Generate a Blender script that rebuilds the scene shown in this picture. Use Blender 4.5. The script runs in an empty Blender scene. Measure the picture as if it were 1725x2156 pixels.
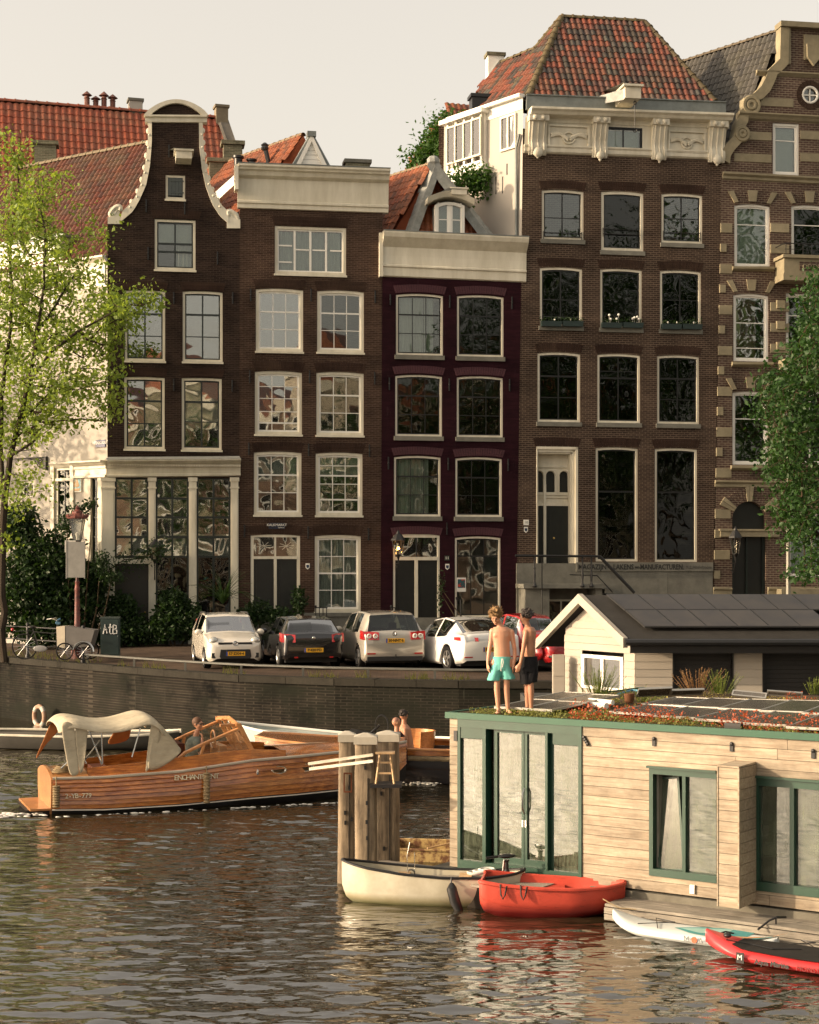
import bpy,bmesh,math,random
import numpy as np
from mathutils import Vector,Matrix
from mathutils.geometry import tessellate_polygon
random.seed(7);rng=np.random.default_rng(7)
scene=bpy.context.scene
col=scene.collection
# camera
CX,HY,FL,CH=862.5,1200.0,3450.0,4.8
cam=bpy.data.cameras.new('camera');co=bpy.data.objects.new('camera',cam);col.objects.link(co)
cam.sensor_fit='VERTICAL';cam.sensor_height=36;cam.lens=FL/2156*36
cam.shift_y=(HY-1078)/2156;cam.clip_end=3000;cam.clip_start=.5
co.location=(0,0,CH);co.rotation_euler=(math.radians(90),0,0)
scene.camera=co
# light
SUN=Vector((-.93,-.205,.30)).normalized()
world=bpy.data.worlds.new('World');scene.world=world;world.use_nodes=True
wn=world.node_tree;wn.nodes.clear()
sky=wn.nodes.new('ShaderNodeTexSky');sky.sky_type='NISHITA';sky.sun_disc=False
sky.sun_elevation=math.asin(SUN.z);sky.sun_rotation=math.atan2(SUN.x,SUN.y)
sky.air_density=1.1;sky.dust_density=4.5;sky.ozone_density=.6;sky.altitude=0
hs=wn.nodes.new('ShaderNodeHueSaturation');hs.inputs['Saturation'].default_value=.42
tint=wn.nodes.new('ShaderNodeMix');tint.data_type='RGBA';tint.blend_type='MULTIPLY'
tint.inputs[0].default_value=1;tint.inputs[7].default_value=(1.14,.97,.80,1)
bg=wn.nodes.new('ShaderNodeBackground');bg.inputs[1].default_value=.15
wo=wn.nodes.new('ShaderNodeOutputWorld')
wn.links.new(sky.outputs[0],hs.inputs['Color']);wn.links.new(hs.outputs[0],tint.inputs[6])
hz=wn.nodes.new('ShaderNodeMix');hz.data_type='RGBA';hz.inputs[0].default_value=.38;hz.inputs[7].default_value=(2.35,2.15,1.85,1)
wn.links.new(tint.outputs[2],hz.inputs[6]);wn.links.new(hz.outputs[2],bg.inputs[0]);wn.links.new(bg.outputs[0],wo.inputs[0])
sl=bpy.data.lights.new('sun','SUN');sl.energy=2.6;sl.angle=math.radians(.6);sl.color=(1,.77,.52)
so=bpy.data.objects.new('sun',sl);col.objects.link(so)
so.rotation_euler=SUN.to_track_quat('Z','Y').to_euler()
scene.view_settings.view_transform='Standard';scene.view_settings.look='None'
scene.view_settings.exposure=1.25;scene.view_settings.gamma=1
scene.view_settings.use_curve_mapping=False
scene.cycles.max_bounces=8;scene.cycles.transparent_max_bounces=16
# helpers
def at(x,y,Y):return Vector(((x-CX)/FL*Y,Y,CH-(y-HY)/FL*Y))
def atz(x,y,z):return at(x,y,(CH-z)*FL/(y-HY))
class Fr:
 """vertical plane frame: local x along the plane, local y into it, z up"""
 def __init__(s,ox,oy,ang):s.ox,s.oy,s.a=ox,oy,ang;s.c,s.s=math.cos(ang),math.sin(ang)
 def uz(s,x,y,v=0):
  a=(x-CX)/FL;t=(v-s.s*s.ox+s.c*s.oy)/(s.c-a*s.s)
  return(s.c*(t*a-s.ox)+s.s*(t-s.oy),CH-(y-HY)/FL*t)
 def u(s,x,v=0):return s.uz(x,HY,v)[0]
 def z(s,x,y,v=0):return s.uz(x,y,v)[1]
 def world(s,u,v,z=0):return Vector((s.ox+u*s.c-v*s.s,s.oy+u*s.s+v*s.c,z))
class B:
 def __init__(s):s.V=[];s.F=[];s.M=[]
 def add(s,vs,fs,m=0):
  n=len(s.V);s.V+=[tuple(v)for v in vs];s.F+=[tuple(i+n for i in f)for f in fs];s.M+=[m]*len(fs);return s
 def box(s,x0,x1,y0,y1,z0,z1,m=0):
  return s.add([(x0,y0,z0),(x1,y0,z0),(x1,y1,z0),(x0,y1,z0),(x0,y0,z1),(x1,y0,z1),(x1,y1,z1),(x0,y1,z1)],[(0,3,2,1),(4,5,6,7),(0,1,5,4),(1,2,6,5),(2,3,7,6),(3,0,4,7)],m)
 def hexa(s,a,b,m=0):
  return s.loft([a,b],m=m)
 def loft(s,rings,m=0,cap=True,closed=True):
  n=len(rings[0]);vs=[p for r in rings for p in r];fs=[]
  for i in range(len(rings)-1):
   for j in range(n if closed else n-1):
    k=(j+1)%n;fs.append((i*n+j,i*n+k,(i+1)*n+k,(i+1)*n+j))
  if cap and closed:fs.append(tuple(range(n-1,-1,-1)));fs.append(tuple((len(rings)-1)*n+j for j in range(n)))
  return s.add(vs,fs,m)
 def slab(s,poly,y0,y1,m=0):
  return s.loft([[(p[0],y0,p[1])for p in poly],[(p[0],y1,p[1])for p in poly]],m)
 def flat(s,poly,z0,z1,m=0):
  return s.loft([[(p[0],p[1],z0)for p in poly],[(p[0],p[1],z1)for p in poly]],m)
 def ring(s,outer,inner,y0,y1,m=0):
  n=len(outer);vs=[(p[0],y0,p[1])for p in outer]+[(p[0],y0,p[1])for p in inner]+[(p[0],y1,p[1])for p in outer]+[(p[0],y1,p[1])for p in inner]
  fs=[]
  for j in range(n):
   k=(j+1)%n
   fs+=[(j,k,n+k,n+j),(2*n+j,3*n+j,3*n+k,2*n+k),(j,2*n+j,2*n+k,k),(n+j,n+k,3*n+k,3*n+j)]
  return s.add(vs,fs,m)
 def tube(s,pts,r,n=8,m=0,cap=True):
  pts=[Vector(p)for p in pts];rr=r if isinstance(r,(list,tuple))else[r]*len(pts);rings=[]
  d0=(pts[1]-pts[0]).normalized();ref=Vector((0,0,1))if abs(d0.z)<.9 else Vector((1,0,0))
  for i,p in enumerate(pts):
   d=(pts[min(i+1,len(pts)-1)]-pts[max(i-1,0)])
   d=d.normalized()if d.length>1e-9 else d0
   a=ref-d*ref.dot(d);a=a.normalized()if a.length>1e-6 else Vector((0,1,0));b=d.cross(a);ref=a
   rings.append([p+(a*math.cos(t)+b*math.sin(t))*rr[i]for t in[2*math.pi*k/n for k in range(n)]])
  return s.loft(rings,m,cap)
 def lathe(s,prof,c=(0,0,0),n=12,m=0):
  c=Vector(c)
  return s.loft([[c+Vector((r*math.cos(2*math.pi*k/n),r*math.sin(2*math.pi*k/n),z))for k in range(n)]for r,z in prof],m)
 def ball(s,c,r,n=10,m=0,sc=(1,1,1)):
  c=Vector(c);k=max(4,n//2+1)
  rings=[[c+Vector((r*sc[0]*math.sin(math.pi*i/k)*math.cos(2*math.pi*j/n),r*sc[1]*math.sin(math.pi*i/k)*math.sin(2*math.pi*j/n),-r*sc[2]*math.cos(math.pi*i/k)))for j in range(n)]for i in range(1,k)]
  rings=[[c+Vector((0,0,-r*sc[2]))]*n]+rings+[[c+Vector((0,0,r*sc[2]))]*n]
  return s.loft(rings,m,cap=False)
 def torus(s,c,R,r,ax='y',n=28,k=8,m=0,arc=(0,1)):
  c=Vector(c);pts=[]
  for i in range(n+1):
   t=2*math.pi*(arc[0]+(arc[1]-arc[0])*i/n);a,b=R*math.cos(t),R*math.sin(t)
   pts.append(c+Vector((a,0,b)if ax=='y' else(0,a,b)if ax=='x' else(a,b,0)))
  return s.tube(pts,r,k,m,cap=(arc!=(0,1)))
 def xf(s,M,i0=0):
  s.V=s.V[:i0]+[tuple(M@Vector(v))for v in s.V[i0:]];return s
 def mesh(s,name,mats,smooth=False):
  me=bpy.data.meshes.new(name);me.from_pydata(s.V,[],s.F)
  ms=mats if isinstance(mats,(list,tuple))else[mats]
  for m in ms:me.materials.append(m)
  if len(ms)>1:me.polygons.foreach_set('material_index',s.M)
  if smooth:me.polygons.foreach_set('use_smooth',[True]*len(me.polygons));me.set_sharp_from_angle(angle=math.radians(smooth if smooth is not True else 40))
  me.update();return me
 def build(s,name,mats,parent=None,smooth=False,**pr):
  return link(name,s.mesh(name,mats,smooth),parent,**pr)
def link(name,me,parent=None,loc=None,rot=None,scale=None,**pr):
 o=bpy.data.objects.new(name,me);col.objects.link(o)
 if parent:o.parent=parent
 if loc is not None:o.location=loc
 if rot is not None:o.rotation_euler=rot
 if scale is not None:o.scale=scale
 for k,v in pr.items():o[k]=v
 return o
def thing(name,label,cat,loc=(0,0,0),rz=0,group=None):
 o=link(name,None,None,loc,(0,0,rz));o['label']=label;o['category']=cat
 o.empty_display_size=.2
 if group:o['group']=group
 return o
def solo(o,label,cat,group=None):
 o['label']=label;o['category']=cat
 if group:o['group']=group
 return o
def copy_tree(o,loc=None,rz=None,label=None,parent=None):
 c=o.copy();col.objects.link(c);c.parent=parent
 if loc is not None:c.location=loc
 if rz is not None:c.rotation_euler=(0,0,rz)
 if label:c['label']=label
 for ch in list(o.children):copy_tree(ch,parent=c)
 return c
def finish(b,name,mats,parent,mods,smooth=True,**pr):
 """evaluate modifiers once and keep the plain mesh"""
 o=b.build(name,mats,None)
 for t,kw in mods:
  md=o.modifiers.new(t,t)
  for k,v in kw.items():setattr(md,k,v)
 dg=bpy.context.evaluated_depsgraph_get();dg.update()
 me=bpy.data.meshes.new_from_object(o.evaluated_get(dg));me.name=name
 bpy.data.objects.remove(o)
 if smooth:me.polygons.foreach_set('use_smooth',[True]*len(me.polygons))
 return link(name,me,parent,**pr)
 # materials
def nodes_of(name):
 m=bpy.data.materials.new(name);m.use_nodes=True;nt=m.node_tree
 return m,nt,nt.nodes['Principled BSDF']
def N(nt,t,**kw):
 n=nt.nodes.new('ShaderNode'+t)
 for k,v in kw.items():
  if k in n.inputs:n.inputs[k].default_value=v
  else:setattr(n,k,v)
 return n
def rgb(c):return(c[0],c[1],c[2],1)
def mixc(nt,fac,a,b,blend='MIX'):
 n=nt.nodes.new('ShaderNodeMix');n.data_type='RGBA';n.blend_type=blend
 for s,v in((0,fac),(6,a),(7,b)):
  if isinstance(v,(int,float)):n.inputs[s].default_value=v
  elif isinstance(v,tuple):n.inputs[s].default_value=rgb(v)
  else:nt.links.new(v,n.inputs[s])
 return n.outputs[2]
def ramp(nt,src,pts):
 n=nt.nodes.new('ShaderNodeValToRGB');e=n.color_ramp.elements
 while len(e)<len(pts):e.new(.5)
 for k,(p,c)in enumerate(pts):e[k].position=p;e[k].color=rgb(c)if isinstance(c,tuple)else(c,c,c,1)
 nt.links.new(src,n.inputs[0]);return n.outputs[0]
def coords(nt,scale=(1,1,1),src='Object'):
 tc=nt.nodes.new('ShaderNodeTexCoord');mp=nt.nodes.new('ShaderNodeMapping');mp.inputs['Scale'].default_value=scale
 nt.links.new(tc.outputs[src],mp.inputs[0]);return mp.outputs[0]
def noise(nt,vec,scale,detail=4,rough=.6,dist=0):
 n=N(nt,'TexNoise',Scale=scale,Detail=detail,Roughness=rough,Distortion=dist)
 nt.links.new(vec,n.inputs['Vector']);return n.outputs['Fac']
def bump(nt,bs,h,strength=.3,dist=.02):
 n=N(nt,'Bump',Strength=strength,Distance=dist);nt.links.new(h,n.inputs['Height']);nt.links.new(n.outputs[0],bs.inputs['Normal']);return n
def paint(name,c,rough=.55,metal=0,var=.25,scale=3,stretch=(1,1,1),bmp=.1,dirt=None,coat=0,spec=.5):
 m,nt,bs=nodes_of(name);v=coords(nt,stretch)
 f1=noise(nt,v,scale,6,.65);f=ramp(nt,f1,[(.3,0.),(.7,1.)])
 d=dirt if dirt else tuple(x*(1-var)for x in c)
 cc=mixc(nt,f,d,c)
 oi=N(nt,'ObjectInfo');mr=N(nt,'MapRange');mr.inputs[3].default_value=1-var*.35;mr.inputs[4].default_value=1+var*.2
 nt.links.new(oi.outputs['Random'],mr.inputs[0])
 cc=mixc(nt,1.,cc,mr.outputs[0],'MULTIPLY')
 nt.links.new(cc,bs.inputs['Base Color']);bs.inputs['Roughness'].default_value=rough;bs.inputs['Metallic'].default_value=metal
 bs.inputs['Coat Weight'].default_value=coat;bs.inputs['Specular IOR Level'].default_value=spec if rough<.75 else .15
 if bmp:bump(nt,bs,noise(nt,v,scale*7,5,.7),bmp,.02)
 return m
def brick(name,c1,c2,mortar,bw=.22,bh=.066,stain=.5,bmp=.5,ms=.009):
 m,nt,bs=nodes_of(name);c1,c2=((c[0]*.70,c[1]*.92,c[2]*.90)for c in(c1,c2))
 tc=nt.nodes.new('ShaderNodeTexCoord');sp=nt.nodes.new('ShaderNodeSeparateXYZ');nt.links.new(tc.outputs['Object'],sp.inputs[0])
 ad=N(nt,'Math',operation='ADD');nt.links.new(sp.outputs[0],ad.inputs[0]);nt.links.new(sp.outputs[1],ad.inputs[1])
 cb=nt.nodes.new('ShaderNodeCombineXYZ');nt.links.new(ad.outputs[0],cb.inputs[0]);nt.links.new(sp.outputs[2],cb.inputs[1])
 br=N(nt,'TexBrick',Scale=1.);br.inputs['Brick Width'].default_value=bw;br.inputs['Row Height'].default_value=bh
 br.inputs['Mortar Size'].default_value=ms;br.inputs['Bias'].default_value=0
 br.inputs['Color1'].default_value=rgb(c1);br.inputs['Color2'].default_value=rgb(c2);br.inputs['Mortar'].default_value=rgb(mortar)
 nt.links.new(cb.outputs[0],br.inputs['Vector'])
 ob=coords(nt)
 f=ramp(nt,noise(nt,ob,.55,9,.72),[(.32,1-stain*1.5),(.5,.95),(.68,1.3)])
 cc=mixc(nt,1.,br.outputs['Color'],f,'MULTIPLY')
 f2=ramp(nt,noise(nt,coords(nt,(.35,.35,9)),1.4,6,.75),[(.35,.74),(.65,1.22)])
 cc=mixc(nt,1.,cc,f2,'MULTIPLY')
 f3=ramp(nt,noise(nt,coords(nt,(5,5,1.0)),1.2,5,.8),[(.60,0.),(.78,.5)])
 cc=mixc(nt,f3,cc,tuple(x*1.5+.035 for x in c2))
 nt.links.new(cc,bs.inputs['Base Color']);bs.inputs['Roughness'].default_value=.9;bs.inputs['Specular IOR Level'].default_value=.12
 bump(nt,bs,br.outputs['Fac'],-bmp,.012);return m
def glass(name,refl=.22,wav=1.0,wscale=2.2,tint=(.75,.8,.78),dirt=0.,dirtcol=(.5,.5,.42),mx_=1.):
 m,nt,bs=nodes_of(name);nt.nodes.remove(bs)
 out=nt.nodes['Material Output']
 v=coords(nt,(1,1,.6),'Object')
 oi=N(nt,'ObjectInfo');geo=N(nt,'NewGeometry')
 va=N(nt,'VectorMath',operation='ADD');vm=N(nt,'VectorMath',operation='SCALE');vm.inputs[3].default_value=30
 cbx=nt.nodes.new('ShaderNodeCombineXYZ')
 for k in range(3):nt.links.new(oi.outputs['Random'],cbx.inputs[k])
 nt.links.new(cbx.outputs[0],vm.inputs[0]);nt.links.new(vm.outputs[0],va.inputs[1]);nt.links.new(geo.outputs['Position'],va.inputs[0])
 h=noise(nt,va.outputs[0],wscale,.4,.4,1.1)
 bp=N(nt,'Bump',Strength=1.,Distance=.012*wav);nt.links.new(h,bp.inputs['Height'])
 gl=N(nt,'BsdfGlossy',Roughness=.015,Color=(1,1,1,1));nt.links.new(bp.outputs[0],gl.inputs['Normal'])
 tr=N(nt,'BsdfTransparent',Color=rgb(tint))
 lw=N(nt,'LayerWeight',Blend=.25)
 mr=N(nt,'MapRange');mr.inputs[3].default_value=refl;mr.inputs[4].default_value=mx_
 nt.links.new(lw.outputs['Fresnel'],mr.inputs[0])
 mx=N(nt,'MixShader');nt.links.new(mr.outputs[0],mx.inputs[0]);nt.links.new(tr.outputs[0],mx.inputs[1]);nt.links.new(gl.outputs[0],mx.inputs[2])
 res=mx.outputs[0]
 if dirt:
  df=N(nt,'BsdfDiffuse',Color=rgb(dirtcol));m2=N(nt,'MixShader')
  sc=coords(nt,(1,1,1),'Object');g_=N(nt,'NewGeometry');mp=N(nt,'Mapping');mp.inputs['Scale'].default_value=(16,16,1.3);nt.links.new(g_.outputs['Position'],mp.inputs[0]);a=noise(nt,mp.outputs[0],1.6,6,.75);bb=noise(nt,g_.outputs['Position'],4,7,.8)
  ff=N(nt,'Math',operation='MULTIPLY');nt.links.new(a,ff.inputs[0]);nt.links.new(bb,ff.inputs[1])
  nt.links.new(ramp(nt,ff.outputs[0],[(.16,0.05*dirt),(.42,dirt)]),m2.inputs[0])
  nt.links.new(res,m2.inputs[1]);nt.links.new(df.outputs[0],m2.inputs[2]);res=m2.outputs[0]
 nt.links.new(res,out.inputs[0]);return m
def tilemat(name,stops,moss=(.10,.09,.05),mossamt=.4,rough=.6):
 m,nt,bs=nodes_of(name)
 at_=N(nt,'Attribute',attribute_name='rnd');oi=N(nt,'ObjectInfo')
 ad=N(nt,'Math',operation='ADD');nt.links.new(at_.outputs['Fac'],ad.inputs[0]);nt.links.new(oi.outputs['Random'],ad.inputs[1])
 fr=N(nt,'Math',operation='FRACT');nt.links.new(ad.outputs[0],fr.inputs[0])
 cc=ramp(nt,fr.outputs[0],stops)
 geo=N(nt,'NewGeometry')
 f=ramp(nt,noise(nt,geo.outputs['Position'],.9,7,.7),[(.42,0.),(.7,mossamt)])
 cc=mixc(nt,f,cc,moss)
 f2=ramp(nt,noise(nt,geo.outputs['Position'],9,6,.75),[(.3,.6),(.65,1.15)])
 cc=mixc(nt,1.,cc,f2,'MULTIPLY')
 nt.links.new(cc,bs.inputs['Base Color']);bs.inputs['Roughness'].default_value=rough
 bump(nt,bs,noise(nt,geo.outputs['Position'],40,4,.7),.25,.01);return m
def leafmat(name,c1,c2,trans=.45):
 m,nt,bs=nodes_of(name);out=nt.nodes['Material Output']
 geo=N(nt,'NewGeometry');f=noise(nt,geo.outputs['Position'],1.3,4,.6)
 wn_=N(nt,'TexWhiteNoise',noise_dimensions='3D')
 vm=N(nt,'VectorMath',operation='SNAP');vm.inputs[1].default_value=(.11,.11,.11)
 nt.links.new(geo.outputs['Position'],vm.inputs[0]);nt.links.new(vm.outputs[0],wn_.inputs['Vector'])
 mm=N(nt,'Math',operation='MULTIPLY_ADD');mm.inputs[1].default_value=.55
 nt.links.new(wn_.outputs['Value'],mm.inputs[0])
 hf=N(nt,'Math',operation='MULTIPLY');hf.inputs[1].default_value=.5;nt.links.new(f,hf.inputs[0]);nt.links.new(hf.outputs[0],mm.inputs[2])
 c=mixc(nt,mm.outputs[0],c1,c2)
 nt.links.new(c,bs.inputs['Base Color']);bs.inputs['Roughness'].default_value=.5;bs.inputs['Specular IOR Level'].default_value=.3
 tr=N(nt,'BsdfTranslucent');nt.links.new(mixc(nt,1.,c,(1.3,1.25,.6),'MULTIPLY'),tr.inputs['Color'])
 mx=N(nt,'MixShader');mx.inputs[0].default_value=trans
 nt.links.new(bs.outputs[0],mx.inputs[1]);nt.links.new(tr.outputs[0],mx.inputs[2]);nt.links.new(mx.outputs[0],out.inputs[0]);return m
def woodmat(name,c1,c2,stretch=(1,12,12),rough=.6,coat=0,var=.5,bmp=.25,pos=False):
 m,nt,bs=nodes_of(name);oi=N(nt,'ObjectInfo')
 tc=nt.nodes.new('ShaderNodeTexCoord');va=N(nt,'VectorMath',operation='ADD');vm=N(nt,'VectorMath',operation='SCALE');vm.inputs[3].default_value=17
 cbx=nt.nodes.new('ShaderNodeCombineXYZ')
 for k in range(3):nt.links.new(oi.outputs['Random'],cbx.inputs[k])
 nt.links.new(cbx.outputs[0],vm.inputs[0]);nt.links.new(vm.outputs[0],va.inputs[1]);nt.links.new(tc.outputs['Object'],va.inputs[0])
 mp=nt.nodes.new('ShaderNodeMapping');mp.inputs['Scale'].default_value=stretch;nt.links.new(va.outputs[0],mp.inputs[0])
 g=noise(nt,mp.outputs[0],2.4,8,.68,.3)
 c=mixc(nt,ramp(nt,g,[(.36,0.),(.62,1.)]),c1,c2)
 mr=N(nt,'MapRange');mr.inputs[3].default_value=1-var*.5;mr.inputs[4].default_value=1+var*.25;nt.links.new(oi.outputs['Random'],mr.inputs[0])
 c=mixc(nt,1.,c,mr.outputs[0],'MULTIPLY')
 s_=ramp(nt,noise(nt,tc.outputs['Object'],1.7,6,.7),[(.35,.7),(.6,1.05)])
 c=mixc(nt,1.,c,s_,'MULTIPLY')
 nt.links.new(c,bs.inputs['Base Color']);bs.inputs['Roughness'].default_value=rough;bs.inputs['Coat Weight'].default_value=coat;bs.inputs['Coat Roughness'].default_value=.12
 bump(nt,bs,g,bmp,.01);return m
def emit(name,c,s):
 m,nt,bs=nodes_of(name);bs.inputs['Emission Color'].default_value=rgb(c);bs.inputs['Emission Strength'].default_value=s;bs.inputs['Base Color'].default_value=rgb(c);return m
CREAM=paint('cream_paint',(.70,.66,.54),.5,var=.3,scale=1.8,stretch=(1.6,1.6,.3),bmp=.08,dirt=(.52,.48,.37))
WHITE=paint('white_paint',(.80,.78,.71),.5,var=.12,scale=1.2,bmp=.05)
PLASTER=paint('white_plaster',(.43,.40,.35),.8,var=.10,scale=.5,stretch=(1,1,.4),bmp=.15)
GREENPAINT=paint('dark_green_paint',(.012,.02,.017),.35,var=.3,bmp=.03)
BLACKP=paint('black_paint',(.012,.012,.012),.4,var=.3,bmp=.03)
DOORM=paint('dark_door_paint',(.014,.016,.014),.35,var=.4,bmp=.05)
STONE=paint('grey_stone',(.20,.195,.165),.85,var=.35,scale=2.5,bmp=.4)
BLUESTONE=paint('bluestone',(.12,.125,.12),.8,var=.4,scale=2,bmp=.4)
SANDSTONE=paint('sandstone',(.31,.27,.18),.85,var=.35,scale=1.6,bmp=.3)
ZINC=paint('zinc',(.20,.22,.21),.5,metal=.3,var=.35,scale=3,bmp=.1)
LEAD=paint('lead_flashing',(.30,.31,.29),.6,var=.45,scale=5,bmp=.4)
IRON=paint('black_iron',(.01,.01,.01),.5,var=.2,bmp=.1)
BR1=brick('dark_brown_brick',(.024,.012,.010),(.045,.022,.017),(.055,.038,.03),stain=.35)
BR2=brick('brown_brick',(.050,.021,.016),(.082,.037,.026),(.10,.07,.052),stain=.35)
BR3=brick('purple_painted_brick',(.026,.005,.009),(.034,.007,.011),(.02,.005,.008),stain=.3,bmp=.35)
BR4=brick('striped_brick',(.055,.027,.021),(.085,.044,.033),(.15,.11,.08),bh=.075,ms=.011,stain=.3)
BR5=brick('red_violet_brick',(.10,.045,.038),(.14,.068,.055),(.22,.18,.13),bh=.085,bw=.24,ms=.011,stain=.35)
BRQ=brick('quay_brick',(.014,.009,.0075),(.026,.017,.013),(.040,.034,.026),bw=.23,bh=.075,stain=.75)
BRO=brick('old_chimney_brick',(.16,.12,.08),(.24,.19,.13),(.26,.22,.16),stain=.6)
ARCHM=brick('arch_brick',(.05,.022,.017),(.07,.033,.024),(.05,.025,.02),bw=3,bh=3,stain=.3,ms=0.001)
TILE_OR=tilemat('orange_pantile',[(0.,(0.260,0.053,0.020)),(.5,(0.341,0.074,0.026)),(1.,(0.236,0.043,0.019))],moss=(.16,.12,.07),mossamt=.55)
TILE_DK=tilemat('dark_red_pantile',[(0.,(0.076,0.019,0.010)),(.4,(0.129,0.030,0.011)),(.7,(0.057,0.017,0.010)),(1.,(0.152,0.042,0.015))],mossamt=.6)
TILE_RD=tilemat('rust_pantile',[(0.,(0.248,0.066,0.025)),(.5,(0.330,0.094,0.033)),(.8,(0.154,0.044,0.019)),(1.,(0.275,0.077,0.028))],mossamt=.4)
TILE_MX=tilemat('mottled_pantile',[(0.,(0.165,0.041,0.022)),(.25,(0.231,0.061,0.030)),(.45,(0.066,0.030,0.022)),(.6,(0.039,0.033,0.028)),(.78,(0.187,0.050,0.028)),(.9,(0.077,0.072,0.061)),(1.,(0.050,0.033,0.028))],mossamt=.45)
TILE_BK=tilemat('dark_pantile',[(0.,(0.052,0.049,0.042)),(.5,(0.070,0.064,0.055)),(1.,(0.042,0.039,0.035))],mossamt=.35)
GL1=glass('wavy_old_glass',.22,.45,1.0)
GL2=glass('old_glass',.075,.4,.9)
GL3=glass('dark_glass',.025,1.,1.2,tint=(.33,.37,.34))
GLD=glass('dusty_glass',.11,.10,1.3,tint=(.40,.50,.43),dirt=.55,dirtcol=(.22,.25,.18))
CURT=paint('white_curtain',(.66,.64,.57),.9,var=.25,scale=2,stretch=(8,8,.4),bmp=.1)
BLIND=paint('pale_blind',(.62,.62,.55),.8,var=.1,bmp=0)
# setting: water, street, quay wall
QT=1.95
QE=[(-60,92),(-30,66),(-20.5,58.6),(-13.3,53.4),(-9.6,49.2),(-6.9,46.3),(-4.57,44.1),(-1.95,42.7),(1.25,41.8),(6,41.4),(14,41.6),(60,46),(160,60)]
def _water():
 m,nt,bs=nodes_of('canal_water')
 bs.inputs['Base Color'].default_value=(.022,.018,.009,1);bs.inputs['Roughness'].default_value=.03;bs.inputs['IOR'].default_value=2.0
 bs.inputs['Specular IOR Level'].default_value=1.
 a=noise(nt,coords(nt,(.9,2.3,1)),2.2,1,.5,.6);b=noise(nt,coords(nt,(1.,2.8,1)),5.,1,.5,.4);c=noise(nt,coords(nt,(.35,.6,1)),.8,2,.5)
 m1=N(nt,'Math',operation='MULTIPLY_ADD');m1.inputs[1].default_value=.34;nt.links.new(b,m1.inputs[0]);nt.links.new(a,m1.inputs[2])
 m2=N(nt,'Math',operation='MULTIPLY_ADD');m2.inputs[1].default_value=1.2;nt.links.new(c,m2.inputs[0]);nt.links.new(m1.outputs[0],m2.inputs[2])
 bump(nt,bs,m2.outputs[0],1.,.02)
 return m
WATER=_water()
def _waves():
 x0,x1,y0,y1=-14.,14.,15.,45.;nx,ny=660,860
 X,Y=np.meshgrid(np.linspace(x0,x1,nx),np.linspace(y0,y1,ny));Z=np.zeros_like(X);r=np.random.default_rng(4);n=64
 for i in range(n):
  lam=math.exp(r.uniform(math.log(.14),math.log(.75)));a=math.pi/2+r.normal()*.36;k=2*math.pi/lam;s=.21*math.sqrt(2/n)
  Z+=s/k*np.sin(k*(X*math.cos(a)+Y*math.sin(a))+r.uniform(0,6.28))
 m=.72+.3*np.sin(X*.31+1.3*np.sin(Y*.22))*np.cos(Y*.27+X*.11)
 e=np.clip(np.minimum(np.minimum(X-x0,x1-X),np.minimum(Y-y0,y1-Y))/.6,0,1);Z*=m*e
 V=np.stack([X,Y,Z],-1).reshape(-1,3);V=np.vstack([V,[(-200,-78,0),(200,-78,0),(200,120,0),(-200,120,0)]]);c=nx*ny
 i=np.arange(ny-1)[:,None]*nx+np.arange(nx-1)[None];F=np.stack([i,i+1,i+nx+1,i+nx],-1).reshape(-1,4)
 bl_,br_,tr_,tl_=0,nx-1,nx*ny-1,nx*(ny-1);F=np.vstack([F,[(c,c+1,br_,bl_),(c+1,c+2,tr_,br_),(c+2,c+3,tl_,tr_),(c+3,c,bl_,tl_)]])
 me=bpy.data.meshes.new('water');me.vertices.add(len(V));me.vertices.foreach_set('co',V.ravel());me.loops.add(F.size);me.loops.foreach_set('vertex_index',F.ravel().astype(np.int32))
 me.polygons.add(len(F));me.polygons.foreach_set('loop_start',(np.arange(len(F))*4).astype(np.int32));me.update(calc_edges=True);me.polygons.foreach_set('use_smooth',[True]*len(F));me.materials.append(WATER);return me
link('water',_waves(),kind='structure')
def _street():
 m,nt,bs=nodes_of('street_brick_paving')
 br=N(nt,'TexBrick',Scale=1.);br.inputs['Brick Width'].default_value=.22;br.inputs['Row Height'].default_value=.11
 br.inputs['Mortar Size'].default_value=.008
 br.inputs['Color1'].default_value=(.07,.048,.036,1);br.inputs['Color2'].default_value=(.10,.070,.050,1);br.inputs['Mortar'].default_value=(.045,.038,.03,1)
 nt.links.new(coords(nt),br.inputs['Vector'])
 f=ramp(nt,noise(nt,coords(nt),.7,7,.7),[(.3,.55),(.65,1.1)])
 nt.links.new(mixc(nt,1.,br.outputs['Color'],f,'MULTIPLY'),bs.inputs['Base Color']);bs.inputs['Roughness'].default_value=.9;bs.inputs['Specular IOR Level'].default_value=.1
 bump(nt,bs,br.outputs['Fac'],-.4,.01);return m
STREET=_street()
b=B();n=len(QE)
back=[(-400,900),(-200,900),(-120,900),(-60,900),(-40,900),(-30,900),(-20,900),(-10,900),(0,900),(30,900),(60,900),(200,900),(500,900)]
mid=[(x-.17*12,y+12)for x,y in QE]
vs=[(x,y,QT)for x,y in QE]+[(x,y,QT+.2)for x,y in mid]+[(x,y,QT+.2)for x,y in back]
fs=[(j*n+i,j*n+i+1,(j+1)*n+i+1,(j+1)*n+i)for j in range(2)for i in range(n-1)]
b.add(vs,fs);b.build('quay_street',STREET,kind='structure')
qw=thing('quay_wall','long weathered brick quay wall with stone coping along the far side of the canal','wall',(QE[7][0],QE[7][1],0))
ox,oy=QE[7]
b=B()
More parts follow.
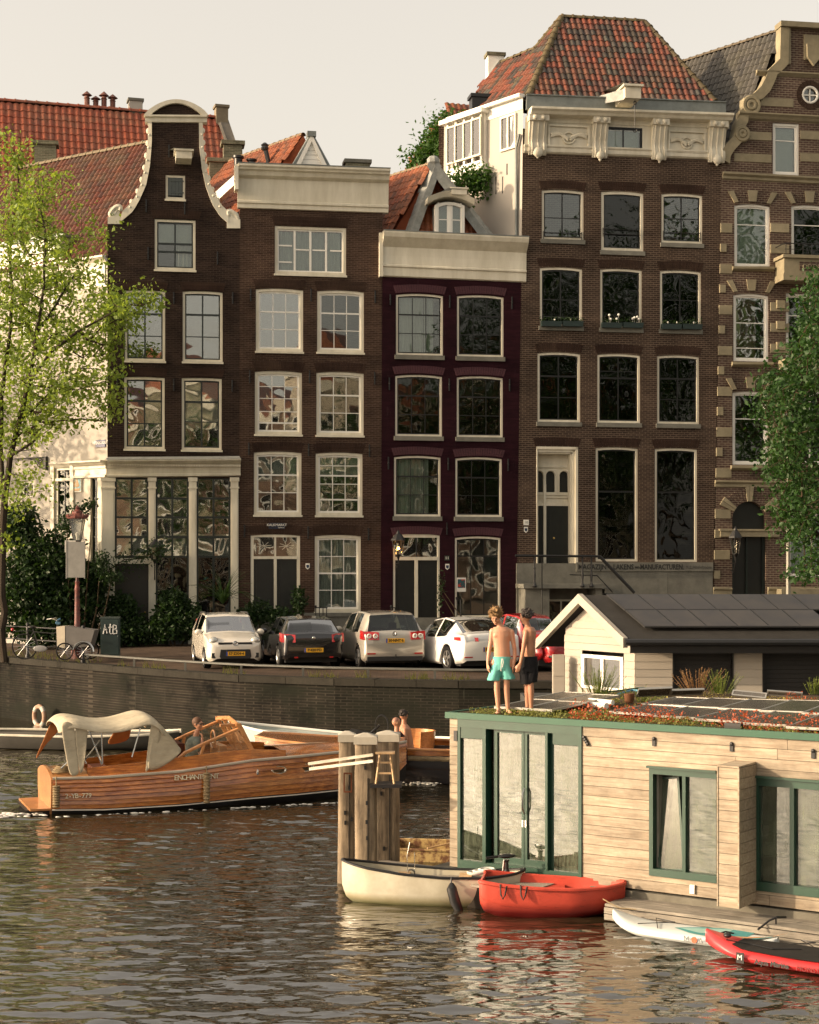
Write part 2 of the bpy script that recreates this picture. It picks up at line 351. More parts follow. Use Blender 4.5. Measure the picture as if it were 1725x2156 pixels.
for i in range(n-1):
 (x0,y0),(x1,y1)=QE[i],QE[i+1]
 b.add([(x0-ox,y0-oy,-1),(x1-ox,y1-oy,-1),(x1-ox,y1-oy,QT-.16),(x0-ox,y0-oy,QT-.16)],[(0,1,2,3)])
nt=BRQ.node_tree;bs=nt.nodes['Principled BSDF'];old=bs.inputs['Base Color'].links[0].from_socket
g1=ramp(nt,noise(nt,coords(nt,(.22,.22,.5)),1.,4,.7),[(.42,0.),(.58,.85)]);cc=mixc(nt,g1,old,(.010,.011,.007))
g2=ramp(nt,noise(nt,coords(nt,(3.5,3.5,.25)),1.5,4,.7),[(.68,0.),(.78,.5)]);cc=mixc(nt,g2,cc,(.10,.10,.08));nt.links.new(cc,bs.inputs['Base Color'])
b.build('brick_face',BRQ,qw)
COPING=paint('coping_stone',(.032,.029,.022),.85,var=.45,scale=3,bmp=.4)
pts=[]
for i in range(1,n-2):
 (x0,y0),(x1,y1)=QE[i],QE[i+1];L=math.hypot(x1-x0,y1-y0);k=max(1,round(L/1.3))
 for j in range(k):pts.append((x0+(x1-x0)*j/k,y0+(y1-y0)*j/k))
for(x0,y0),(x1,y1)in zip(pts,pts[1:]):
 if x0<-32 or x1>20:continue
 d=Vector((x1-x0,y1-y0,0));L=d.length;b=B();dz=random.uniform(-.008,.008)
 b.box(.006,L-.006,-.05,.42,QT-.16,QT+.025+dz)
 b.build('coping_stone',COPING,qw,loc=(x0-ox,y0-oy,0),rot=(0,0,math.atan2(d.y,d.x)))
def qpt(t):
 xs=[p[0]for p in QE];ys=[p[1]for p in QE];return Vector((t,float(np.interp(t,xs,ys)),QT))
RAILM=paint('grey_rail_paint',(.10,.10,.085),.55,var=.4,bmp=.2)
t=thing('edge_rail','low steel rail on short posts guarding the quay edge in front of the parked cars','rail',qpt(-6))
o=Vector(t.location);b=B()
pp=[qpt(x)+Vector((0,.42,.27))for x in np.linspace(-10.0,2.6,14)]
b.tube([p-o for p in pp],.035,6);b.build('rail',RAILM,t)
for x in np.linspace(-9.8,2.4,8):
 b=B();p=qpt(x)+Vector((0,.42,0))-o;b.box(p.x-.03,p.x+.03,p.y-.03,p.y+.03,p.z,p.z+.26);b.build('post',RAILM,t)
t=thing('canal_railing','black iron railing with two thin rails beside the cargo bicycle','railing',qpt(-12))
o=Vector(t.location)
for h in(.62,1.02):
 b=B();b.tube([qpt(x)+Vector((0,.35,h))-o for x in np.linspace(-20,-9.9,12)],.022,6);b.build('rail',IRON,t)
for x in(-19.4,-15.7,-12.25,-9.95):
 p=qpt(x)+Vector((0,.35,0))-o;b=B()
 b.lathe([(.07,0),(.075,.12),(.045,.16),(.04,.85),(.05,.9),(.05,1.0),(.035,1.03),(.06,1.08),(.045,1.14),(.01,1.17)],p,8);b.build('post',IRON,t,smooth=True)
 # canal houses
K=.17;ANG=math.atan(K);SK=(-.48,.878)
def fac(xD):
 Y=60/(1-K*(xD-CX)/FL);return Fr((xD-CX)/FL*Y,Y,ANG)
UNIT={}
def unit_box(mat):
 if mat.name not in UNIT:UNIT[mat.name]=B().box(0,1,0,1,0,1).mesh('pane',mat)
 return UNIT[mat.name]
def house(name,label,xD,group='canal houses in the row behind the parked cars'):
 f=fac(xD);t=thing(name,label,'house',(f.ox,f.oy,0),ANG,group);t['_']=0;del t['_']
 return t,f
def wall_mesh(outer,holes,depth=.16,y=0):
 b=B();polys=[[Vector((p[0],p[1],0))for p in outer]]+[[Vector((p[0],p[1],0))for p in h]for h in holes]
 flat=[p for q in polys for p in q];tris=tessellate_polygon(polys)
 b.add([(p.x,y,p.y)for p in flat],tris)
 for h in holes:
  k=len(h)
  b.add([(p[0],y,p[1])for p in h]+[(p[0],y+depth,p[1])for p in h],[(j,(j+1)%k,k+(j+1)%k,k+j)for j in range(k)])
 return b
def archpoly(u0,z0,u1,z1,rise=0,n=6):
 top=[(u0+(u1-u0)*i/n,z0-rise+rise*4*(i/n)*(1-i/n))for i in range(n+1)]if rise else[(u0,z0),(u1,z0)]
 return[(u0,z1)]+top+[(u1,z1)]
def inset(u0,z0,u1,z1,d,rise=0):return archpoly(u0+d,z0-d,u1-d,z1+d,rise)
def curtain(parent,u0,u1,z0,z1,v,mat=None,amp=.03,wl=.16):
 b=B();n=max(4,int((u1-u0)/wl*6));xs=[u0+(u1-u0)*i/n for i in range(n+1)]
 ph=random.random()*6
 r=[[(x,v+amp*math.sin(x/wl*6.28+ph)+.01*math.sin(x*31),z)for x in xs]for z in(z0,(z0+z1)/2,z1)]
 b.loft(r,cap=False,closed=False);return b.build('curtain',mat or CURT,parent,smooth=True)
def window(H,f,x0,y0,x1,y1,cols=2,rows=(.5,),rise=.05,ft=.085,fm=None,sm=None,gm=None,sill='wood',thick=(),st=.055,mt=.022,cur=None,colx=None,rec=.03,sillh=.10,name='window',sashin=0):
 """x0..y1 photo corners of the outer frame; rows: fractions from the top where glazing bars run"""
 fm=fm or CREAM;sm=sm or GREENPAINT;gm=gm or GL1
 u0,z0=f.uz(x0,y0);u1,_=f.uz(x1,y0);_,z1=f.uz(x0,y1)
 b=B();b.ring(archpoly(u0,z0,u1,z1,rise),inset(u0,z0,u1,z1,ft,rise*.9),rec,rec+.11)
 w=b.build(name,fm,H)
 a0,c0,a1,c1=u0+ft-.005,z0-ft+.0,u1-ft+.005,z1+ft-.005
 sv=rec+.045
 b=B();b.ring(archpoly(a0,c0,a1,c1,rise*.9),inset(a0,c0,a1,c1,st,rise*.5),sv,sv+.045)
 cxs=colx if colx is not None else[k/cols for k in range(1,cols)]
 iu0,iu1,iz0,iz1=a0+st,a1-st,c0-st,c1+st
 for fx in cxs:
  x=iu0+(iu1-iu0)*fx;h=mt*(1.6 if(cols==2 and colx is None)else 1);b.box(x-h/1.3,x+h/1.3,sv+.005,sv+.038,iz1,iz0-rise*.3)
 for k,r in enumerate(rows):
  z=iz0+(iz1-iz0)*r;h=mt*(2.1 if k in thick else 1)/1.3;b.box(iu0,iu1,sv-.004*(k in thick)+.002,sv+.041,z-h,z+h)
 b.build('sash',sm,w)
 ex=[0]+list(cxs)+[1];ez=[0]+list(rows)+[1];pm=unit_box(gm)
 for i in range(len(ex)-1):
  for j in range(len(ez)-1):
   px0=iu0+(iu1-iu0)*ex[i];px1=iu0+(iu1-iu0)*ex[i+1];pz0=iz0+(iz1-iz0)*ez[j];pz1=iz0+(iz1-iz0)*ez[j+1]
   top=pz0+(0 if j else .0)
   link('pane',pm,w,loc=(px0,sv+.02,pz1),scale=(px1-px0,.006,top-pz1),rot=(random.uniform(-.006,.006),0,random.uniform(-.006,.006)))
 if sill:
  b=B();e=.05
  if sill=='wood':b.box(u0-e*.6,u1+e*.6,-.06,.12,z1-.02-sillh*.5,z1-.001)
  else:b.box(u0-e,u1+e,-.07,.14,z1-sillh-.06,z1-.001)
  b.build('sill',fm if sill=='wood' else STONE,w)
 if cur:
  for c in(cur if isinstance(cur,list)else[cur]):
   k,a,bb=c[0],c[1],c[2]
   if k=='blind':q=B();q.box(iu0,iu1,sv+.14,sv+.15,iz0+(iz1-iz0)*bb,iz0);q.build('blind',BLIND,w)
   elif k=='panel':q=B();q.box(iu0+(iu1-iu0)*a,iu0+(iu1-iu0)*bb,sv+.16,sv+.17,iz1,iz0);q.build('blind',c[3],w)
   else:curtain(w,iu0+(iu1-iu0)*a,iu0+(iu1-iu0)*bb,iz1,iz0,sv+.16,amp=c[3]if len(c)>3 else .03)
 return archpoly(u0,z0,u1,z1,rise),w
def arch(H,f,x0,x1,y,h=17,rise=.05,mat=None,spread=5,flat=False):
 """soldier-course brick arch, each brick its own wedge"""
 uA,zA=f.uz(x0,y);uB,_=f.uz(x1,y);hh=h/FL*60;b=B();n=max(8,int((uB-uA)/.085));sp=spread/FL*60
 for i in range(n):
  q=[]
  for t in(i/n+.06/n,(i+1)/n-.06/n):
   q.append((t,4*t*(1-t)*rise))
  (t0,r0),(t1,r1)=q
  lo=lambda t,r:(uA+(uB-uA)*t,zA-rise+r+.004);hi=lambda t,r:(uA-sp+(uB-uA+2*sp)*t,zA-rise+hh+r*1.1)
  b.slab([lo(t0,r0),lo(t1,r1),hi(t1,r1),hi(t0,r0)],-.012-random.random()*.006,.02)
 return b.build('brick_arch',mat or ARCHM,H,kind='stuff')
def cornice(b,f,xl,yl,xr,yr,prof,m=0,back=.1,ret=0):
 """prof: list of (projection m, drop in px) swept from the left to the right point"""
 uL,zL=f.uz(xl,yl);uR,zR=f.uz(xr,yr)
 def rg(u,z,k=0):return[(u+(-p*0),-p,z-d/FL*60)for p,d in prof]+[(u,back,z-prof[-1][1]/FL*60),(u,back,z)]
 b.loft([rg(uL,zL),rg(uR,zR)],m)
def anchors(H,f,pts):
 for x,y,h in pts:
  u,z=f.uz(x,y);b=B();b.box(u-.022,u+.022,-.045,.0,z-h/57.5,z);b.ball((u,-.03,z-h/115),.035,6);b.build('wall_anchor',IRON,H)
  # tiles
def tile_mesh(mat,w=.25,h=.36):
 n=6;b=B();pr=[(w*(i/n),.045*math.sin(math.pi*2*(i/n)*.75-.5)+.02)for i in range(n+1)]
 b.loft([[(x,-.05,z+.028)for x,z in pr],[(x,h-.045,z)for x,z in pr]],cap=False,closed=False)
 b.loft([[(x,-.05,z+.028)for x,z in pr],[(x,-.05,z-.02)for x,z in pr]],cap=False,closed=False)
 me=b.mesh('roof_tile',mat,smooth=60);return me
def pin(poly,x,y):
 c=False;j=len(poly)-1
 for i in range(len(poly)):
  if(poly[i][1]>y)!=(poly[j][1]>y)and x<(poly[j][0]-poly[i][0])*(y-poly[i][1])/(poly[j][1]-poly[i][1])+poly[i][0]:c=not c
  j=i
 return c
def tiled_roof(H,faces,mat,under,keep=300,w=.235,h=.33,name='roof',extra=None,jit=.012):
 """faces: list of polygons (house-local points, the first two along the eave, left to right seen from outside)"""
 b=B()
 for P in faces:
  Q=[Vector(p)for p in P];k=(Q[1]-Q[0]).cross(Q[-1]-Q[0]).normalized();k=k if k.z>0 else-k
  b.add([p-k*.14 for p in Q],[tuple(range(len(P)))])
 if extra:
  for P in extra:b.add(P,[tuple(range(len(P)))])
 R=b.build(name,under,H);items=[]
 W=Matrix.Translation(H.location)@Matrix.Rotation(H.rotation_euler.z,4,'Z')
 for P in faces:
  P=[Vector(p)for p in P];e=(P[1]-P[0]).normalized();nn=e.cross(P[-1]-P[0]).normalized()
  if nn.z<0:nn=-nn
  up=nn.cross(e).normalized();q=[((p-P[0]).dot(e),(p-P[0]).dot(up))for p in P]
  xa=min(p[0]for p in q);xb=max(p[0]for p in q);ya=min(p[1]for p in q);yb=max(p[1]for p in q)
  for j in range(int((yb-ya)/h)+1):
   for i in range(int((xb-xa)/w)+1):
    x,y=xa+i*w,ya+j*h
    if pin(q,x+w/2,y+h*.5):
     o=P[0]+e*(x+random.uniform(-jit,jit)*.4)+up*(y+random.uniform(-jit,jit))+nn*(.03+random.uniform(0,.006))
     a=random.uniform(-.014,.014)
     ee=e*math.cos(a)+up*math.sin(a);uu=up*math.cos(a)-e*math.sin(a)
     M=Matrix(((ee.x,uu.x,nn.x,o.x),(ee.y,uu.y,nn.y,o.y),(ee.z,uu.z,nn.z,o.z),(0,0,0,1)))
     items.append(((W@o-Vector((0,0,CH))).length,M))
 items.sort(key=lambda t:t[0]);me=tile_mesh(mat,w*1.06,h*1.12)
 for d,M in items[:keep]:
  o=link('roof_tile',me,R);o.matrix_local=M
 rest=items[keep:]
 if rest:
  V0=np.empty(len(me.vertices)*3);me.vertices.foreach_get('co',V0);V0=V0.reshape(-1,3);nv=len(V0)
  F0=[tuple(p.vertices)for p in me.polygons];Vs=[];Fs=[];A=[]
  for k,(d,M)in enumerate(rest):
   m3=np.array(M)[:3];Vs.append(V0@m3[:,:3].T+m3[:,3]);Fs+=[tuple(i+k*nv for i in f)for f in F0];A+=[random.random()]*nv
  m2=bpy.data.meshes.new('roof_tiles');m2.from_pydata(np.concatenate(Vs).tolist(),[],Fs);m2.materials.append(mat)
  a=m2.attributes.new('rnd','FLOAT','POINT');a.data.foreach_set('value',A)
  m2.polygons.foreach_set('use_smooth',[True]*len(m2.polygons));m2.set_sharp_from_angle(angle=1.0)
  link('roof_tiles',m2,R,kind='stuff')
 return R
def ridge(R,p0,p1,mat,r=.13,seg=.38,step=.02):
 p0,p1=Vector(p0),Vector(p1);L=(p1-p0).length;n=max(1,round(L/seg));d=(p1-p0).normalized()
 b=B();side=d.cross(Vector((0,0,1))).normalized();up=side.cross(d)
 rg=lambda x,k:[Vector((x,math.cos(t)*r*k,math.sin(t)*r*k))for t in[math.pi*(i/8)for i in range(9)]]
 b.loft([rg(0,1.12),rg(L/n*.16,1.12),rg(L/n*.18,.98),rg(L/n*1.02,.92)],closed=False,cap=False)
 b.loft([rg(0,1.12),rg(0,.7)],closed=False,cap=False)
 me=b.mesh('ridge_tile',mat,smooth=50);M3=Matrix((d,side,up)).transposed().to_4x4()
 for i in range(n):
  o=link('ridge_tile',me,R);o.matrix_local=Matrix.Translation(p0+d*(L/n*i))@M3
def sk(u,v,z):return(u+SK[0]*v,SK[1]*v,z)
def chimney(H,c,w,d,z0,z1,mat,cap=None,pots=0):
 b=B();b.box(c[0]-w/2,c[0]+w/2,c[1]-d/2,c[1]+d/2,z0,z1);o=b.build('chimney',mat,H)
 b=B();b.box(c[0]-w/2-.06,c[0]+w/2+.06,c[1]-d/2-.06,c[1]+d/2+.06,z1+.002,z1+.13);b.build('chimney_cap',cap or STONE,o)
 for k in range(pots):
  x=c[0]-w/2+w*(k+.5)/pots;h=random.uniform(.35,.55);b=B();b.lathe([(.10,.13),(.085,h),(.10,h+.02),(.06,h+.03),(.06,h+.07),(.16,h+.08),(.01,h+.19)],(x,c[1],z1),8)
  b.build('chimney_pot',paint('clay_pot',(.22,.07,.04),.7),o,smooth=True)
 return o
def text(s,size,mat,parent,M,name='lettering',ext=.004,cjoin=None):
 cu=bpy.data.curves.new('t','FONT');cu.body=s;cu.size=size;cu.extrude=ext;cu.align_x='CENTER';cu.align_y='CENTER';cu.resolution_u=2
 if cjoin:cu.offset=cjoin
 o=bpy.data.objects.new('t',cu);col.objects.link(o)
 dg=bpy.context.evaluated_depsgraph_get();dg.update()
 me=bpy.data.meshes.new_from_object(o.evaluated_get(dg));me.name=name;bpy.data.objects.remove(o)
 me.materials.clear();me.materials.append(mat);q=link(name,me,parent);q.matrix_local=M;return q
def tmat(u,v,z,sx=1,rx=90,rz=0):
 return Matrix.Translation((u,v,z))@Matrix.Rotation(math.radians(rz),4,'Z')@Matrix.Rotation(math.radians(rx),4,'X')@Matrix.Diagonal((sx,1,1,1))
def close_house(H,f,xl,xr,zl,zr,ztop,depth=10,smat=None,base=QT,name='side_wall',left=True,right=True):
 u0,u1=f.u(xl),f.u(xr)
 if left:
  b=B();b.add([sk(u0,.001,base-.3),sk(u0,depth,base-.3),sk(u0,depth,zl),sk(u0,.001,zl)],[(0,1,2,3)]);b.build(name,smat,H)
 if right:
  b=B();b.add([sk(u1,.001,base-.3),sk(u1,depth,base-.3),sk(u1,depth,zr),sk(u1,.001,zr)],[(0,1,2,3)]);b.build(name,smat,H)
 b=B();b.add([sk(u0,depth,base-.3),sk(u1,depth,base-.3),sk(u1,depth,zr),sk(u0,depth,zl)],[(0,1,2,3)]);b.build('back_wall',smat,H)
def poly(f,pts,v=0):return[f.uz(x,y,v)for x,y in pts]
# house 1: bell gable and corner shop front
H,f=house('gabled_house','dark brick corner house with white-edged bell gable and tall cream shop front',226.5)
H1,F1=H,f
hol=[]
def W1(*a,**k):
 h,w=window(H,f,*a,**k);hol.append(h);return w
W1(326,461,412,567,cols=2,rows=(.47,.66),thick=(0,1),rise=.0,gm=GL2,cur=[('blind',0,.45),('c',.5,1)])
W1(263,610,348,759,cols=2,rows=(.31,.66),thick=(0,),rise=.03,gm=GL1)
W1(385,612,469,761,cols=2,rows=(.31,.66),thick=(0,),rise=.03,gm=GL1)
W1(262,793,347,945,cols=2,rows=(.31,.66),thick=(0,),rise=.02,gm=GL1)
W1(383,795,467,947,cols=2,rows=(.31,.62),thick=(0,),rise=.02,gm=GL1,cur=[('blind',0,.72)])
h,w=window(H,f,349,368,390,419,cols=1,rows=(),rise=0,ft=.08,gm=GL3,sill='wood');hol.append(h)
u0,z0=f.uz(353,372);u1,z1=f.uz(386,414)
b=B()
for k in range(4):b.box(u0+.03+(u1-u0-.06)*k/4,u0+.03+(u1-u0-.06)*(k+1)/4-.008,.01,.04,z1+.03,z0-.03)
for q in(.2,.8):b.box(u0+.1,u1+.02,-.005,.012,z1+(z0-z1)*q-.02,z1+(z0-z1)*q+.02)
b.build('shutter',paint('grey_green_shutter',(.06,.075,.075),.6),w)
GI=[(320,258),(320,300),(316,350),(308,390),(295,420),(282,442),(266,458),(256,465)]
GR=[(419,258),(420,310),(425,355),(434,395),(447,428),(463,452),(480,468)]
top=[(320,240),(330,226),(345,217),(358,214),(372,218),(388,228),(402,240)]
out=poly(f,[(226.5,1375),(226.5,466),(256,466)])+poly(f,GI[::-1][1:])+poly(f,[(320,243),(419,244)])+poly(f,GR)+poly(f,[(505,474),(503,1375)])
BX=[(242,313),(328,398),(414,486)]
shop=[poly(f,[(x0,1375),(x0,1007),(x1,1007),(x1,1375)])for x0,x1 in BX]
shop=[poly(f,[(238,1374),(238,1007),(488,1007),(488,1374)])]
wall_mesh(out,hol+shop).build('front_wall',BR1,H)
b=B();cx0,cx1=f.uz(303,243),f.uz(439,244)
n=16;ia,oa=[],[]
for i in range(n+1):
 t=i/n;x=303+(439-303)*t;yy=244-33*math.sin(math.pi*t)**.75
 oa.append(f.uz(x,yy));xi=316+(426-316)*t;ia.append(f.uz(xi,246-27*math.sin(math.pi*t)**.8))
b.loft([[(p[0],-.14,p[1]),(p[0],.25,p[1]),(q[0],.25,q[1]),(q[0],-.14,q[1])]for p,q in zip(oa,ia)])
cornice(b,f,306,243,436,244,[(.02,0),(.16,.5),(.16,4),(.08,6),(.08,14),(.03,15)],back=.25)
b.build('pediment',CREAM,H,smooth=30)
b=B();b.slab(ia[::-1],-.0,.2);b.build('pediment_field',BR1,H)
b=B();b.slab(poly(f,[(311,258),(320,258),(320,262),(311,262)]),-.05,.2);b.slab(poly(f,[(419,258),(427,258),(427,262),(419,262)]),-.05,.2);b.build('capital',CREAM,H)
def trim(inner,outer,knobs):
 b=B();m=24
 def smp(P,n):
  P=[Vector((p[0],p[1],0))for p in P];L=[0]
  for i in range(len(P)-1):L.append(L[-1]+(P[i+1]-P[i]).length)
  r=[]
  for k in range(n+1):
   s=L[-1]*k/n;i=max(j for j in range(len(L))if L[j]<=s+1e-9);i=min(i,len(P)-2);r.append(P[i].lerp(P[i+1],(s-L[i])/(L[i+1]-L[i])))
  return r
 I,O=smp(inner,m),smp(outer,m);rr=[]
 for a,c in zip(I,O):
  p,q=f.uz(a.x,a.y),f.uz(c.x,c.y);rr.append([(p[0],-.07,p[1]),(p[0],.2,p[1]),(q[0],.2,q[1]),(q[0],-.05,q[1])])
 b.loft(rr)
 for k in range(2,m-1,3):
  u,z=f.uz(O[k].x,O[k].y);b.ball((u,.04,z),.075,8,sc=(1,1.1,1.5));u,z=f.uz((O[k+1].x*2+I[k+1].x)/3,(O[k+1].y*2+I[k+1].y)/3);b.ball((u,-.04,z),.05,8)
 return b
bl=trim([(320,258),(320,300),(316,350),(308,390),(295,420),(280,446),(262,461),(256,466)],[(313,258),(311,305),(305,350),(296,388),(285,415),(270,434),(257,446),(256,451)],7)
def scroll(b,cx,cy,s):
 pts=[]
 for i in range(26):
  a=i*.33;r=13*(1-i/34);u,z=f.uz(cx+s*r*math.cos(a+2.6)*-1,cy-r*math.sin(a+.2));pts.append((u,.02,z))
 b.tube(pts,[.10-.0022*i for i in range(26)],8)
 u,z=f.uz(cx,cy);b.slab([(u+.2*math.cos(t*math.pi/6),z+.2*math.sin(t*math.pi/6))for t in range(12)],-.02,.2)
scroll(bl,241,446,1)
bl.slab(poly(f,[(227,472),(227,458),(257,452),(257,472)][::-1]),-.05,.2)
bl.build('scroll_trim',CREAM,H,smooth=40)
br_=trim([(419,258),(420,310),(425,355),(434,395),(447,430),(463,455),(480,470)],[(427,258),(429,310),(434,350),(443,388),(456,417),(470,436),(482,446)],7)
scroll(br_,492,456,-1)
br_.slab(poly(f,[(478,481),(478,458),(506,462),(506,481)][::-1]),-.05,.2)
br_.build('scroll_trim',CREAM,H,smooth=40)
u,z=f.uz(386,338);b=B();b.box(u-.28,u+.28,-.9,.05,z-.14,z+.12);b.box(u-.34,u+.34,-.95,.05,z+.12,z+.19);b.build('hoist_beam',CREAM,H)
b=B();b.add([(u-.36,-.97,z+.2),(u+.36,-.97,z+.2),(u+.1,.05,z+.36),(u-.5,.05,z+.36)],[(0,1,2,3)]);b.build('beam_flashing',LEAD,H)
arch(H,f,322,420,458,h=17,rise=.02,flat=True)
for x0,x1,y in((262,350,608),(384,471,609),(261,349,790),(382,469,792)):arch(H,f,x0,x1,y,h=16,rise=.03)
anchors(H,f,[(312,520,26),(458,530,26),(356,305,26),(308,420,26),(389,425,26),(247,620,24),(366,615,24),(490,615,24),(247,795,24),(366,798,24),(489,800,24)])
b=B();cornice(b,f,226,969,506.5,966.5,[(.10,0),(.36,.5),(.36,3.5),(.26,6),(.20,8.5),(.10,10),(.10,16),(.06,17),(.06,29),(.14,30),(.14,34),(.0,36)],back=.1)
u,z=f.uz(226,978)
o=b.build('shop_cornice',CREAM,H)
b=B()
uu=f.u(230)
while uu<f.u(504):b.box(uu,uu+.045,-.27,-.18,f.z(360,979)-.05,f.z(360,979));uu+=.09
b.build('dentil_row',CREAM,o)
b=B();b.add([(f.u(226)-.1,-.38,f.z(226,969.5)),(f.u(506),-.38,f.z(506,967)),(f.u(504),.0,f.z(506,960)),(f.u(228),.0,f.z(226,962))],[(0,1,2,3)]);b.build('cornice_flashing',LEAD,H)
for x0,x1,yb in((214,242,1360),(313,328,1352),(398,414,1360),(486,502,1360)):
 ua,ub=f.u(x0),f.u(x1);zt=f.z(x0,1004);zb=f.z(x0,yb);b=B()
 b.box(ua,ub,-.06,.16,zb,zt-.02);b.box(ua-.03,ub+.03,-.1,.12,zt-.16,zt-.021);b.box(ua-.03,ub+.03,-.09,.12,zt-.42,zt-.36);b.box(ua+.05,ub-.05,-.075,-.05,zb+.9,zt-.55)
 b.box(ua-.03,ub+.03,-.1,.12,zb,zb+.45);b.build('pilaster',CREAM,H)
for k,(x0,x1)in enumerate(BX):
 ua,ub=f.u(x0),f.u(x1);zs=[f.z(x0,y)for y in(1007,1049,1089,1130,1172)]
 b=B();t=.035
 for z in zs:b.box(ua,ub,.055,.115,z-t*(1.5 if z in(zs[3],)else 1),z+t)
 zb=zs[4]if k==0 else f.z(x0,1335)
 for q in(ua,(ua+ub)/2-t,ub-2*t):b.box(q,q+2*t,.05,.11,zb,zs[0])
 w=b.build('shop_window',GREENPAINT,H)
 for j in range(4 if k==0 else 5):
  z1,z0=(zs[j+1],zs[j])if j<4 else(zb,zs[4])
  for i in range(2):
   xa=ua+(ub-ua)/2*i
   link('pane',unit_box(GL1 if j<4 else GL3),w,loc=(xa,.08,z1),scale=((ub-ua)/2,.006,z0-z1),rot=(random.uniform(-.008,.008),0,random.uniform(-.008,.008)))
 b=B();b.box(ua,ub,.3,.31,zs[4]+.02,zs[3]+.1);b.build('blind',BLIND,w)
 b=B();b.box(ua,ub,.0,.15,f.z(x0,1372),zb-.01)
 if k:b.build('shop_plinth',BLUESTONE,H)
ua,ub=f.u(242),f.u(313);zt,zb=f.z(242,1187),f.z(242,1352)
b=B();b.box(ua,ub,-.03,.08,zt-.0,zt+.2);b.build('door_lintel',CREAM,H)
b=B();b.box(ua+.02,ub-.02,.08,.13,zb,zt-.002)
for q in(.1,.55):b.box(ua+.15,ub-.15,.06,.08,zb+(zt-zb)*q,zb+(zt-zb)*(q+.35))
d=b.build('door',DOORM,H);b=B();b.ball((ub-.12,.03,zb+1.05),.035,8);b.build('handle',paint('brass',(.5,.35,.12),.3,metal=1),d)
u,z=f.uz(370,1273);b=B();b.box(u-.0,u+.24,.045,.05,z-.3,z+.02);b.build('notice',paint('pale_notice',(.35,.5,.45),.6),H)
D1=Vector((-.825,.565,0));cosA,sinA=math.cos(ANG),math.sin(ANG)
d1=(D1.x*cosA+D1.y*sinA,-D1.x*sinA+D1.y*cosA)
SF=Fr(f.ox,f.oy,math.atan2(D1.y,D1.x)-math.pi)
SW=thing('white_side_house','white plastered corner wall with door, small window and tile picture behind the young tree','house',(f.ox,f.oy,0),SF.a)
def sf(x,y,v=0):return SF.uz(x,y,v)
hs_=[[sf(x0,y1),sf(x0,y0),sf(x1,y0),sf(x1,y1)]for x0,y0,x1,y1 in((38,1013,72,1048),(118,985,150,1120),(45,800,75,880),(98,800,122,880),(40,640,70,720),(100,560,125,640))]
hs_=[h for h in hs_]
zc=sf(226,541)[1]
wall_mesh([(0,QT-.3),(-13,QT-.3),(-13,zc),(0,zc)][::-1],hs_+[[sf(180,1374),sf(180,1007),sf(216,1007),sf(216,1374)]],.15).build('side_wall',PLASTER,SW)
for h in hs_:
 u0,z1=h[0];u1,z0=h[2]
 b=B();b.ring([(u0,z1),(u0,z0),(u1,z0),(u1,z1)],[(u0+.07,z1+.07),(u0+.07,z0-.07),(u1-.07,z0-.07),(u1-.07,z1+.07)],.02,.12);w=b.build('window',CREAM,SW)
 link('pane',unit_box(GL3),w,loc=(u0+.07,.08,z1+.07),scale=(u1-u0-.14,.006,z0-z1-.14))
 b=B();b.box((u0+u1)/2-.02,(u0+u1)/2+.02,.06,.1,z1+.07,z0-.07);b.box(u0+.07,u1-.07,.06,.1,z0-(z0-z1)*.3-.02,z0-(z0-z1)*.3+.02);b.build('glazing_bar',GREENPAINT,w)
def scorn(b,x0,x1,y,prof):
 u0,z=sf(x0,y);u1=sf(x1,y)[0];z=sf(x1,y)[1]
 rg=lambda u:[(u,-p,z-d/57)for p,d in prof]+[(u,.1,z-prof[-1][1]/57),(u,.1,z)]
 b.loft([rg(u0),rg(u1)])
b=B();scorn(b,60,226,538,[(.02,0),(.25,.5),(.25,4),(.15,8),(.08,12),(.05,18),(.0,20)])
u1,z1=sf(226,600);b.box(-7,-.02,-.03,.0,z1-.05,z1);b.box(-1.3,-.1,-.04,.0,z1+.0,z1+.9);b.build('eaves_moulding',CREAM,SW)
b=B();scorn(b,160,226.5,969,[(.10,0),(.36,.5),(.36,3.5),(.26,6),(.20,8.5),(.10,10),(.10,16),(.06,17),(.06,29),(.14,30),(.14,34),(.0,36)]);b.build('shop_cornice',CREAM,SW)
b=B()
for xa,xb in((180,193),(208,226.5)):ua,ub=sf(xa,1000)[0],min(sf(xb,1000)[0],-.001);b.box(ua,ub,-.06,.16,QT,sf(200,1004)[1]-.02)
b.build('pilaster',CREAM,SW)
ua,ub=sf(193,1000)[0],sf(208,1000)[0];b=B()
for y in(1007,1049,1089,1130,1172,1300):z=sf(200,y)[1];b.box(ua,ub,.05,.1,z-.03,z+.03)
for q in(ua,(ua+ub)/2-.03,ub-.06):b.box(q,q+.06,.05,.1,sf(200,1300)[1],sf(200,1007)[1])
w=b.build('shop_window',GREENPAINT,SW);link('pane',unit_box(GL1),w,loc=(ua,.08,sf(200,1300)[1]),scale=(ub-ua,.006,sf(200,1007)[1]-sf(200,1300)[1]))
b=B();u0,z0=sf(116,984);u1=sf(150,984)[0]
scorn(b,110,162,972,[(.02,0),(.16,.5),(.16,3),(.1,6),(.04,10),(.0,12)]);b.box(u0-.18,u0,-.07,.0,QT,z0+.05);b.box(u1,u1+.18,-.07,.0,QT,z0+.05);b.build('door_surround',CREAM,SW)
b=B();b.box(u0+.02,u1-.02,.10,.14,QT,sf(130,1118)[1]-.001);b.build('door',DOORM,SW)
b=B();b.box(u0,u1,-.02,.09,sf(130,1010)[1]-.05,sf(130,1010)[1]+.05);b.build('door_transom',CREAM,SW)
u0,z0=sf(152,1002);u1,z1=sf(172,1034);b=B();b.box(u0,u1,-.03,0,z1,z0,0)
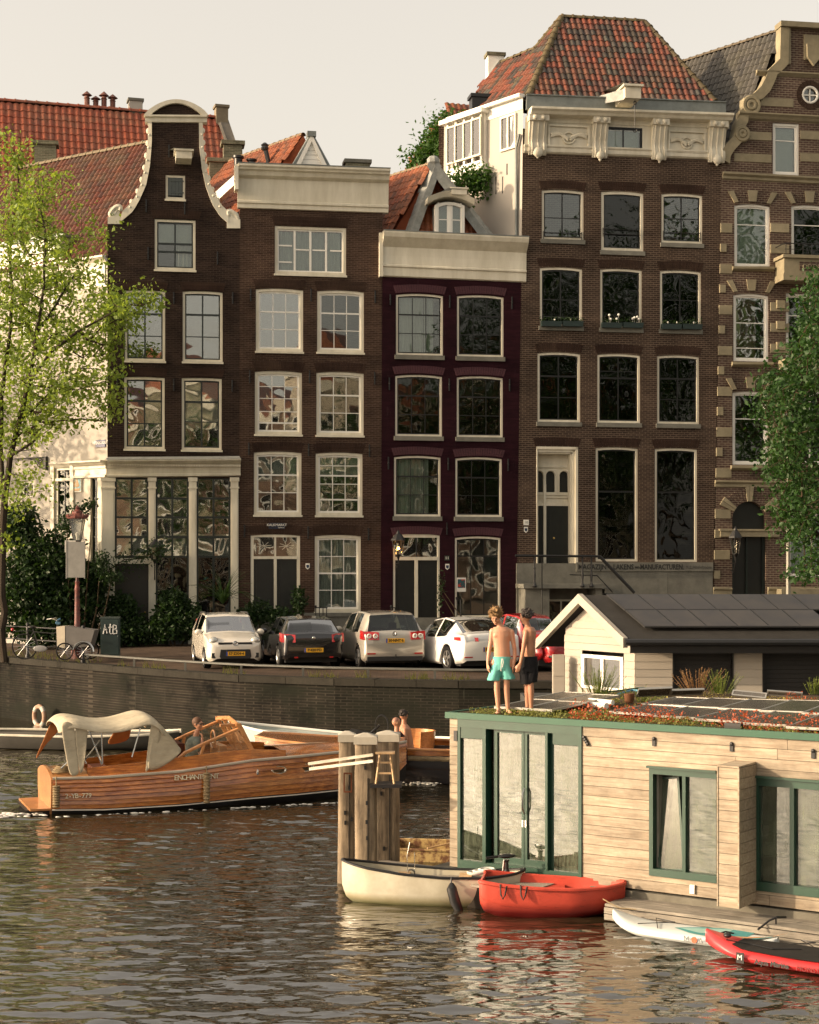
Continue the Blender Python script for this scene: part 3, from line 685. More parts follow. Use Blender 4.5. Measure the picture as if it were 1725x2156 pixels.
m,nt,bs=nodes_of('ship_tile');bs.inputs['Roughness'].default_value=.25
nt.links.new(ramp(nt,noise(nt,coords(nt),2.5,4),[(.3,(.10,.28,.32)),(.55,(.20,.42,.45)),(.8,(.45,.5,.4))]),bs.inputs['Base Color'])
tp=b.build('tile_picture',m,SW)
b=B();b.ring([(u0-.03,z1-.03),(u0-.03,z0+.03),(u1+.03,z0+.03),(u1+.03,z1-.03)],[(u0,z1),(u0,z0),(u1,z0),(u1,z1)],-.04,0);b.build('picture_border',CREAM,tp)
mu,mz=(u0+u1)/2,(z0+z1)/2;b=B()
b.slab([(mu-.2,mz-.18),(mu-.13,mz-.27),(mu+.15,mz-.27),(mu+.22,mz-.18)],-.035,-.03);b.slab([(mu,mz-.16),(mu,mz+.3),(mu+.17,mz-.1)],-.035,-.03);b.slab([(mu-.03,mz-.14),(mu-.03,mz+.2),(mu-.17,mz-.12)],-.035,-.03)
b.build('painted_ship',paint('ochre_glaze',(.40,.22,.06),.3),tp)
P=lambda u,v,z:(u,v,z)
def loc1(p):
 M=Matrix.Rotation(-ANG,4,'Z');return tuple(M@(Vector(p)-Vector((f.ox,f.oy,0))))
c0=Vector((f.ox,f.oy,zc));far=c0+D1*11.5
rg0=at(310,292,61.2);nrm=Vector((.565,.825,0));rg0=c0+D1*.0+nrm*3.4+Vector((0,0,0));
zr=CH-(292-HY)/FL*rg0.y
rA=Vector((rg0.x,rg0.y,zr));rB=rA+D1*8.6
tiled_roof(H,[[loc1(far),loc1(c0),loc1(rA+Vector((.6,0,0))),loc1(rA),loc1(rB)]],TILE_DK,paint('roof_underlay',(.03,.025,.02),.9),keep=300,extra=[[loc1(far+nrm*7),loc1(c0+nrm*7),loc1(rA),loc1(rB)]])
R=[o for o in H.children if o.name.startswith('roof')][0]
ridge(R,loc1(rB),loc1(rA),paint('mossy_ridge',(.26,.21,.14),.8,var=.4),r=.14)
b=B();b.box(-12,-2.2,-.05,.5,zc+1.0,zc+1.12);q=b.build('dormer_ledge',ZINC,SW)
b=B();b.box(-11.5,-2.4,.02,.5,zc+.0,zc+1.0);b.build('dormer',CREAM,SW)
close_house(H,f,228,503,f.z(226,470),f.z(505,478),0,9,BR1,left=False)
u0,u1=f.u(228),f.u(503);b=B();e=f.z(369,478)-.4
b.add([(u0,.22,e),(u1,.22,e),sk(u1,9,e),sk(u0,9,e)],[(0,1,2,3)]);b.build('attic_floor',paint('attic_dark',(.04,.03,.025),.9),H)
# house 2
H,f=house('cornice_house','brown brick house with deep cream cornice and small-paned white windows',503.5);H2,F2=H,f
hol=[]
def W(*a,**k):
 h,w=window(H,f,*a,**k);hol.append(h);return w
G=GL2
h,w=window(H,f,579,475,729,576,cols=4,rows=(),colx=(.25,.5,.75),rise=0,ft=.10,sm=WHITE,fm=CREAM,gm=G,mt=.05,cur=[('c',.0,.23),('c',.27,.49),('c',.52,.73),('c',.78,.98)]);hol.append(h)
u0,z0=f.uz(579,475);u1,z1=f.uz(729,576);b=B()
for q,rs in((.02,(.42,.78)),(.76,(.5,)),(.26,(.5,)),(.51,(.5,))):
 for r in rs:x=u0+(u1-u0)*q;b.box(x+.05,x+(u1-u0)*.23-.02,.07,.12,z0-(z0-z1)*r-.025,z0-(z0-z1)*r+.025)
b.build('glazing_bar',WHITE,w)
SH=dict(cols=3,sm=WHITE,fm=CREAM,thick=(0,),st=.07,mt=.017,ft=.10)
W(539,606,638.5,739,rows=(.345,.67),gm=GL1,**SH)
W(668,610,766.5,741,rows=(.345,.67),gm=G,**SH)
W(537,780,636,914,rows=(.20,.42,.66,.87),gm=GL1,**{**SH,'thick':(3,)})
W(666.5,782,766,916,rows=(.345,.67),gm=G,**SH)
W(535,950,635,1084,rows=(.345,.67),gm=GL1,cur=[('blind',0,.46)],**SH)
W(665,952,763.5,1085,rows=(.16,.345,.5,.79),gm=GL1,cur=[('blind',0,.34)],**{**SH,'thick':(1,3)})
W(663,1126,760,1288,rows=(.25,.5,.75),gm=GL2,cur=[('c',0,1,.035)],**{**SH,'thick':(1,)})
x0,y0,x1,y1=528,1125,632,1352;u0,z0=f.uz(x0,y0);u1,_=f.uz(x1,y0);z1=f.z(x0,y1);zt=f.z(x0,1174);um=(u0+u1)/2
b=B();b.box(u0,u0+.11,.02,.14,z1,z0+.0);b.box(u1-.11,u1,.02,.14,z1,z0+.0);b.box(u0+.11,u1-.11,.022,.14,z0-.1,z0+.05)
b.box(u0+.11,u1-.11,.015,.13,zt-.05,zt+.05);b.box(um-.05,um+.05,.02,.12,z1,zt-.05);b.box(um-.03,um+.03,.03,.12,zt+.05,z0-.1)
dr=b.build('door_frame',CREAM,H);hol.append(archpoly(u0,z0,u1,z1,.05))
for a,c in((u0+.11,um-.03),(um+.03,u1-.11)):
 link('pane',unit_box(GL1),dr,loc=(a,.09,zt+.05),scale=(c-a,.006,z0-.1-zt-.05))
 b=B();mx,mz=(a+c)/2,(zt+z0)/2
 for k in range(4):t=k*math.pi/4+.2;b.tube([(mx-.28*math.cos(t),.085,mz-.16*math.sin(t)),(mx+.28*math.cos(t),.085,mz+.16*math.sin(t))],.008,4)
 b.build('leadwork',CREAM,dr)
for a,c in((u0+.11,um-.05),(um+.05,u1-.11)):
 b=B();b.box(a,c,.09,.13,z1,zt-.05)
 for q,hh in((.06,.35),(.48,.44)):b.box(a+.1,c-.1,.075,.09,z1+(zt-z1)*q,z1+(zt-z1)*(q+hh))
 b.build('door',DOORM,H)
out=poly(f,[(503.5,1375),(505,440),(806,446),(801,1375)])
wall_mesh(out,hol).build('front_wall',BR2,H)
for x0,x1,y,r in((577,731,472,.02),(538,640,604,.05),(667,768,607,.05),(536,638,777,.05),(665,767,779,.05),(534,636,947,.05),(664,765,949,.05),(527,634,1122,.05),(662,762,1123,.05)):arch(H,f,x0,x1,y,h=17,rise=r)
anchors(H,f,[(528,608,26),(655,608,26),(790,612,26),(526,780,26),(652,780,26),(789,783,26),(524,932,26),(650,934,26),(778,936,26),(515,1105,26),(649,1108,26),(776,1112,26)])
b=B();b.box(f.u(503),f.u(801),-.06,.0,QT,f.z(660,1296));b.box(f.u(640),f.u(801),-.12,.0,f.z(700,1298),f.z(700,1290));b.build('stone_plinth',STONE,H)
b=B();cornice(b,f,500.5,350,817.5,362,[(.08,0),(.55,.5),(.55,5),(.48,8),(.46,11),(.36,13),(.30,21),(.20,24),(.12,26),(.10,46),(.06,70),(.14,72),(.14,76),(.08,78),(.08,86),(.02,87)],back=.15)
b.build('cornice',CREAM,H)
b=B();cornice(b,f,500.3,348.5,818,360.5,[(.1,0),(.57,.1),(.57,1.6)],back=.3);b.build('cornice_flashing',ZINC,H)
b=B();uL=f.u(500.5);b.box(uL-.12,uL+.0,-.5,.15,f.z(500,352)-.9,f.z(500,352)-.01);b.build('cornice_return',CREAM,H)
b=B();u0,z0=f.uz(566,1101);u1,z1=f.uz(600,1113.5);b.box(u0,u1,-.03,0,z1,z0);sg=b.build('name_sign',paint('sign_navy',(.012,.02,.045),.3),H)
text('KALKMARKT',.125,WHITE,sg,tmat((u0+u1)/2+.0,-.034,z0-.075));text('Centrum',.06,WHITE,sg,tmat(u1-.13,-.034,z1+.045))
def shield(H,f,x,y,name='monument_shield'):
 u,z=f.uz(x,y);b=B();s=.075;b.slab([(u-s,z+.1),(u-s,z-.06),(u,z-.12),(u+s,z-.06),(u+s,z+.1)][::-1],-.02,0);o=b.build(name,WHITE,H)
 b=B();s=.05;b.slab([(u-s,z+.05),(u-s,z-.03),(u,z-.08),(u+s,z-.03),(u+s,z+.05)][::-1],-.025,-.02);b.build('shield_emblem',paint('sign_blue',(.01,.03,.07),.4),o)
shield(H,f,648,1192)
under=paint('roof_underlay_b',(.20,.055,.025),.9)
za=f.z(500,352)-.3;uR=f.u(812);uL=f.u(503)
apex=f.uz(655,287,1.0);ul_b=(uL-0.1,.3)
a0=(apex[0]+SK[0]*.6,SK[1]*.6+.4,apex[1]);
zA=apex[1]
def back(p,v):return(p[0]+SK[0]*v,p[1]+SK[1]*v,p[2])
E0=(uL+.0,.25,za-1.6);E1=back(E0,11);R0=a0;R1=back(a0,11)
E2=(f.uz(697,357,.5)[0],.55,za-.4)
tiled_roof(H,[[E1,E0,R0,R1]],TILE_RD,under,keep=300,extra=[[E0,E2,R0],[E2,back(E2,11),R1,R0],[E1,R1,back(E2,11)]])
R=[o for o in H.children if o.name.startswith('roof')][0]
ridge(R,R1,R0,paint('mossy_ridge_b',(.30,.22,.14),.8,var=.4),r=.12)
A=f.uz(656,283,.5);L=f.uz(612,352,.5);Rr=f.uz(700,357,.5);gy=.5
b=B();nb=7
for k in range(nb):
 t0,t1=k/nb,(k+1)/nb;lz=lambda t:L[1]-.2+(A[1]-.25-(L[1]-.2))*t
 l0,r0=L[0]+.15+(A[0]-L[0]-.15)*t0,Rr[0]-.15+(A[0]-Rr[0]+.15)*t0;l1,r1=L[0]+.15+(A[0]-L[0]-.15)*t1,Rr[0]-.15+(A[0]-Rr[0]+.15)*t1
 if k==nb-1:q=[(l0,lz(t0)),(r0,lz(t0)),((l1+r1)/2+.01,lz(t1)),((l1+r1)/2-.01,lz(t1))]
 else:q=[(l0,lz(t0)),(r0,lz(t0)),(r1,lz(t1)-.012),(l1,lz(t1)-.012)]
 bb=B();bb.slab(q,gy-.02+.0,gy+.05);bb.build('gable_board',WHITE,H)
b=B()
for p in(L,Rr):
 d=Vector((p[0]-A[0],0,p[1]-A[1]-.3));b.hexa([(A[0]-.0,gy-.1,A[1]),(A[0],gy+.15,A[1]),(A[0],gy+.15,A[1]-.28),(A[0],gy-.1,A[1]-.28)],[(p[0],gy-.1,p[1]-.3),(p[0],gy+.15,p[1]-.3),(p[0]+(.18 if p is L else-.18),gy+.15,p[1]-.3),(p[0]+(.18 if p is L else-.18),gy-.1,p[1]-.3)])
b.build('barge_board',WHITE,H)
b=B()
for p in(L,Rr):s=-1 if p is L else 1;b.tube([(A[0]-.02*s,gy,A[1]+.04),(p[0]+s*.05,gy,p[1]-.22)],.07,6)
b.box(A[0]-.16,A[0]+.16,gy-.15,gy+.3,A[1]-.1,A[1]+.09);b.build('verge_cap',ZINC,H)
pz0=f.uz(500,341,.6);pz1=f.uz(449,398,-.1)
b=B();b.hexa([(uL-.02,.3,za+.2),(uL+.2,.3,za+.2),(uL+.2,.3,za-.15),(uL-.02,.3,za-.15)],[back((uL-.02,.3,za-.5),2.4),back((uL+.2,.3,za-.5),2.4),back((uL+.2,.3,za-.9),2.4),back((uL-.02,.3,za-.9),2.4)]);b.build('parapet',WHITE,H)
c=f.uz(735,352,1.4);chimney(H,(c[0]+.3,1.4),.9,.6,c[1]-1.5,f.z(735,346,1.4),BRO)
c=f.uz(516,352,2);b=B();b.lathe([(.16,0),(.16,.5),(.22,.52),(.22,.6),(.1,.62)],(c[0]-.25,2,c[1]-.2),10);b.lathe([(.14,0),(.14,.42),(.2,.44),(.2,.5),(.1,.52)],(c[0]+.25,2,c[1]-.2),10);b.build('roof_vent',BLACKP,H,smooth=True)
c=f.uz(566,352,1.6);b=B();b.tube([(c[0],1.6,c[1]-.3),(c[0]-.02,1.6,c[1]+.25),(c[0]-.08,1.6,c[1]+.5),(c[0]-.16,1.6,c[1]+.85)],.09,8);b.lathe([(.12,.62),(.15,.7),(.12,.76),(.15,.82),(.05,.9)],(c[0]-.14,1.6,c[1]),8);b.build('stove_pipe',BLACKP,H,smooth=True)
close_house(H,f,504,805,f.z(505,445),f.z(805,450),0,11,BR2)
# house 3
H,f=house('purple_house','narrow purple painted house with cream cornice and lead-edged gable dormer',802);H3,F3=H,f
hol=[]
HB=dict(cols=3,sm=BLACKP,fm=CREAM,thick=(0,),st=.05,mt=.016,ft=.075,sill='stone',rise=.06)
W(834,617,933,747,rows=(.32,.66),gm=GL2,cur=[('c',0,.62,.02),('c',.64,.86,.02)],**HB)
W(962.5,620,1060.5,750,rows=(.32,.66),gm=GL3,**HB)
W(832.5,788,931,918,rows=(.32,.66),gm=GL3,cur=[('blind',0,.3),('panel',0,.5,paint('tan_blind',(.25,.15,.07),.8))],**HB)
W(962,791,1059,920,rows=(.32,.66),gm=GL3,cur=[('blind',0,.3)],**HB)
W(830,959,928,1087,rows=(.32,.66),gm=GL2,cur=[('c',0,.8,.04)],**HB)
W(959,962,1057,1088,rows=(.32,.66),gm=GL3,**HB)
W(958,1129,1054,1300,rows=(.22,),gm=GL2,**{**HB,'sill':'stone'})
x0,y0,x1,y1=828,1127,926,1332;u0,z0=f.uz(x0,y0);u1,_=f.uz(x1,y0);z1=f.z(x0,y1);zt=f.z(x0,1176);um=(u0+u1)/2
b=B()
b.box(u0,u0+.08,.02,.14,z1,z0);b.box(u1-.08,u1,.02,.14,z1,z0);b.box(u0+.08,u1-.08,.022,.14,z0-.08,z0+.04)
b.box(u0+.08,u1-.08,.015,.13,zt-.06,zt+.06);b.box(um-.06,um+.06,.02,.12,z1,zt-.06)
dr=b.build('door_frame',CREAM,H);hol.append([(u0,z1),(u0,z0+.04),(u1,z0+.04),(u1,z1)])
for a,c in((u0+.08,um),(um+.03,u1-.08)):link('pane',unit_box(GL1),dr,loc=(a,.09,zt+.06),scale=(c-a,.006,z0-.08-zt-.06))
b=B();b.box(um,um+.03,.05,.1,zt+.06,z0-.08);b.build('glazing_bar',BLACKP,dr)
for a,c in((u0+.08,um-.06),(um+.06,u1-.08)):
 b=B();b.box(a,c,.09,.13,z1,zt-.06)
 for q,hh in((.06,.35),(.48,.44)):b.box(a+.1,c-.1,.075,.09,z1+(zt-z1)*q,z1+(zt-z1)*(q+hh))
 b.build('door',DOORM,H)
wall_mesh(poly(f,[(801,1375),(802.5,580),(1102,590),(1090,1375)]),hol).build('front_wall',BR3,H)
for x0,x1,y in((833,936,614),(961,1063,617),(831,933,785),(960,1061,788),(829,930,956),(958,1059,959),(827,928,1124),(957,1056,1126)):arch(H,f,x0,x1,y,h=16,rise=.06,mat=paint('purple_arch_paint',(.056,.011,.018),.7,var=.2))
anchors(H,f,[(822,620,22),(947,622,26),(1078,625,26),(820,795,26),(946,797,26),(1073,798,26),(818,962,26),(944,964,26),(1070,966,26),(941,1100,26)])
b=B();b.box(f.u(802),f.u(1091),-.07,.0,QT,f.z(950,1300));b.build('stone_plinth',STONE,H)
b=B();cornice(b,f,804.5,490,1107.5,504,[(.08,0),(.5,.5),(.5,4),(.44,12),(.38,15),(.22,24),(.10,30),(.08,48),(.08,66),(.14,68),(.14,71),(.08,73),(.06,90),(.0,92)],back=.15)
b.build('cornice',CREAM,H)
b=B();cornice(b,f,804.3,488.5,1108,502.5,[(.1,0),(.52,.1),(.52,1.8)],back=.4);b.build('cornice_flashing',ZINC,H)
b=B();uL=f.u(803.5);b.box(uL-.1,uL+.03,-.2,.15,f.z(803,584),f.z(803,492));b.build('cornice_return',CREAM,H)
shield(H,f,942,1193)
b=B();u,z=f.uz(941.5,1175);b.box(u-.09,u+.09,-.02,0,z-.09,z+.09);q=b.build('number_plate',paint('plate_dark',(.02,.03,.02),.4),H);text('11',.15,WHITE,q,tmat(u,-.024,z))
u,z=f.uz(972,1231);b=B();b.box(u-.17,u+.17,.02,.03,z-.26,z+.26);q=b.build('poster',WHITE,H);
m,nt,bs=nodes_of('poster_print');nt.links.new(ramp(nt,noise(nt,coords(nt),9,3),[(.4,(.01,.08,.09)),(.52,(.03,.05,.06)),(.6,(.45,.05,.03))]),bs.inputs['Base Color'])
b=B();b.box(u-.14,u+.14,.015,.02,z-.12,z+.2);b.build('poster_image',m,q)
gy=.55;A=f.uz(912.5,340,gy);L=f.uz(856.5,497,gy);Rr=f.uz(1036.5,505,gy)
zb=f.z(806,494)-.2
R0=(A[0],gy,A[1]-.1);R1=back(R0,10);E0=(f.u(806),gy-.1,zb-.1);E1=back(E0,10)
E2=(f.u(1100),gy,zb)
ER=(Rr[0],gy,Rr[1])
tiled_roof(H,[[E1,E0,(L[0],gy,L[1]-.0),R0,R1],[(L[0],gy+.02,L[1]),ER,(R0[0],gy+.75,R0[2])]],TILE_RD,under,keep=300,extra=[[ER,back(ER,10),R1,R0],[E1,R1,back(ER,10)],[E0,E2,back(E2,10),E1]])
R=[o for o in H.children if o.name.startswith('roof')][0]
ridge(R,R1,R0,paint('mossy_ridge_c',(.34,.26,.17),.8,var=.4),r=.11)
b=B()
def verge(P0,P1,w0,w1,n=5):
 for k in range(n):
  p=[P0[i]+(P1[i]-P0[i])*k/n for i in(0,1)];q=[P0[i]+(P1[i]-P0[i])*((k+1)/n+.02)for i in(0,1)]
  s=1 if P1[0]>P0[0]else-1;wa=w0+(w1-w0)*k/n
  b.hexa([(p[0]-.10*s,gy-.22,p[1]+.03),(p[0]+wa*s*.8,gy+.1,p[1]+.12),(p[0]+wa*s*.8,gy+.1,p[1]-.2),(p[0]-.28*s,gy-.2,p[1]-.22)][::1],[(q[0]-.10*s,gy-.2,q[1]+.0),(q[0]+wa*s*.8,gy+.1,q[1]+.09),(q[0]+wa*s*.8,gy+.1,q[1]-.2),(q[0]-.28*s,gy-.18,q[1]-.22)])
verge(A,L,.12,.2);verge(A,Rr,.12,.2,7)
b.ball((A[0],gy-.05,A[1]),.26,8,sc=(1,1,.8));b.build('lead_verge',LEAD,H)
x0,y0,x1,y1=916.5,424,978.5,500;u0,z0=f.uz(x0,y0,-.0);u1,_=f.uz(x1,y0);z1=f.z(x0,y1)
b=B();ring_o=archpoly(u0,z0,u1,z1,.12);ring_i=inset(u0,z0,u1,z1,.11,.10);b.ring(ring_o,ring_i,.0,.2);d=b.build('dormer',WHITE,H)
b=B();b.box(u0+.02,u0+.08,.2,2.2,z1,z0-.1);b.box(u1-.08,u1-.02,.2,2.2,z1,z0-.1);b.build('dormer_cheek',LEAD,d)
b=B();um=(u0+u1)/2;b.box(um-.06,um+.06,.04,.1,z1+.1,z0-.02)
for q in(u0+.1,um-.1,um+.06,u1-.15):b.box(q,q+.05,.05,.09,z1+.1,z0-.02)
b.box(u0+.1,u1-.1,.05,.09,z1+.09,z1+.17);b.box(u0+.1,u1-.1,.05,.085,(z0+z1)/2+.0,(z0+z1)/2+.035);b.build('sash',WHITE,d)
for a,c in((u0+.12,um-.05),(um+.05,u1-.12)):
 for zz0,zz1 in((z1+.12,(z0+z1)/2),((z0+z1)/2+.03,z0-.05)):link('pane',unit_box(GL2),d,loc=(a,.07,zz0),scale=(c-a,.005,zz1-zz0))
b=B();b.box(u0+.1,u1-.1,.3,.31,z1+.1,z0);b.build('blind',BLIND,d)
b=B();n=8;rg=[]
for i in range(n+1):
 t=i/n;x=u0-.32+(u1-u0+.64)*t;zz=z0-.04+.26*math.sin(math.pi*t);rg.append([(x,-.3,zz+.13),(x,2,zz+.13),(x,2,zz-.04),(x,-.18,zz-.06)])
b.loft(rg);b.box(u1-.55,u1+.02,-.32,.6,z0+.22,z0+.42);b.box(u1-.62,u1+.08,-.36,.6,z0+.421,z0+.47);b.build('dormer_hood',CREAM,d)
b=B();b.add([(u1-.6,-.36,z0+.475),(u1+.08,-.36,z0+.475),(u1+.0,1.2,z0+.52),(u0+.0,1.2,z0+.4),(u0-.1,-.2,z0+.15)],[(0,1,2,3,4)]);b.build('hood_flashing',LEAD,d)
close_house(H,f,803,1092,f.z(803,590),f.z(1096,600),0,10,BR2)
# house 4
H,f=house('tall_warehouse_house','tallest brown brick house with carved white cornice and mottled hipped tile roof',1088);H4,F4=H,f
hol=[]
S4=dict(cols=2,sm=BLACKP,fm=CREAM,st=.055,mt=.02,sill='stone',gm=GL3,rise=.05)
RAILB=[]
w=W(1141,398,1229,503,rows=(.57,),ft=.09,**{**S4,'gm':GL2})
W(1266,401,1355,527,rows=(.75,),ft=.11,cur=[('c',.0,.0)]and None,**{**S4,'cols':1})
W(1393,406,1479,511,rows=(.5,),ft=.09,**{**S4,'gm':GL2})
W(1137,561.5,1226,686,rows=(.55,.88),ft=.085,**S4)
W(1264,564.5,1351.5,690,rows=(),ft=.085,**{**S4,'cols':1})
W(1390,568,1476,693,rows=(.5,),ft=.085,**S4)
W(1132,741,1222,888,rows=(.32,.66),thick=(0,),ft=.085,**S4)
W(1258,744,1348,890,rows=(.22,.33),thick=(1,),ft=.085,**S4)
W(1384,747,1472,892,rows=(.32,.66),thick=(0,),ft=.085,**S4)
for x0,y0,x1,y1 in((1254.5,941,1343,1182),(1379,943,1468,1183)):
 W(x0,y0,x1,y1,rows=(.38,),thick=(0,),ft=.085,cur=[('panel',0,1,paint('grey_shade',(.05,.05,.045),.8))]and None,**{**S4,'cols':1,'sill':None})
 u0,z0=f.uz(x0,y0);u1=f.u(x1)
 b=B();za,zb_=f.z(x0,y0+20),f.z(x0,y0+98)
 for k in range(14):x=u0+.18+(u1-u0-.36)*k/13;b.box(x-.008,x+.008,.12,.135,zb_+random.choice((0,.2,.4)),za-random.choice((0,.1,.3)))
 for k in range(9):z=zb_+(za-zb_)*k/9;s=random.uniform(0,.5);b.box(u0+.15+s,u0+.15+s+.6,.118,.13,z,z+.015)
 b.build('window_screen',IRON,H)
 b=B();b.box(u0+.1,u1-.1,.2,.21,f.z(x0,y0+123),f.z(x0,y0+95));b.build('blind',paint('dim_blind',(.13,.12,.10),.8),H)
x0,y0,x1,y1=1129.5,940,1217,1229;u0,z0=f.uz(x0,y0);u1,_=f.uz(x1,y0);z1=f.z(x0,y1)
hol.append([(u0,z1),(u0,z0),(u1,z0),(u1,z1)])
b=B()
for k,(a,c)in enumerate(((0,.10),(.10,.20),(.20,.26))):
 y=-.03+.06*k;b.box(u0+a*.35,u0+c*.35,y,.5,z1,z0-a);b.box(u1-c,u1-a,y,.5,z1,z0-a);b.box(u0+a*.35+.0,u1-a,y,.5,z0-c,z0-a-.001)
fr_=b.build('door_frame',CREAM,H)
zl=f.z(x0,1064);za=f.z(x0,1036);zt=f.z(x0,994);iy=.45
iu0,iu1=u0+.09,u1-.26;hs=[]
for cx in(.0,.36,.78):
 c=iu0+(iu1-iu0)*cx+.12;r=.17;ar=[(c+r*math.cos(t),zt-.1+r*math.sin(t))for t in[math.pi*i/8 for i in range(9)]];hs.append([(c+r,za+.02)]+ar+[(c-r,za+.02)])
b=wall_mesh([(iu0-.1,zl),(iu1,zl),(iu1,z0-.25),(iu0-.1,z0-.25)],hs,.08,iy)
for h in hs:
 c=sum(p[0]for p in h)/len(h);b.torus((c,iy-.01,zt-.1),.2,.03,'y',16,6,arc=(0,.5));b.box(c-.23,c-.18,iy-.03,iy,za,zt-.1);b.box(c+.18,c+.23,iy-.03,iy,za,zt-.1);b.box(c-.26,c+.26,iy-.05,iy,za-.09,za-.02)
b.box(iu0,iu1,iy-.08,iy,zl,zl+.1);b.box(iu0,iu1,iy-.05,iy,z0-.75,z0-.68);b.box(iu0,iu1,iy-.05,iy,zl+.3,zl+.34)
um=iu0+.33;b.box(um-.05,um+.05,iy-.1,iy,z1,zl+.8);b.build('fanlight_panel',CREAM,fr_)
b=B();b.box(iu0-.1,iu1,iy+.1,iy+.12,z1,z0-.3);b.build('dark_backing',DOORM,fr_)
b=B();b.box(um+.05,iu1,iy-.02,iy+.05,z1,zl)
for q,hh in((.05,.25),(.36,.55)):b.box(um+.15,iu1-.1,iy-.04,iy-.02,z1+(zl-z1)*q,z1+(zl-z1)*(q+hh))
d=b.build('door',DOORM,H);b=B();b.ball((um+.35,iy-.07,z1+1.7),.045,8);b.build('door_knob',paint('brass_b',(.6,.42,.15),.3,metal=1),d)
b=B();b.box(iu0-.08,um-.05,iy-.02,iy+.05,z1,zl);b.build('door',DOORM,H)
out=poly(f,[(1087,1375),(1088,1250),(1101.7,322),(1520,338),(1501.5,1250),(1499.5,1375)])
wall_mesh(out,hol,.14).build('front_wall',BR4,H)
for x0,x1,y in((1139,1231,395),(1264,1357,398),(1391,1481,403),(1135,1228,558.5),(1262,1354,561.5),(1388,1478,565),(1130,1224,738),(1256,1350,741),(1382,1474,744),(1127,1219,937),(1252,1345,938),(1377,1470,940)):arch(H,f,x0,x1,y,h=17,rise=.05,mat=ARCHM)
zA,zB=f.z(1210,1184),f.z(1210,1203);uA,uB=f.u(1212),f.u(1500)
b=B();b.box(uA,uB,-.10,0,zB,zA);b.build('stone_band',STONE,H)
b=B();nb=3;zc2=f.z(1210,1247);
for k in range(nb):x0_=uA+(uB-uA)*k/nb;bb=B();bb.box(x0_+.005,uA+(uB-uA)*(k+1)/nb-.005,-.06,0,QT-.1,zB-.012);bb.build('base_block',STONE,H)
b.box(f.u(1087),uA,-.06,0,QT-.1,f.z(1100,1186));b.build('base_stone',STONE,H)
DARKT=paint('letter_black',(.015,.014,.012),.6,var=.1,bmp=0)
zc3=(zA+zB)/2
for s,xa,xb,sz in(('MAGAZIJN',1216.5,1275,.27),('van',1277.5,1288,.13),('LAKENS',1290,1332.5,.27),('en',1335,1345,.15),('MANUFACTUREN.',1346.5,1438,.27)):
 ua,ub=f.u(xa),f.u(xb);o=text(s,sz,DARKT,H,tmat((ua+ub)/2,-.103,zc3-.01),cjoin=.005)
 wd=max(v.co.x for v in o.data.vertices)-min(v.co.x for v in o.data.vertices);o.matrix_local=tmat((ua+ub)/2,-.103,zc3-.01,(ub-ua)/wd)
o=text('K.L.Abeleboom',.16,paint('faded_letter',(.10,.095,.085),.8,bmp=0),H,tmat(f.u(1470),-.103,zc3-.01));
SY=-1.25;zp=f.z(1088,1229,-.0);u0,u1=f.u(1086),f.u(1256)
b=B();b.box(u0,u1,SY,0,zp-.16,zp);b.build('stoop_slab',STONE,H)
b=B();b.box(u0+.1,u0+1.0,SY+.15,-.07,QT,zp-.16);b.box(u1-.35,u1-.1,SY+.15,-.07,QT,zp-.16);b.build('stoop_wall',STONE,H)
for k in range(7):bb=B();bb.box(u1+.28*k,u1+.28*(k+1)+.03,SY+.1,-.11,zp-.24*(k+1)-.1,zp-.19*(k+1)+.0);bb.build('step',STONE,H)
u0b,z0b=f.uz(1148,1262);u1b,z1b=f.uz(1212,1320);b=B();b.ring([(u0b,z1b),(u0b,z0b),(u1b,z0b),(u1b,z1b)],[(u0b+.07,z1b+.07),(u0b+.07,z0b-.07),(u1b-.07,z0b-.07),(u1b-.07,z1b+.07)],-.1,-.07)
b.box((u0b+u1b)/2-.03,(u0b+u1b)/2+.03,-.11,-.07,z1b+.07,z0b-.07);w=b.build('cellar_window',CREAM,H);link('pane',unit_box(GL3),w,loc=(u0b+.07,-.085,z1b+.07),scale=(u1b-u0b-.14,.006,z0b-z1b-.14))
rl=thing('stoop_railing','black iron stoop railing with turned balusters and sloping handrail before the carved-cornice house','railing',f.world(f.u(1090),SY,0),ANG)
ofs=Vector((f.u(1090),SY,0));zr=f.z(1100,1170,SY);uC,uD=f.u(1085,SY)-ofs.x,f.u(1263,SY)-ofs.x
b=B();b.tube([(uC,0,zr),(uD,0,zr-.02)],.045,8);e=f.uz(1336,1248,SY);b.tube([(uD,0,zr-.02),(e[0]-ofs.x,0,e[1])],.06,8);b.build('handrail',IRON,rl,smooth=True)
b=B();p=f.uz(1200,1210,SY);q=f.uz(1258,1212,SY);r=f.uz(1290,1247,SY);b.tube([(p[0]-ofs.x,.0,p[1]),(q[0]-ofs.x,0,q[1]),(r[0]-ofs.x,0,r[1])],.02,6);b.build('lower_rail',IRON,rl)
for xD,hv in((1125.7,1),(1141.5,0),(1226.5,1),(1245.5,1)):
 u=f.u(xD,SY)-ofs.x;b=B();h=zr-zp
 if hv:b.lathe([(.07,-.12),(.09,-.08),(.05,0),(.035,.1),(.05,.3),(.035,.5),(.03,h*.5),(.05,h*.55),(.03,h*.6),(.035,h*.9),(.05,h-.03),(.03,h)],(u,0,zp),8)
 else:b.tube([(u,0,zp-1.4),(u,0,zr)],.018,6)
 b.build('baluster',IRON,rl,smooth=True)
b=B();cornice(b,f,1112,232,1534,246.5,[(.1,0),(.62,.5),(.62,5),(.52,9),(.46,14),(.12,17),(.10,20),(.08,26)],back=.15);b.build('cornice',CREAM,H)
uE=f.u(1104);b=B()
FZ=[(1106,232+14),(1524,246+14),(1521,318),(1103.5,305)]
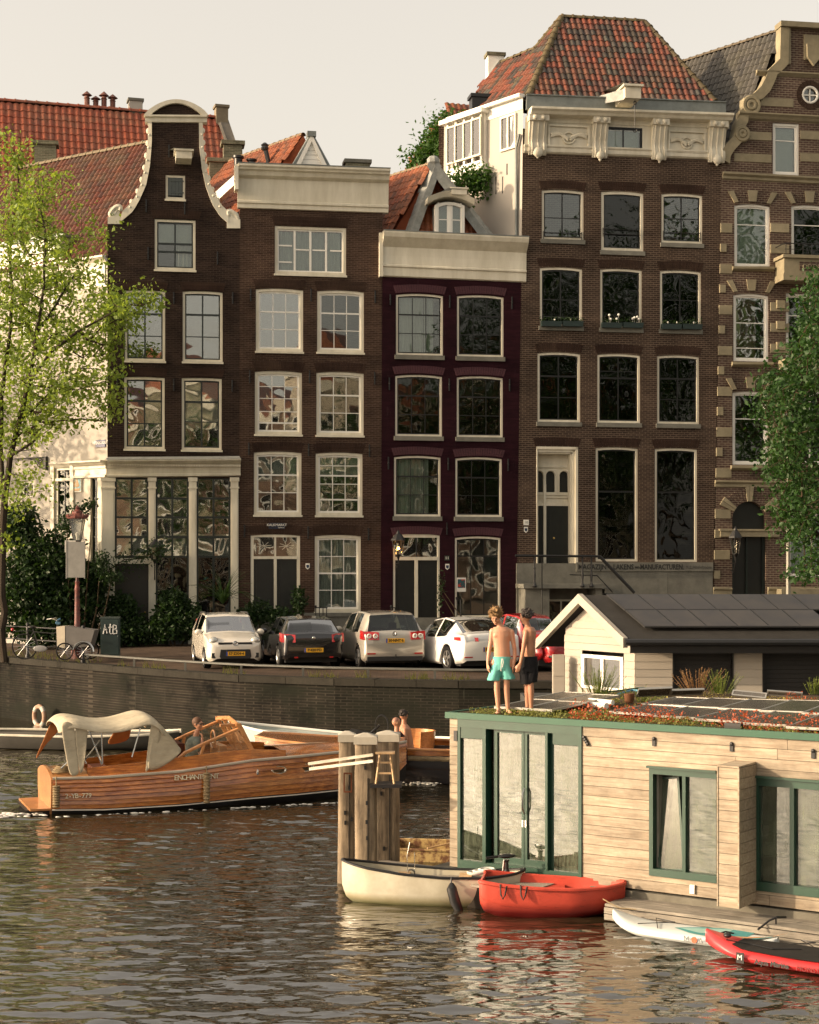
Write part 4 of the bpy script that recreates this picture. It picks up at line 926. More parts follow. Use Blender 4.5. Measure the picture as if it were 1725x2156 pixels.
uw0,zw0=f.uz(1273,267);uw1,zw1=f.uz(1352,315)
wm=wall_mesh(poly(f,[(1103.5,306),(1106,246),(1526,260),(1520.5,319)]),[archpoly(uw0,zw0,uw1,zw1)],.12,-.05);wm.build('frieze',CREAM,H)
b=B();cornice(b,f,1103,304,1521,319,[(.0,0),(.14,1),(.14,4),(.1,7),(.1,15),(.05,18),(.0,19)],back=.1);b.build('architrave',CREAM,H)
h,w=window(H,f,1272,266,1353,316,cols=2,rows=(),rise=0,ft=.05,fm=BLACKP,sm=BLACKP,gm=GL2,sill=None,rec=-.04,cur=[('blind',0,1)])
def bracket(x0,x1,yt,yb):
 ua,ub=f.u(x0),f.u(x1);zt,zb=f.z(x0,yt),f.z(x0,yb);hh=zt-zb;prof=[]
 for t,p in((0,.5),(.08,.5),(.14,.44),(.3,.34),(.5,.20),(.62,.16),(.7,.24),(.8,.26),(.88,.2),(.93,.14)):prof.append((p*.72,zt-hh*t))
 b=B();b.loft([[(u,-p,z)for p,z in prof]+[(u,-.04,prof[-1][1]),(u,-.04,zt)]for u in(ua,ub)])
 for k in range(3):x=ua+(ub-ua)*(k+.5)/3;b.tube([(x,-p-.012,z)for p,z in prof[2:]],.03,5)
 b.box(ua-.04,ub+.04,-.42,-.04,zt-hh*.14,zt+.0)
 for q in(.27,.73):b.ball((ua+(ub-ua)*q,-.43,zt-hh*.07),.10,10,sc=(1,.6,1))
 b.ball(((ua+ub)/2,-.17,zb+hh*.13),(ub-ua)*.30,8,sc=(1,.5,1));b.ball(((ua+ub)/2,-.14,zb+.05),.06,8,sc=(1,1,1.5));b.box(ua,ub,-.13,.0,zb+hh*.12,zb+hh*.2)
 return b.build('bracket',CREAM,H,smooth=40)
for x0,x1,yt,yb in((1112,1149,246,333),(1246,1277,251,339),(1371,1401,255,343),(1490,1524,259,349)):bracket(x0,x1,yt,yb)
def relief(x0,y0,x1,y1):
 ua,zt=f.uz(x0,y0);ub=f.u(x1);zb=f.z(x0,y1);b=B()
 b.ring([(ua,zb),(ua,zt),(ub,zt),(ub,zb)],[(ua+.06,zb+.06),(ua+.06,zt-.06),(ub-.06,zt-.06),(ub-.06,zb+.06)],-.12,-.05)
 m,n=(ua+ub)/2,(zt+zb)/2;w,h=(ub-ua)/2,(zt-zb)/2
 for s in(-1,1):
  for k in range(5):
   p=[(m+s*w*(.05+t*.82),-.10,n-h*.35+h*(.95+.12*k-.2)*math.sin(t*2.2+.1*k)*(.8-.1*k))for t in[i/9 for i in range(10)]];b.tube(p,[.05]*8+[.04,.02],5)
  p=[(m+s*w*(.28*math.cos(t)),-.09,n-.05+h*.5*math.sin(t)*1.0)for t in[i*.55 for i in range(12)]];b.tube(p,.03,5)
  b.ball((m+s*w*.8,-.07,n+h*.2),.07,6,sc=(1.4,.6,1))
 b.build('relief_panel',CREAM,H,smooth=50)
relief(1153,263,1240,311);relief(1406,275,1484,321)
b=B();b.slab(poly(f,[(1107,232),(1108,201),(1526,217),(1526,246)]),-.14,.0);b.build('zinc_parapet',ZINC,H)
b=B();cornice(b,f,1107,200,1526,216,[(.1,0),(.2,.2),(.2,2.5)],back=.1);b.build('parapet_capping',ZINC,H)
u,z=f.uz(1322,199,-.8);b=B();b.box(u-.28,u+.32,-1.4,.4,z-.3,z+.12);b.box(u-.36,u+.4,-1.5,.4,z+.121,z+.2);b.build('hoist_beam',CREAM,H)
b=B();b.add([(u-.4,-1.5,z+.21),(u+.42,-1.5,z+.21),(u+.2,.5,z+.45),(u-.6,.5,z+.45)],[(0,1,2,3)]);b.add([(u-.28,-1.1,z+.1),(u-.29,-1.1,z-.3),(u-.9,.4,z-.1),(u-.9,.4,z+.2)],[(0,1,2,3)]);b.build('beam_flashing',LEAD,H)
b=B();b.tube([(u+.15,-1.2,z-.3),(u+.15,-1.2,z-1.35)],.014,6);b.torus((u+.15,-1.2,z-.42),.06,.015,'y',12,5);b.torus((u+.15,-1.2,z-1.42),.07,.018,'y',12,5,arc=(.55,1.3));b.build('hoist_hook',IRON,H)
zr0=f.z(1116,204);
def rp(x,y,v):q=f.uz(x,y,v);return(q[0],v,q[1])
e0=rp(1113,203,.25);e1=rp(1505,216,.25);DV=6.0
v1=3.0
r0=rp(1182,42,v1);r1=rp(1357,48,v1)
e0b=back(e0,4.5);e1b=back(e1,4.5);r0=(r0[0],r0[1],r1[2]);
hz=e0[2]+(r1[2]-e0[2])*.80
rb=(r0[0]+SK[0]*1.6,r0[1]+SK[1]*1.6,r0[2]-.0)
def on_left(t_up,v):
 a=Vector(back(e0,v));up=Vector(r0)-Vector(e0);return tuple(a+up*t_up)
_W=Matrix.Translation(H.location)@Matrix.Rotation(ANG,4,'Z')
def onpl(x,y):
 A_,B_,C_=(_W@Vector(p)for p in(e0,e0b,r0));n_=(B_-A_).cross(C_-A_);r_=Vector(((x-CX)/FL,1,-(y-HY)/FL));o_=Vector((0,0,CH));return tuple(_W.inverted()@(o_+r_*((A_-o_).dot(n_)/r_.dot(n_))))
low0=onpl(1128,104);low1=onpl(1056,134);foot=onpl(1008,184);eb=onpl(1010,226)
e0f,e1f=(e0[0],e0[1],zr0-.1),(e1[0],e1[1],f.z(1505,216)-.1)
under4=paint('roof_underlay_d',(.03,.025,.02),.9)
tiled_roof(H,[[e0,e1,r1,r0],[eb,e0,r0,low0,low1,foot]],TILE_MX,under4,keep=300,w=.235,h=.34,extra=[[e1,e1b,r1],[e1b,eb,foot],[e1b,foot,low1],[r0,r1,e1b,low0],[low0,e1b,low1]])
R=[o for o in H.children if o.name.startswith('roof')][0];RM=paint('mossy_ridge_d',(.07,.055,.04),.8,var=.5,dirt=(.15,.12,.06))
ridge(R,e0,r0,RM,r=.15,seg=.4);ridge(R,e1,r1,RM,r=.15,seg=.4);ridge(R,r0,r1,RM,r=.15,seg=.42);ridge(R,low0,r0,RM,r=.13);ridge(R,low1,low0,RM,r=.13)
ridge(R,onpl(1066,215),low0,RM,r=.10)
u0=f.u(1102);zs=f.z(1108,204)
b=B();uB_=f.u(1089)
b.add([(uB_,.002,QT),sk(uB_,4.6,QT),(sk(u0,4.6,0)[0],sk(u0,4.6,0)[1],zs),(u0,.002,zs)],[(0,1,2,3)]);b.build('side_wall',PLASTER,H)
SD=Vector((SK[0],SK[1],0)).normalized()
wd=Matrix.Rotation(ANG,4,'Z')@SD;o4=f.world(u0,0)
S4F=Fr(o4.x,o4.y,math.atan2(wd.y,wd.x)-math.pi)
S4E=link('side_windows',None,H);S4E.matrix_local=(Matrix.Translation(H.location)@Matrix.Rotation(ANG,4,'Z')).inverted()@(Matrix.Translation(o4)@Matrix.Rotation(S4F.a,4,'Z'))
bpy.data.objects.remove(S4E)
def s4box(name,mat,boxes,parent=None):
 M=(Matrix.Translation(H.location)@Matrix.Rotation(ANG,4,'Z')).inverted()@(Matrix.Translation(o4)@Matrix.Rotation(S4F.a,4,'Z'))
 b=B()
 for q in boxes:b.box(*q)
 b.xf(M);return b.build(name,mat,parent or H)
sz=lambda x,y:S4F.uz(x,y)
def s4win(x0,y0,x1,y1,cols,y=-.03,fw=.08):
 ua,zt=sz(x0,y0);ub,_=sz(x1,y0);zb=sz((x0+x1)/2,y1)[1]
 o=s4box('window',CREAM,[(ua,ub,y-.06,y+.02,zt-fw,zt),(ua,ub,y-.06,y+.02,zb,zb+fw)]+[(ua+(ub-ua-fw)*k/cols,ua+(ub-ua-fw)*k/cols+fw,y-.06,y+.02,zb+fw,zt-fw)for k in range(cols+1)])
 M=(Matrix.Translation(H.location)@Matrix.Rotation(ANG,4,'Z')).inverted()@(Matrix.Translation(o4)@Matrix.Rotation(S4F.a,4,'Z'))
 for k in range(cols):
  a=ua+(ub-ua-fw)*k/cols+fw;c=ua+(ub-ua-fw)*(k+1)/cols
  q=link('pane',unit_box(GL2),o);q.matrix_local=M@Matrix.Translation((a,y-.02,zb+fw))@Matrix.Diagonal((c-a,.006,zt-zb-2*fw,1))
  s4box('blind',paint('tan_curtain',(.35,.27,.16),.8),[(a,c,y+.0,y+.01,zb+fw,zt-fw)],o)
s4win(1056,248,1089,316,2)
ua,zt=sz(952,262);ub=sz(1026,262)[0];zb=sz(990,352)[1];zm=sz(990,318)[1];PB=-.28
s4box('window_bay',WHITE,[(ua-.1,ub+.05,PB,0,zb-.45,zb),(ua-.3,ub+.15,PB-.15,.05,zt-.05,zt+.12)]+[(ua+(ub-ua-.1)*k/4,ua+(ub-ua-.1)*k/4+.10,PB,PB+.12,zb,zt-.05)for k in range(5)]+[(ub-.1,ub,PB,-.0,zb,zt-.05)])
s4box('bay_ledge',WHITE,[(ua-.15,ub+.25,PB-.15,0,zb-.55,zb-.45),(ua,ub,PB-.02,PB,zb-.05,zb+.05)])
s4win(953,272,1026,340,4,PB-.0,.07)
s4box('eaves_board',WHITE,[(sz(948,255)[0],.02,-.22,.05,zs-.02,zs+.10),(sz(948,255)[0],-.01,-.03,.0,zs-.45,zs-.02)])
b=B();M4=(Matrix.Translation(H.location)@Matrix.Rotation(ANG,4,'Z')).inverted()@(Matrix.Translation(o4)@Matrix.Rotation(S4F.a,4,'Z'))
b.tube([(-.25,-.12,sz(1095,322)[1]+.3),(-.25,-.12,sz(1095,500)[1]-.5)],.055,8);b.tube([(-.1,-.1,sz(1095,312)[1]+.5),(-.25,-.12,sz(1095,322)[1]+.2)],.055,8);b.xf(M4);b.build('drain_pipe',ZINC,H,smooth=True)
for x,y,h in((1069,345,26),(1100,290,0),(1046,372,42),(1060,372,40)):
 if h:u,z=sz(x,y);s4box('wall_anchor',IRON,[(u-.02,u+.02,-.05,0,z-h/57*.9,z)])
c=onpl(997,238);chimney(H,(c[0]+.3,c[1]),.82,.6,c[2]-.8,c[2]+.55,BLACKP,cap=BLACKP)
c=low1;chimney(H,(c[0]-.2,c[1]+.3),.65,.5,c[2]-1.2,c[2]+.33,WHITE,cap=BRO)
b=B();a0=foot;b.hexa([(a0[0]-.1,a0[1]-.1,a0[2]-.2),(a0[0]+.1,a0[1]-.1,a0[2]-.2),(a0[0]+.1,a0[1]+.1,a0[2]-.2),(a0[0]-.1,a0[1]+.1,a0[2]-.2)],[(low1[0]-.1,low1[1]-.1,low1[2]+.1),(low1[0]+.1,low1[1]-.1,low1[2]+.1),(low1[0]+.1,low1[1]+.1,low1[2]+.1),(low1[0]-.1,low1[1]+.1,low1[2]+.1)]);b.build('parapet',LEAD,H)
close_house(H,f,1090,1515,zs,f.z(1520,232),0,4.6,BR4,left=False)
b=B();u,z=f.uz(1108,1100);b.box(u-.1,u+.1,-.02,0,z-.1,z+.1);q=b.build('number_plate',WHITE,H);text('10',.14,paint('grey_num',(.3,.3,.28),.5),q,tmat(u,-.024,z));shield(H,f,1107.5,1115)
for x0,x1,ys in((1145,1225,(489,497)),(1270,1347,(482,492)),(1397,1475,(489,499))):
 b=B()
 for y in ys:u0_,z_=f.uz(x0,y);b.tube([(u0_,.0,z_),(f.u(x1),.0,z_)],.014,5)
 for k in range(2):u_=f.u(x0+(x1-x0)*k);b.tube([(u_,.0,f.z(x0,ys[0]-3)),(u_,.0,f.z(x0,ys[1]+6))],.014,5)
 b.build('window_rail',IRON,H)
 # house 5
H,f=house('banded_house','red brick and sandstone banded house with scrolled stone gable at the right',1520.5);H5,F5=H,f
hol=[]
u0=f.u(1503)
GP=[(1520,338),(1521,322),(1530,308),(1545,292),(1549,275),(1551,262),(1558,250),(1559,238),(1566,231),(1568,210),(1590,200),(1604,186),(1613,168),(1620,150),(1634,138),(1643,128),(1645,52)]
MX=1708
GPr=[(2*MX-x,y+(MX-x)*.055)for x,y in GP][::-1]
F=lambda x:f.u(x)
S5=dict(sm=WHITE,fm=WHITE,st=.06,sill=None,ft=.09,rise=.0,rec=.06)
W(1627.5,258,1683,367,cols=1,rows=(.3,),gm=GL2,cur=[('blind',0,1)],**S5)
W(1733,262,1788,372,cols=1,rows=(.3,),gm=GL2,**S5)
W(1546.5,428,1621.5,561,cols=1,rows=(.3,),gm=GL2,cur=[('blind',0,1)],**{**S5,'rise':.07})
W(1666.5,430,1742,560,cols=1,rows=(.3,),gm=GL3,cur=[('blind',0,.28)],**{**S5,'rise':.07})
W(1544.5,617,1618.5,760,cols=1,rows=(.42,.84),gm=GL1,cur=[('panel',0,.75,paint('pink_blind',(.42,.22,.16),.8))],**{**S5,'rise':.07})
W(1542.5,823,1617.5,978,cols=1,rows=(.36,),gm=GL2,**{**S5,'rise':.07})
W(1655,617,1760,760,cols=2,rows=(.3,),gm=GL2,**S5)
W(1655,823,1760,978,cols=2,rows=(.3,),gm=GL2,**S5)
W(1660,1080,1760,1215,cols=2,rows=(.3,),gm=GL2,cur=[('blind',0,.9)],**S5)
ua,ub=f.u(1542),f.u(1613);zc=f.z(1578,1130);rr=(ub-ua)/2;um=(ua+ub)/2;za=f.z(1578,1056)-rr
da=[(ub,QT)]+[(um+rr*math.cos(t),za+rr*math.sin(t))for t in[math.pi*i/12 for i in range(13)]]+[(ua,QT)]
hol.append(da)
rc=f.uz(1706,200);rw=.33
hol.append([(rc[0]+rw*math.cos(t),rc[1]+rw*math.sin(t))for t in[2*math.pi*i/20 for i in range(20)]])
out=poly(f,[(1501,1375)]+GP+GPr+[(1896,1375)])
wall_mesh(out,hol,.22).build('front_wall',BR5,H)
b=B();b.torus((rc[0],.0,rc[1]),rw-.03,.05,'y',28,8);b.box(rc[0]-rw,rc[0]+rw,.02,.06,rc[1]-.025,rc[1]+.025);b.box(rc[0]-.025,rc[0]+.025,.021,.061,rc[1]-rw,rc[1]+rw);rwn=b.build('round_window',WHITE,H,smooth=40)
b=B();b.slab([(rc[0]+rw*math.cos(t),rc[1]+rw*math.sin(t))for t in[2*math.pi*i/20 for i in range(20)]],.08,.09);b.build('pane',GL2,rwn)
for i in range(20):
 t0,t1=2*math.pi*(i+.05)/20,2*math.pi*(i+.95)/20;b=B();P=lambda r,t:(rc[0]+r*math.cos(t),rc[1]+r*math.sin(t));b.slab([P(rw+.01,t0),P(rw+.22,t0),P(rw+.22,t1),P(rw+.01,t1)],-.03,.02);b.build('brick',ARCHM,rwn)
def blk(x0,y0,x1,y1,p=.03,name='stone_block',mat=None):
 a,zt=f.uz(x0,y0);c=f.u(x1);zb=f.z(x0,y1);b=B();e=.012
 b.hexa([(a,.0,zb),(c,.0,zb),(c,.0,zt),(a,.0,zt)],[(a+e,-p,zb+e),(c-e,-p,zb+e),(c-e,-p,zt-e),(a+e,-p,zt-e)]);return b.build(name,mat or SANDSTONE,H)
for y in(455,535,621,703,795,879,943,1005,1085,1143,1205):
 pass
qx=lambda y:1519-(y-340)*.0195
yy=470;k=0
while yy<1240:
 wd_=34 if k%2==0 else 14;hh=20 if k%2==0 else 18
 if not 1010<yy<1030:blk(qx(yy)+.5,yy,min(qx(yy)+wd_,1542 if wd_>20 else 1533),yy+hh,.035 if k%2==0 else .06)
 yy+=43;k+=1
for y in(632,698,843,905,1090,1150,1210):
 pass
for x0,x1 in((1621,1663),(1744,1790)):
 for y in(470,514,636,680,724,842,886,930):blk(x0+1,y,x1-1,y+19,.03)
for y in(205,275,322):
 for x0,x1 in((1572 if y==205 else 1545,1626),(1684,1732),(1790,1850)):
  if y==205:x0,x1={1572:(1600,1672),1684:(1740,1800),1790:(1801,1820)}[x0]
  blk(x0+1,y,x1-1,y+18,.025)
def band(x0,y0,x1,y1,prof,name='stone_moulding'):
 b=B();cornice(b,f,x0,y0,x1,y1,prof,back=.02);b.build(name,SANDSTONE,H)
band(1553,236,1850,252,[(.05,0),(.22,1),(.22,4),(.14,8),(.08,13),(.0,16)])
band(1592,148,1830,160,[(.03,0),(.14,1),(.14,4),(.06,8),(.0,11)])
band(1521,362,1895,382,[(.03,0),(.16,1),(.16,5),(.06,9),(.06,14),(.0,16)])
band(1505,1011,1890,1016,[(.03,0),(.14,1),(.14,4),(.05,8),(.05,14),(.0,15)])
band(1501,1236,1540,1237,[(.03,0),(.14,1),(.14,4),(.08,8),(.08,14),(.08,30)]);band(1616,1236,1890,1239,[(.03,0),(.14,1),(.14,4),(.08,8),(.08,14),(.08,30)])
for y,x0,x1 in((561,1541,1628),(762,1540,1626),(980,1538,1622)):band(x0,y,x1,y+.5,[(.06,0),(.16,1),(.16,6),(.05,10),(.0,11)],'window_sill')
def vou(x0,x1,y,rise=6,h=22):
 a,zt=f.uz(x0,y);c=f.u(x1);m_=(a+c)/2;w_=(c-a)/2;r=h/57;ri=rise/57
 P=lambda t,k:(m_+(w_+r*.25*k)*t*1.0+.12*k*t,zt+ri*(1-t*t)+r*k)
 segs=[(-1,-.78,1),(-.78,-.2,0),(-.2,.2,1),(.2,.78,0),(.78,1,1)]
 for s0,s1,st_ in segs:
  if st_:
   b=B();q=[P(s0,-.0),P(s1,-.0),P(s1*1.03,1.1),P(s0*1.03,1.1)];b.slab(q,-.07,.02);b.build('voussoir_stone',SANDSTONE,H)
  else:
   n=5
   for i in range(n):
    a0,a1=s0+(s1-s0)*(i+.06)/n,s0+(s1-s0)*(i+.94)/n;b=B();b.slab([P(a0,0),P(a1,0),P(a1,.95),P(a0,.95)],-.02,.02);b.build('brick',BR5,H)
for x0,x1,y in((1546,1622,427),(1666,1742,429),(1544,1619,615),(1542,1618,821)):vou(x0,x1,y,4)
for i in range(22):
 t0,t1=math.pi*(i+.05)/22,math.pi*(i+.95)/22;ks=i in(10,11);s=i in(3,4,17,18);r1_=rr+(.62 if ks or s else .5);b=B()
 P=lambda r,t:(um+r*math.cos(t),za+r*math.sin(t));b.slab([P(rr+.01,t0),P(r1_,t0),P(r1_,t1),P(rr+.01,t1)],-.08 if ks or s else-.03,.02);b.build('voussoir_stone' if ks or s else 'brick',SANDSTONE if ks or s else BR5,H)
b=B();b.box(ua,ub,.2,.25,QT,za+rr);q=b.build('door',DOORM,H)
b=B();zq=f.z(1578,1118);b.box(ua-.5,ub+.5,-.12,.2,zq-.22,zq);b.box(ua-.55,ub+.55,-.18,.2,zq,zq+.07);b.build('door_lintel',SANDSTONE,H)
b=B();b.box(ua,ua+.1,.1,.2,QT,zq-.23);b.box(ub-.1,ub,.1,.2,QT,zq-.23);b.box(ub-.75,ub-.68,.1,.2,QT,zq-.23);b.build('door_frame',GREENPAINT,H)
b=B();w_=.28
def edge(pts,s):
 q=[f.uz(x,y)for x,y in pts];b=B();rg=[]
 for i,(u,z)in enumerate(q):rg.append([(u+.06*-s,-.14,z+.05),(u+.06*-s,.35,z+.05),(u+w_*s,.35,z-.14),(u+w_*s,-.14,z-.14)])
 b.loft(rg)
 for(x,y,r)in((1572,223,.3),(1553,283,.24)):
  xx=x if s>0 else 2*MX-x;u,z=f.uz(xx+8*s,y+(0 if s>0 else(MX-x)*.055));b.torus((u,-.1,z),r,.09,'y',20,6);b.torus((u,-.12,z),r*.45,.08,'y',16,6);b.slab([(u+r*math.cos(t*.5236),z+r*math.sin(t*.5236))for t in range(12)],-.1,.3)
 return b.build('gable_scroll',SANDSTONE,H,smooth=40)
edge(GP,1);edge(GPr,-1)
b=B();a,zt=f.uz(1645,52);c=f.u(1772);b.box(a-.1,c+.1,-.25,.4,zt-.12,zt+.08);b.box(a,a+.35,-.10,.02,zt-1.5,zt-.12);b.box(c-.35,c,-.1,.02,zt-1.5,zt-.12);b.box(a+.9,a+1.25+.3,-.1,.02,zt-1.3,zt-.35);b.build('gable_cap',SANDSTONE,H)
u,z=f.uz(1710,118);b=B();b.slab([(u-.28,z+.4),(u-.26,z-.1),(u,z-.42),(u+.26,z-.1),(u+.28,z+.4),(u,z+.32)][::-1],-.2,-.05);b.build('carved_shield',SANDSTONE,H)
ua=f.u(1633);ub=f.u(1830);zt=f.z(1640,545);zb=f.z(1640,598)
b=B();b.box(ua,ub,-.85,0,zb+.25,zt-.12);b.box(ua-.08,ub+.08,-.95,0,zt-.12,zt);b.box(ua-.05,ub,-.9,0,zb-.0,zb+.25);b.build('balcony',SANDSTONE,H)
bx=f.u(1665);b=B();b.box(bx,ub-.2,-.87,-.85,zb+.38,zt-.25);o=b.build('balcony_panel',BR5,H)
b=B()
for k in range(8):b.torus((bx+.2+k*.2,-.88,(zb+zt)/2+.05),.075,.018,'y',12,5)
b.build('ring_ornament',SANDSTONE,o)
b=B();zr=zt+.42
for k in range(12):x=ua+.05+(ub-ua-.1)*k/11;b.tube([(x,-.9,zt),(x,-.9,zr)],.014,5)
b.tube([(ua,-.9,zr),(ub,-.9,zr)],.02,6);b.tube([(ua,-.9,zt+.2),(ub,-.9,zt+.2)],.012,6);b.tube([(ua,-.9,zr),(ua,-.0,zr)],.02,6);b.build('balcony_rail',IRON,H)
b=B();b.box(ua+.1,ub,-.75,0,f.z(1640,780),f.z(1640,760));b.build('bay_ledge',SANDSTONE,H);b=B();b.box(ua,ub,-.6,0,QT,f.z(1640,1240));b.build('stone_plinth',SANDSTONE,H)
for y in(632,676,720,850,894,938):blk(1634,y,1652,y+18,.1,'bay_stone')
A=f.uz(1644,80,.4);za_=f.z(1521,350,.4)
e0=(f.u(1505),.4,za_-.4);r0=(f.u(MX),.4,f.z(MX,62));RR=9.0
R0=(f.u(1664),.4,f.z(1644,78,.4)+.3);
tiled_roof(H,[[back(e0,RR),e0,R0,back(R0,RR)]],TILE_BK,under4,keep=300,extra=[[(f.u(1896),.4,za_-.4),back((f.u(1896),.4,za_-.4),RR),back(R0,RR),R0]])
R=[o for o in H.children if o.name.startswith('roof')][0]
ridge(R,back(R0,RR),R0,paint('mossy_ridge_e',(.17,.14,.10),.8,var=.5),r=.13)
close_house(H,f,1504,1890,f.z(1520,350),f.z(1896,370),0,9,BR5)
# buildings behind
bk=thing('orange_roof_building','long building with bright orange pantile roof rising behind the bell gable','house',(-18,74,0),math.atan(.30))
BF=Fr(-18,74,math.atan(.30));bu=lambda x,y,v=0:BF.uz(x,y,v)
ru0=-8.0;rr_=bu(487,252,4.5);rl_=bu(0,213,4.5)
zE=bu(200,480,0)[1]-1.5;zR=(rr_[1]+rl_[1])/2
P0=(ru0,0,zE);P1=(rr_[0]+1.1,0,zE-.0);P2=(rr_[0]-.6,4.5,zR);P3=(ru0,4.5,zR)
BO=tiled_roof(bk,[[P0,P1,P2,P3]],TILE_OR,under4,keep=300,w=.32,h=.42,extra=[[(ru0,9,zE),(P1[0],9,zE),P2,P3]])
ridge(BO,P3,P2,TILE_OR,r=.16,seg=.5)
b=B();b.box(ru0,P1[0],.1,9,QT,zE-.02);b.build('wall',BR2,bk)
b=B();b.hexa([(P1[0]-.1,-.3,zE-.2),(P1[0]+.35,-.3,zE-.2),(P1[0]+.35,-.1,zE+.1),(P1[0]-.1,-.1,zE+.4)],[(P2[0]-.1,4.2,zR-.3),(P2[0]+.35,4.2,zR-.3),(P2[0]+.35,4.5,zR+.3),(P2[0]-.1,4.5,zR+.3)]);b.build('parapet',paint('grey_render',(.20,.18,.15),.85,var=.4),bk)
chimney(bk,(P2[0]+.1,4.5),.6,.6,zR-.5,zR+.5,paint('grey_render_b',(.24,.20,.14),.85,var=.3),cap=paint('grey_render_c',(.24,.20,.14),.85,var=.3))
c=bu(212,235,4.8);
for k,x in enumerate((-.62,-.22,.16,.56)):
 b=B();h=(.95,.75,1.0,.9)[k];b.lathe([(.13,-.5),(.13,h*.6),(.16,h*.62),(.12,h*.68),(.12,h*.75),(.26,h*.78),(.01,h)],(c[0]+x*1.05,4.8,c[1]),8);b.build('chimney_pot',paint('rusty_pot',(.16,.06,.04),.7),bk,smooth=True)
c=bu(285,235,4.8);chimney(bk,(c[0],4.8),.65,.6,c[1]-1,c[1]+.45,PLASTER,cap=STONE)
for(x,y0,y1,Y,wd_,lb)in((490,308,420,66,.75,'square brick chimney with stone cap just left of the cream-corniced house roof'),(462,345,400,64.5,.8,'low grey brick chimney stack beside the right scroll of the bell gable'),(96,308,400,66,.85,'weathered brick chimney glimpsed above the young tree')):
 p=at(x,y0,Y);q=at(x,y1,Y);t=thing('chimney_stack',lb,'chimney',(p.x,p.y,q.z-3),ANG)
 b=B();b.box(-wd_/2,wd_/2,-.3,.3,0,p.z-q.z+3);b.build('stack',BRO,t);b=B();b.box(-wd_/2-.1,wd_/2+.1,-.4,.4,p.z-q.z+3,p.z-q.z+3.15);b.build('cap',BRO,t)
vh=thing('vine_house','rear house with rusty tiled roof overgrown by ivy between the purple and the tall house','house',(-1.5,78,0),math.atan(.3))
VF=Fr(-1.5,78,math.atan(.3));p=VF.uz(868,350,0);q=VF.uz(952,262,0)
zE=p[1]-1.2;tiled_roof(vh,[[(p[0]-1,0,zE),(p[0]+5,0,zE),(p[0]+6.2,4,q[1]+2.6),(p[0]+3.2,4,q[1]+2.2)]],TILE_RD,under4,keep=120,w=.3,h=.4)
b=B();b.box(p[0]-1,p[0]+6,.05,6,QT,zE-.02);b.build('wall',BR2,vh)
# trees and plants
def leaf_mesh(name,P,N_,size,mat,jitter=.35,asp=.62,droop=.0):
 """kite leaves, two triangles each, folded a little"""
 n=len(P);r=rng.normal(size=(n,3))+np.array(N_);r/=np.linalg.norm(r,axis=1)[:,None]
 t=rng.normal(size=(n,3));t[:,2]-=droop;t-=(t*r).sum(1)[:,None]*r;t/=np.linalg.norm(t,axis=1)[:,None];s=np.cross(r,t)
 L=size*(1+jitter*rng.normal(size=n))[:,None];L=np.clip(L,size*.4,size*1.8)
 a=P;b=P+t*L*.45+s*L*asp*.5-r*L*.06;c=P+t*L;d=P+t*L*.45-s*L*asp*.5-r*L*.06;m=P+t*L*.45+r*L*.05
 V=np.stack([a,b,c,d,m],1).reshape(-1,3);k=np.arange(n)*5
 F=np.concatenate([np.stack([k,k+1,k+4],1),np.stack([k+1,k+2,k+4],1),np.stack([k+2,k+3,k+4],1),np.stack([k+3,k,k+4],1)])
 me=bpy.data.meshes.new(name);me.vertices.add(len(V));me.vertices.foreach_set('co',V.ravel());me.loops.add(F.size);me.loops.foreach_set('vertex_index',F.ravel())
 me.polygons.add(len(F));me.polygons.foreach_set('loop_start',np.arange(len(F))*3);me.update(calc_edges=True);me.validate();me.materials.append(mat);return me
BARK=paint('tree_bark',(.055,.042,.03),.9,var=.5,scale=5,stretch=(1,1,.25),bmp=.6)
BARK2=paint('twig_bark',(.07,.05,.03),.9,var=.3,bmp=0)
def grow(limbs,tips,r_tip=.006,wob=.12,seed=1,power=.42):
 """limbs: list of polylines with parents first; every tip is joined to the nearest node"""
 rs=np.random.default_rng(seed);pos=[];par=[];base=[]
 for pl,attach in limbs:
  last=-1
  if attach is not None:last=min(range(len(pos)),key=lambda i:(Vector(pos[i])-Vector(pl[0])).length)
  for i in range(len(pl)-1):
   a,b=Vector(pl[i]),Vector(pl[i+1]);k=max(1,int((b-a).length/.45))
   for j in range(k):
    if i==0 and j==0 and last>=0:continue
    p=a.lerp(b,j/k);pos.append(tuple(p+Vector(rs.normal(size=3))*.02));par.append(last);last=len(pos)-1
  pos.append(tuple(pl[-1]));par.append(last)
 n0=len(pos);root=Vector(pos[0])
 order=sorted(range(len(tips)),key=lambda i:min((tips[i]-Vector(p)).length for p in pos[:n0:2]))
 P=np.array(pos)
 ends=[]
 for i in order:
  t=np.array(tips[i]);d=np.linalg.norm(P-t,axis=1)+np.maximum(0,P[:,2]-t[2]+.1)*1.2;k=int(d.argmin());a=P[k];L=np.linalg.norm(t-a);m=max(1,int(L/.35));last=k;new=[]
  for j in range(1,m+1):
   q=a+(t-a)*j/m+rs.normal(size=3)*wob*L*.15*(1 if j<m else 0)+np.array([0,0,-.06*L*math.sin(math.pi*j/m)]);new.append(q);par.append(last);last=len(par)-1
  P=np.vstack([P]+[q[None]for q in new]);ends.append(last)
 n=len(P);cnt=np.zeros(n)
 for e in ends:cnt[e]+=1
 ch=np.zeros(n)
 for i in range(n-1,-1,-1):
  if par[i]>=0:cnt[par[i]]+=max(cnt[i],.2)
 return P,par,np.maximum(r_tip*np.maximum(cnt,.5)**power,r_tip),n0
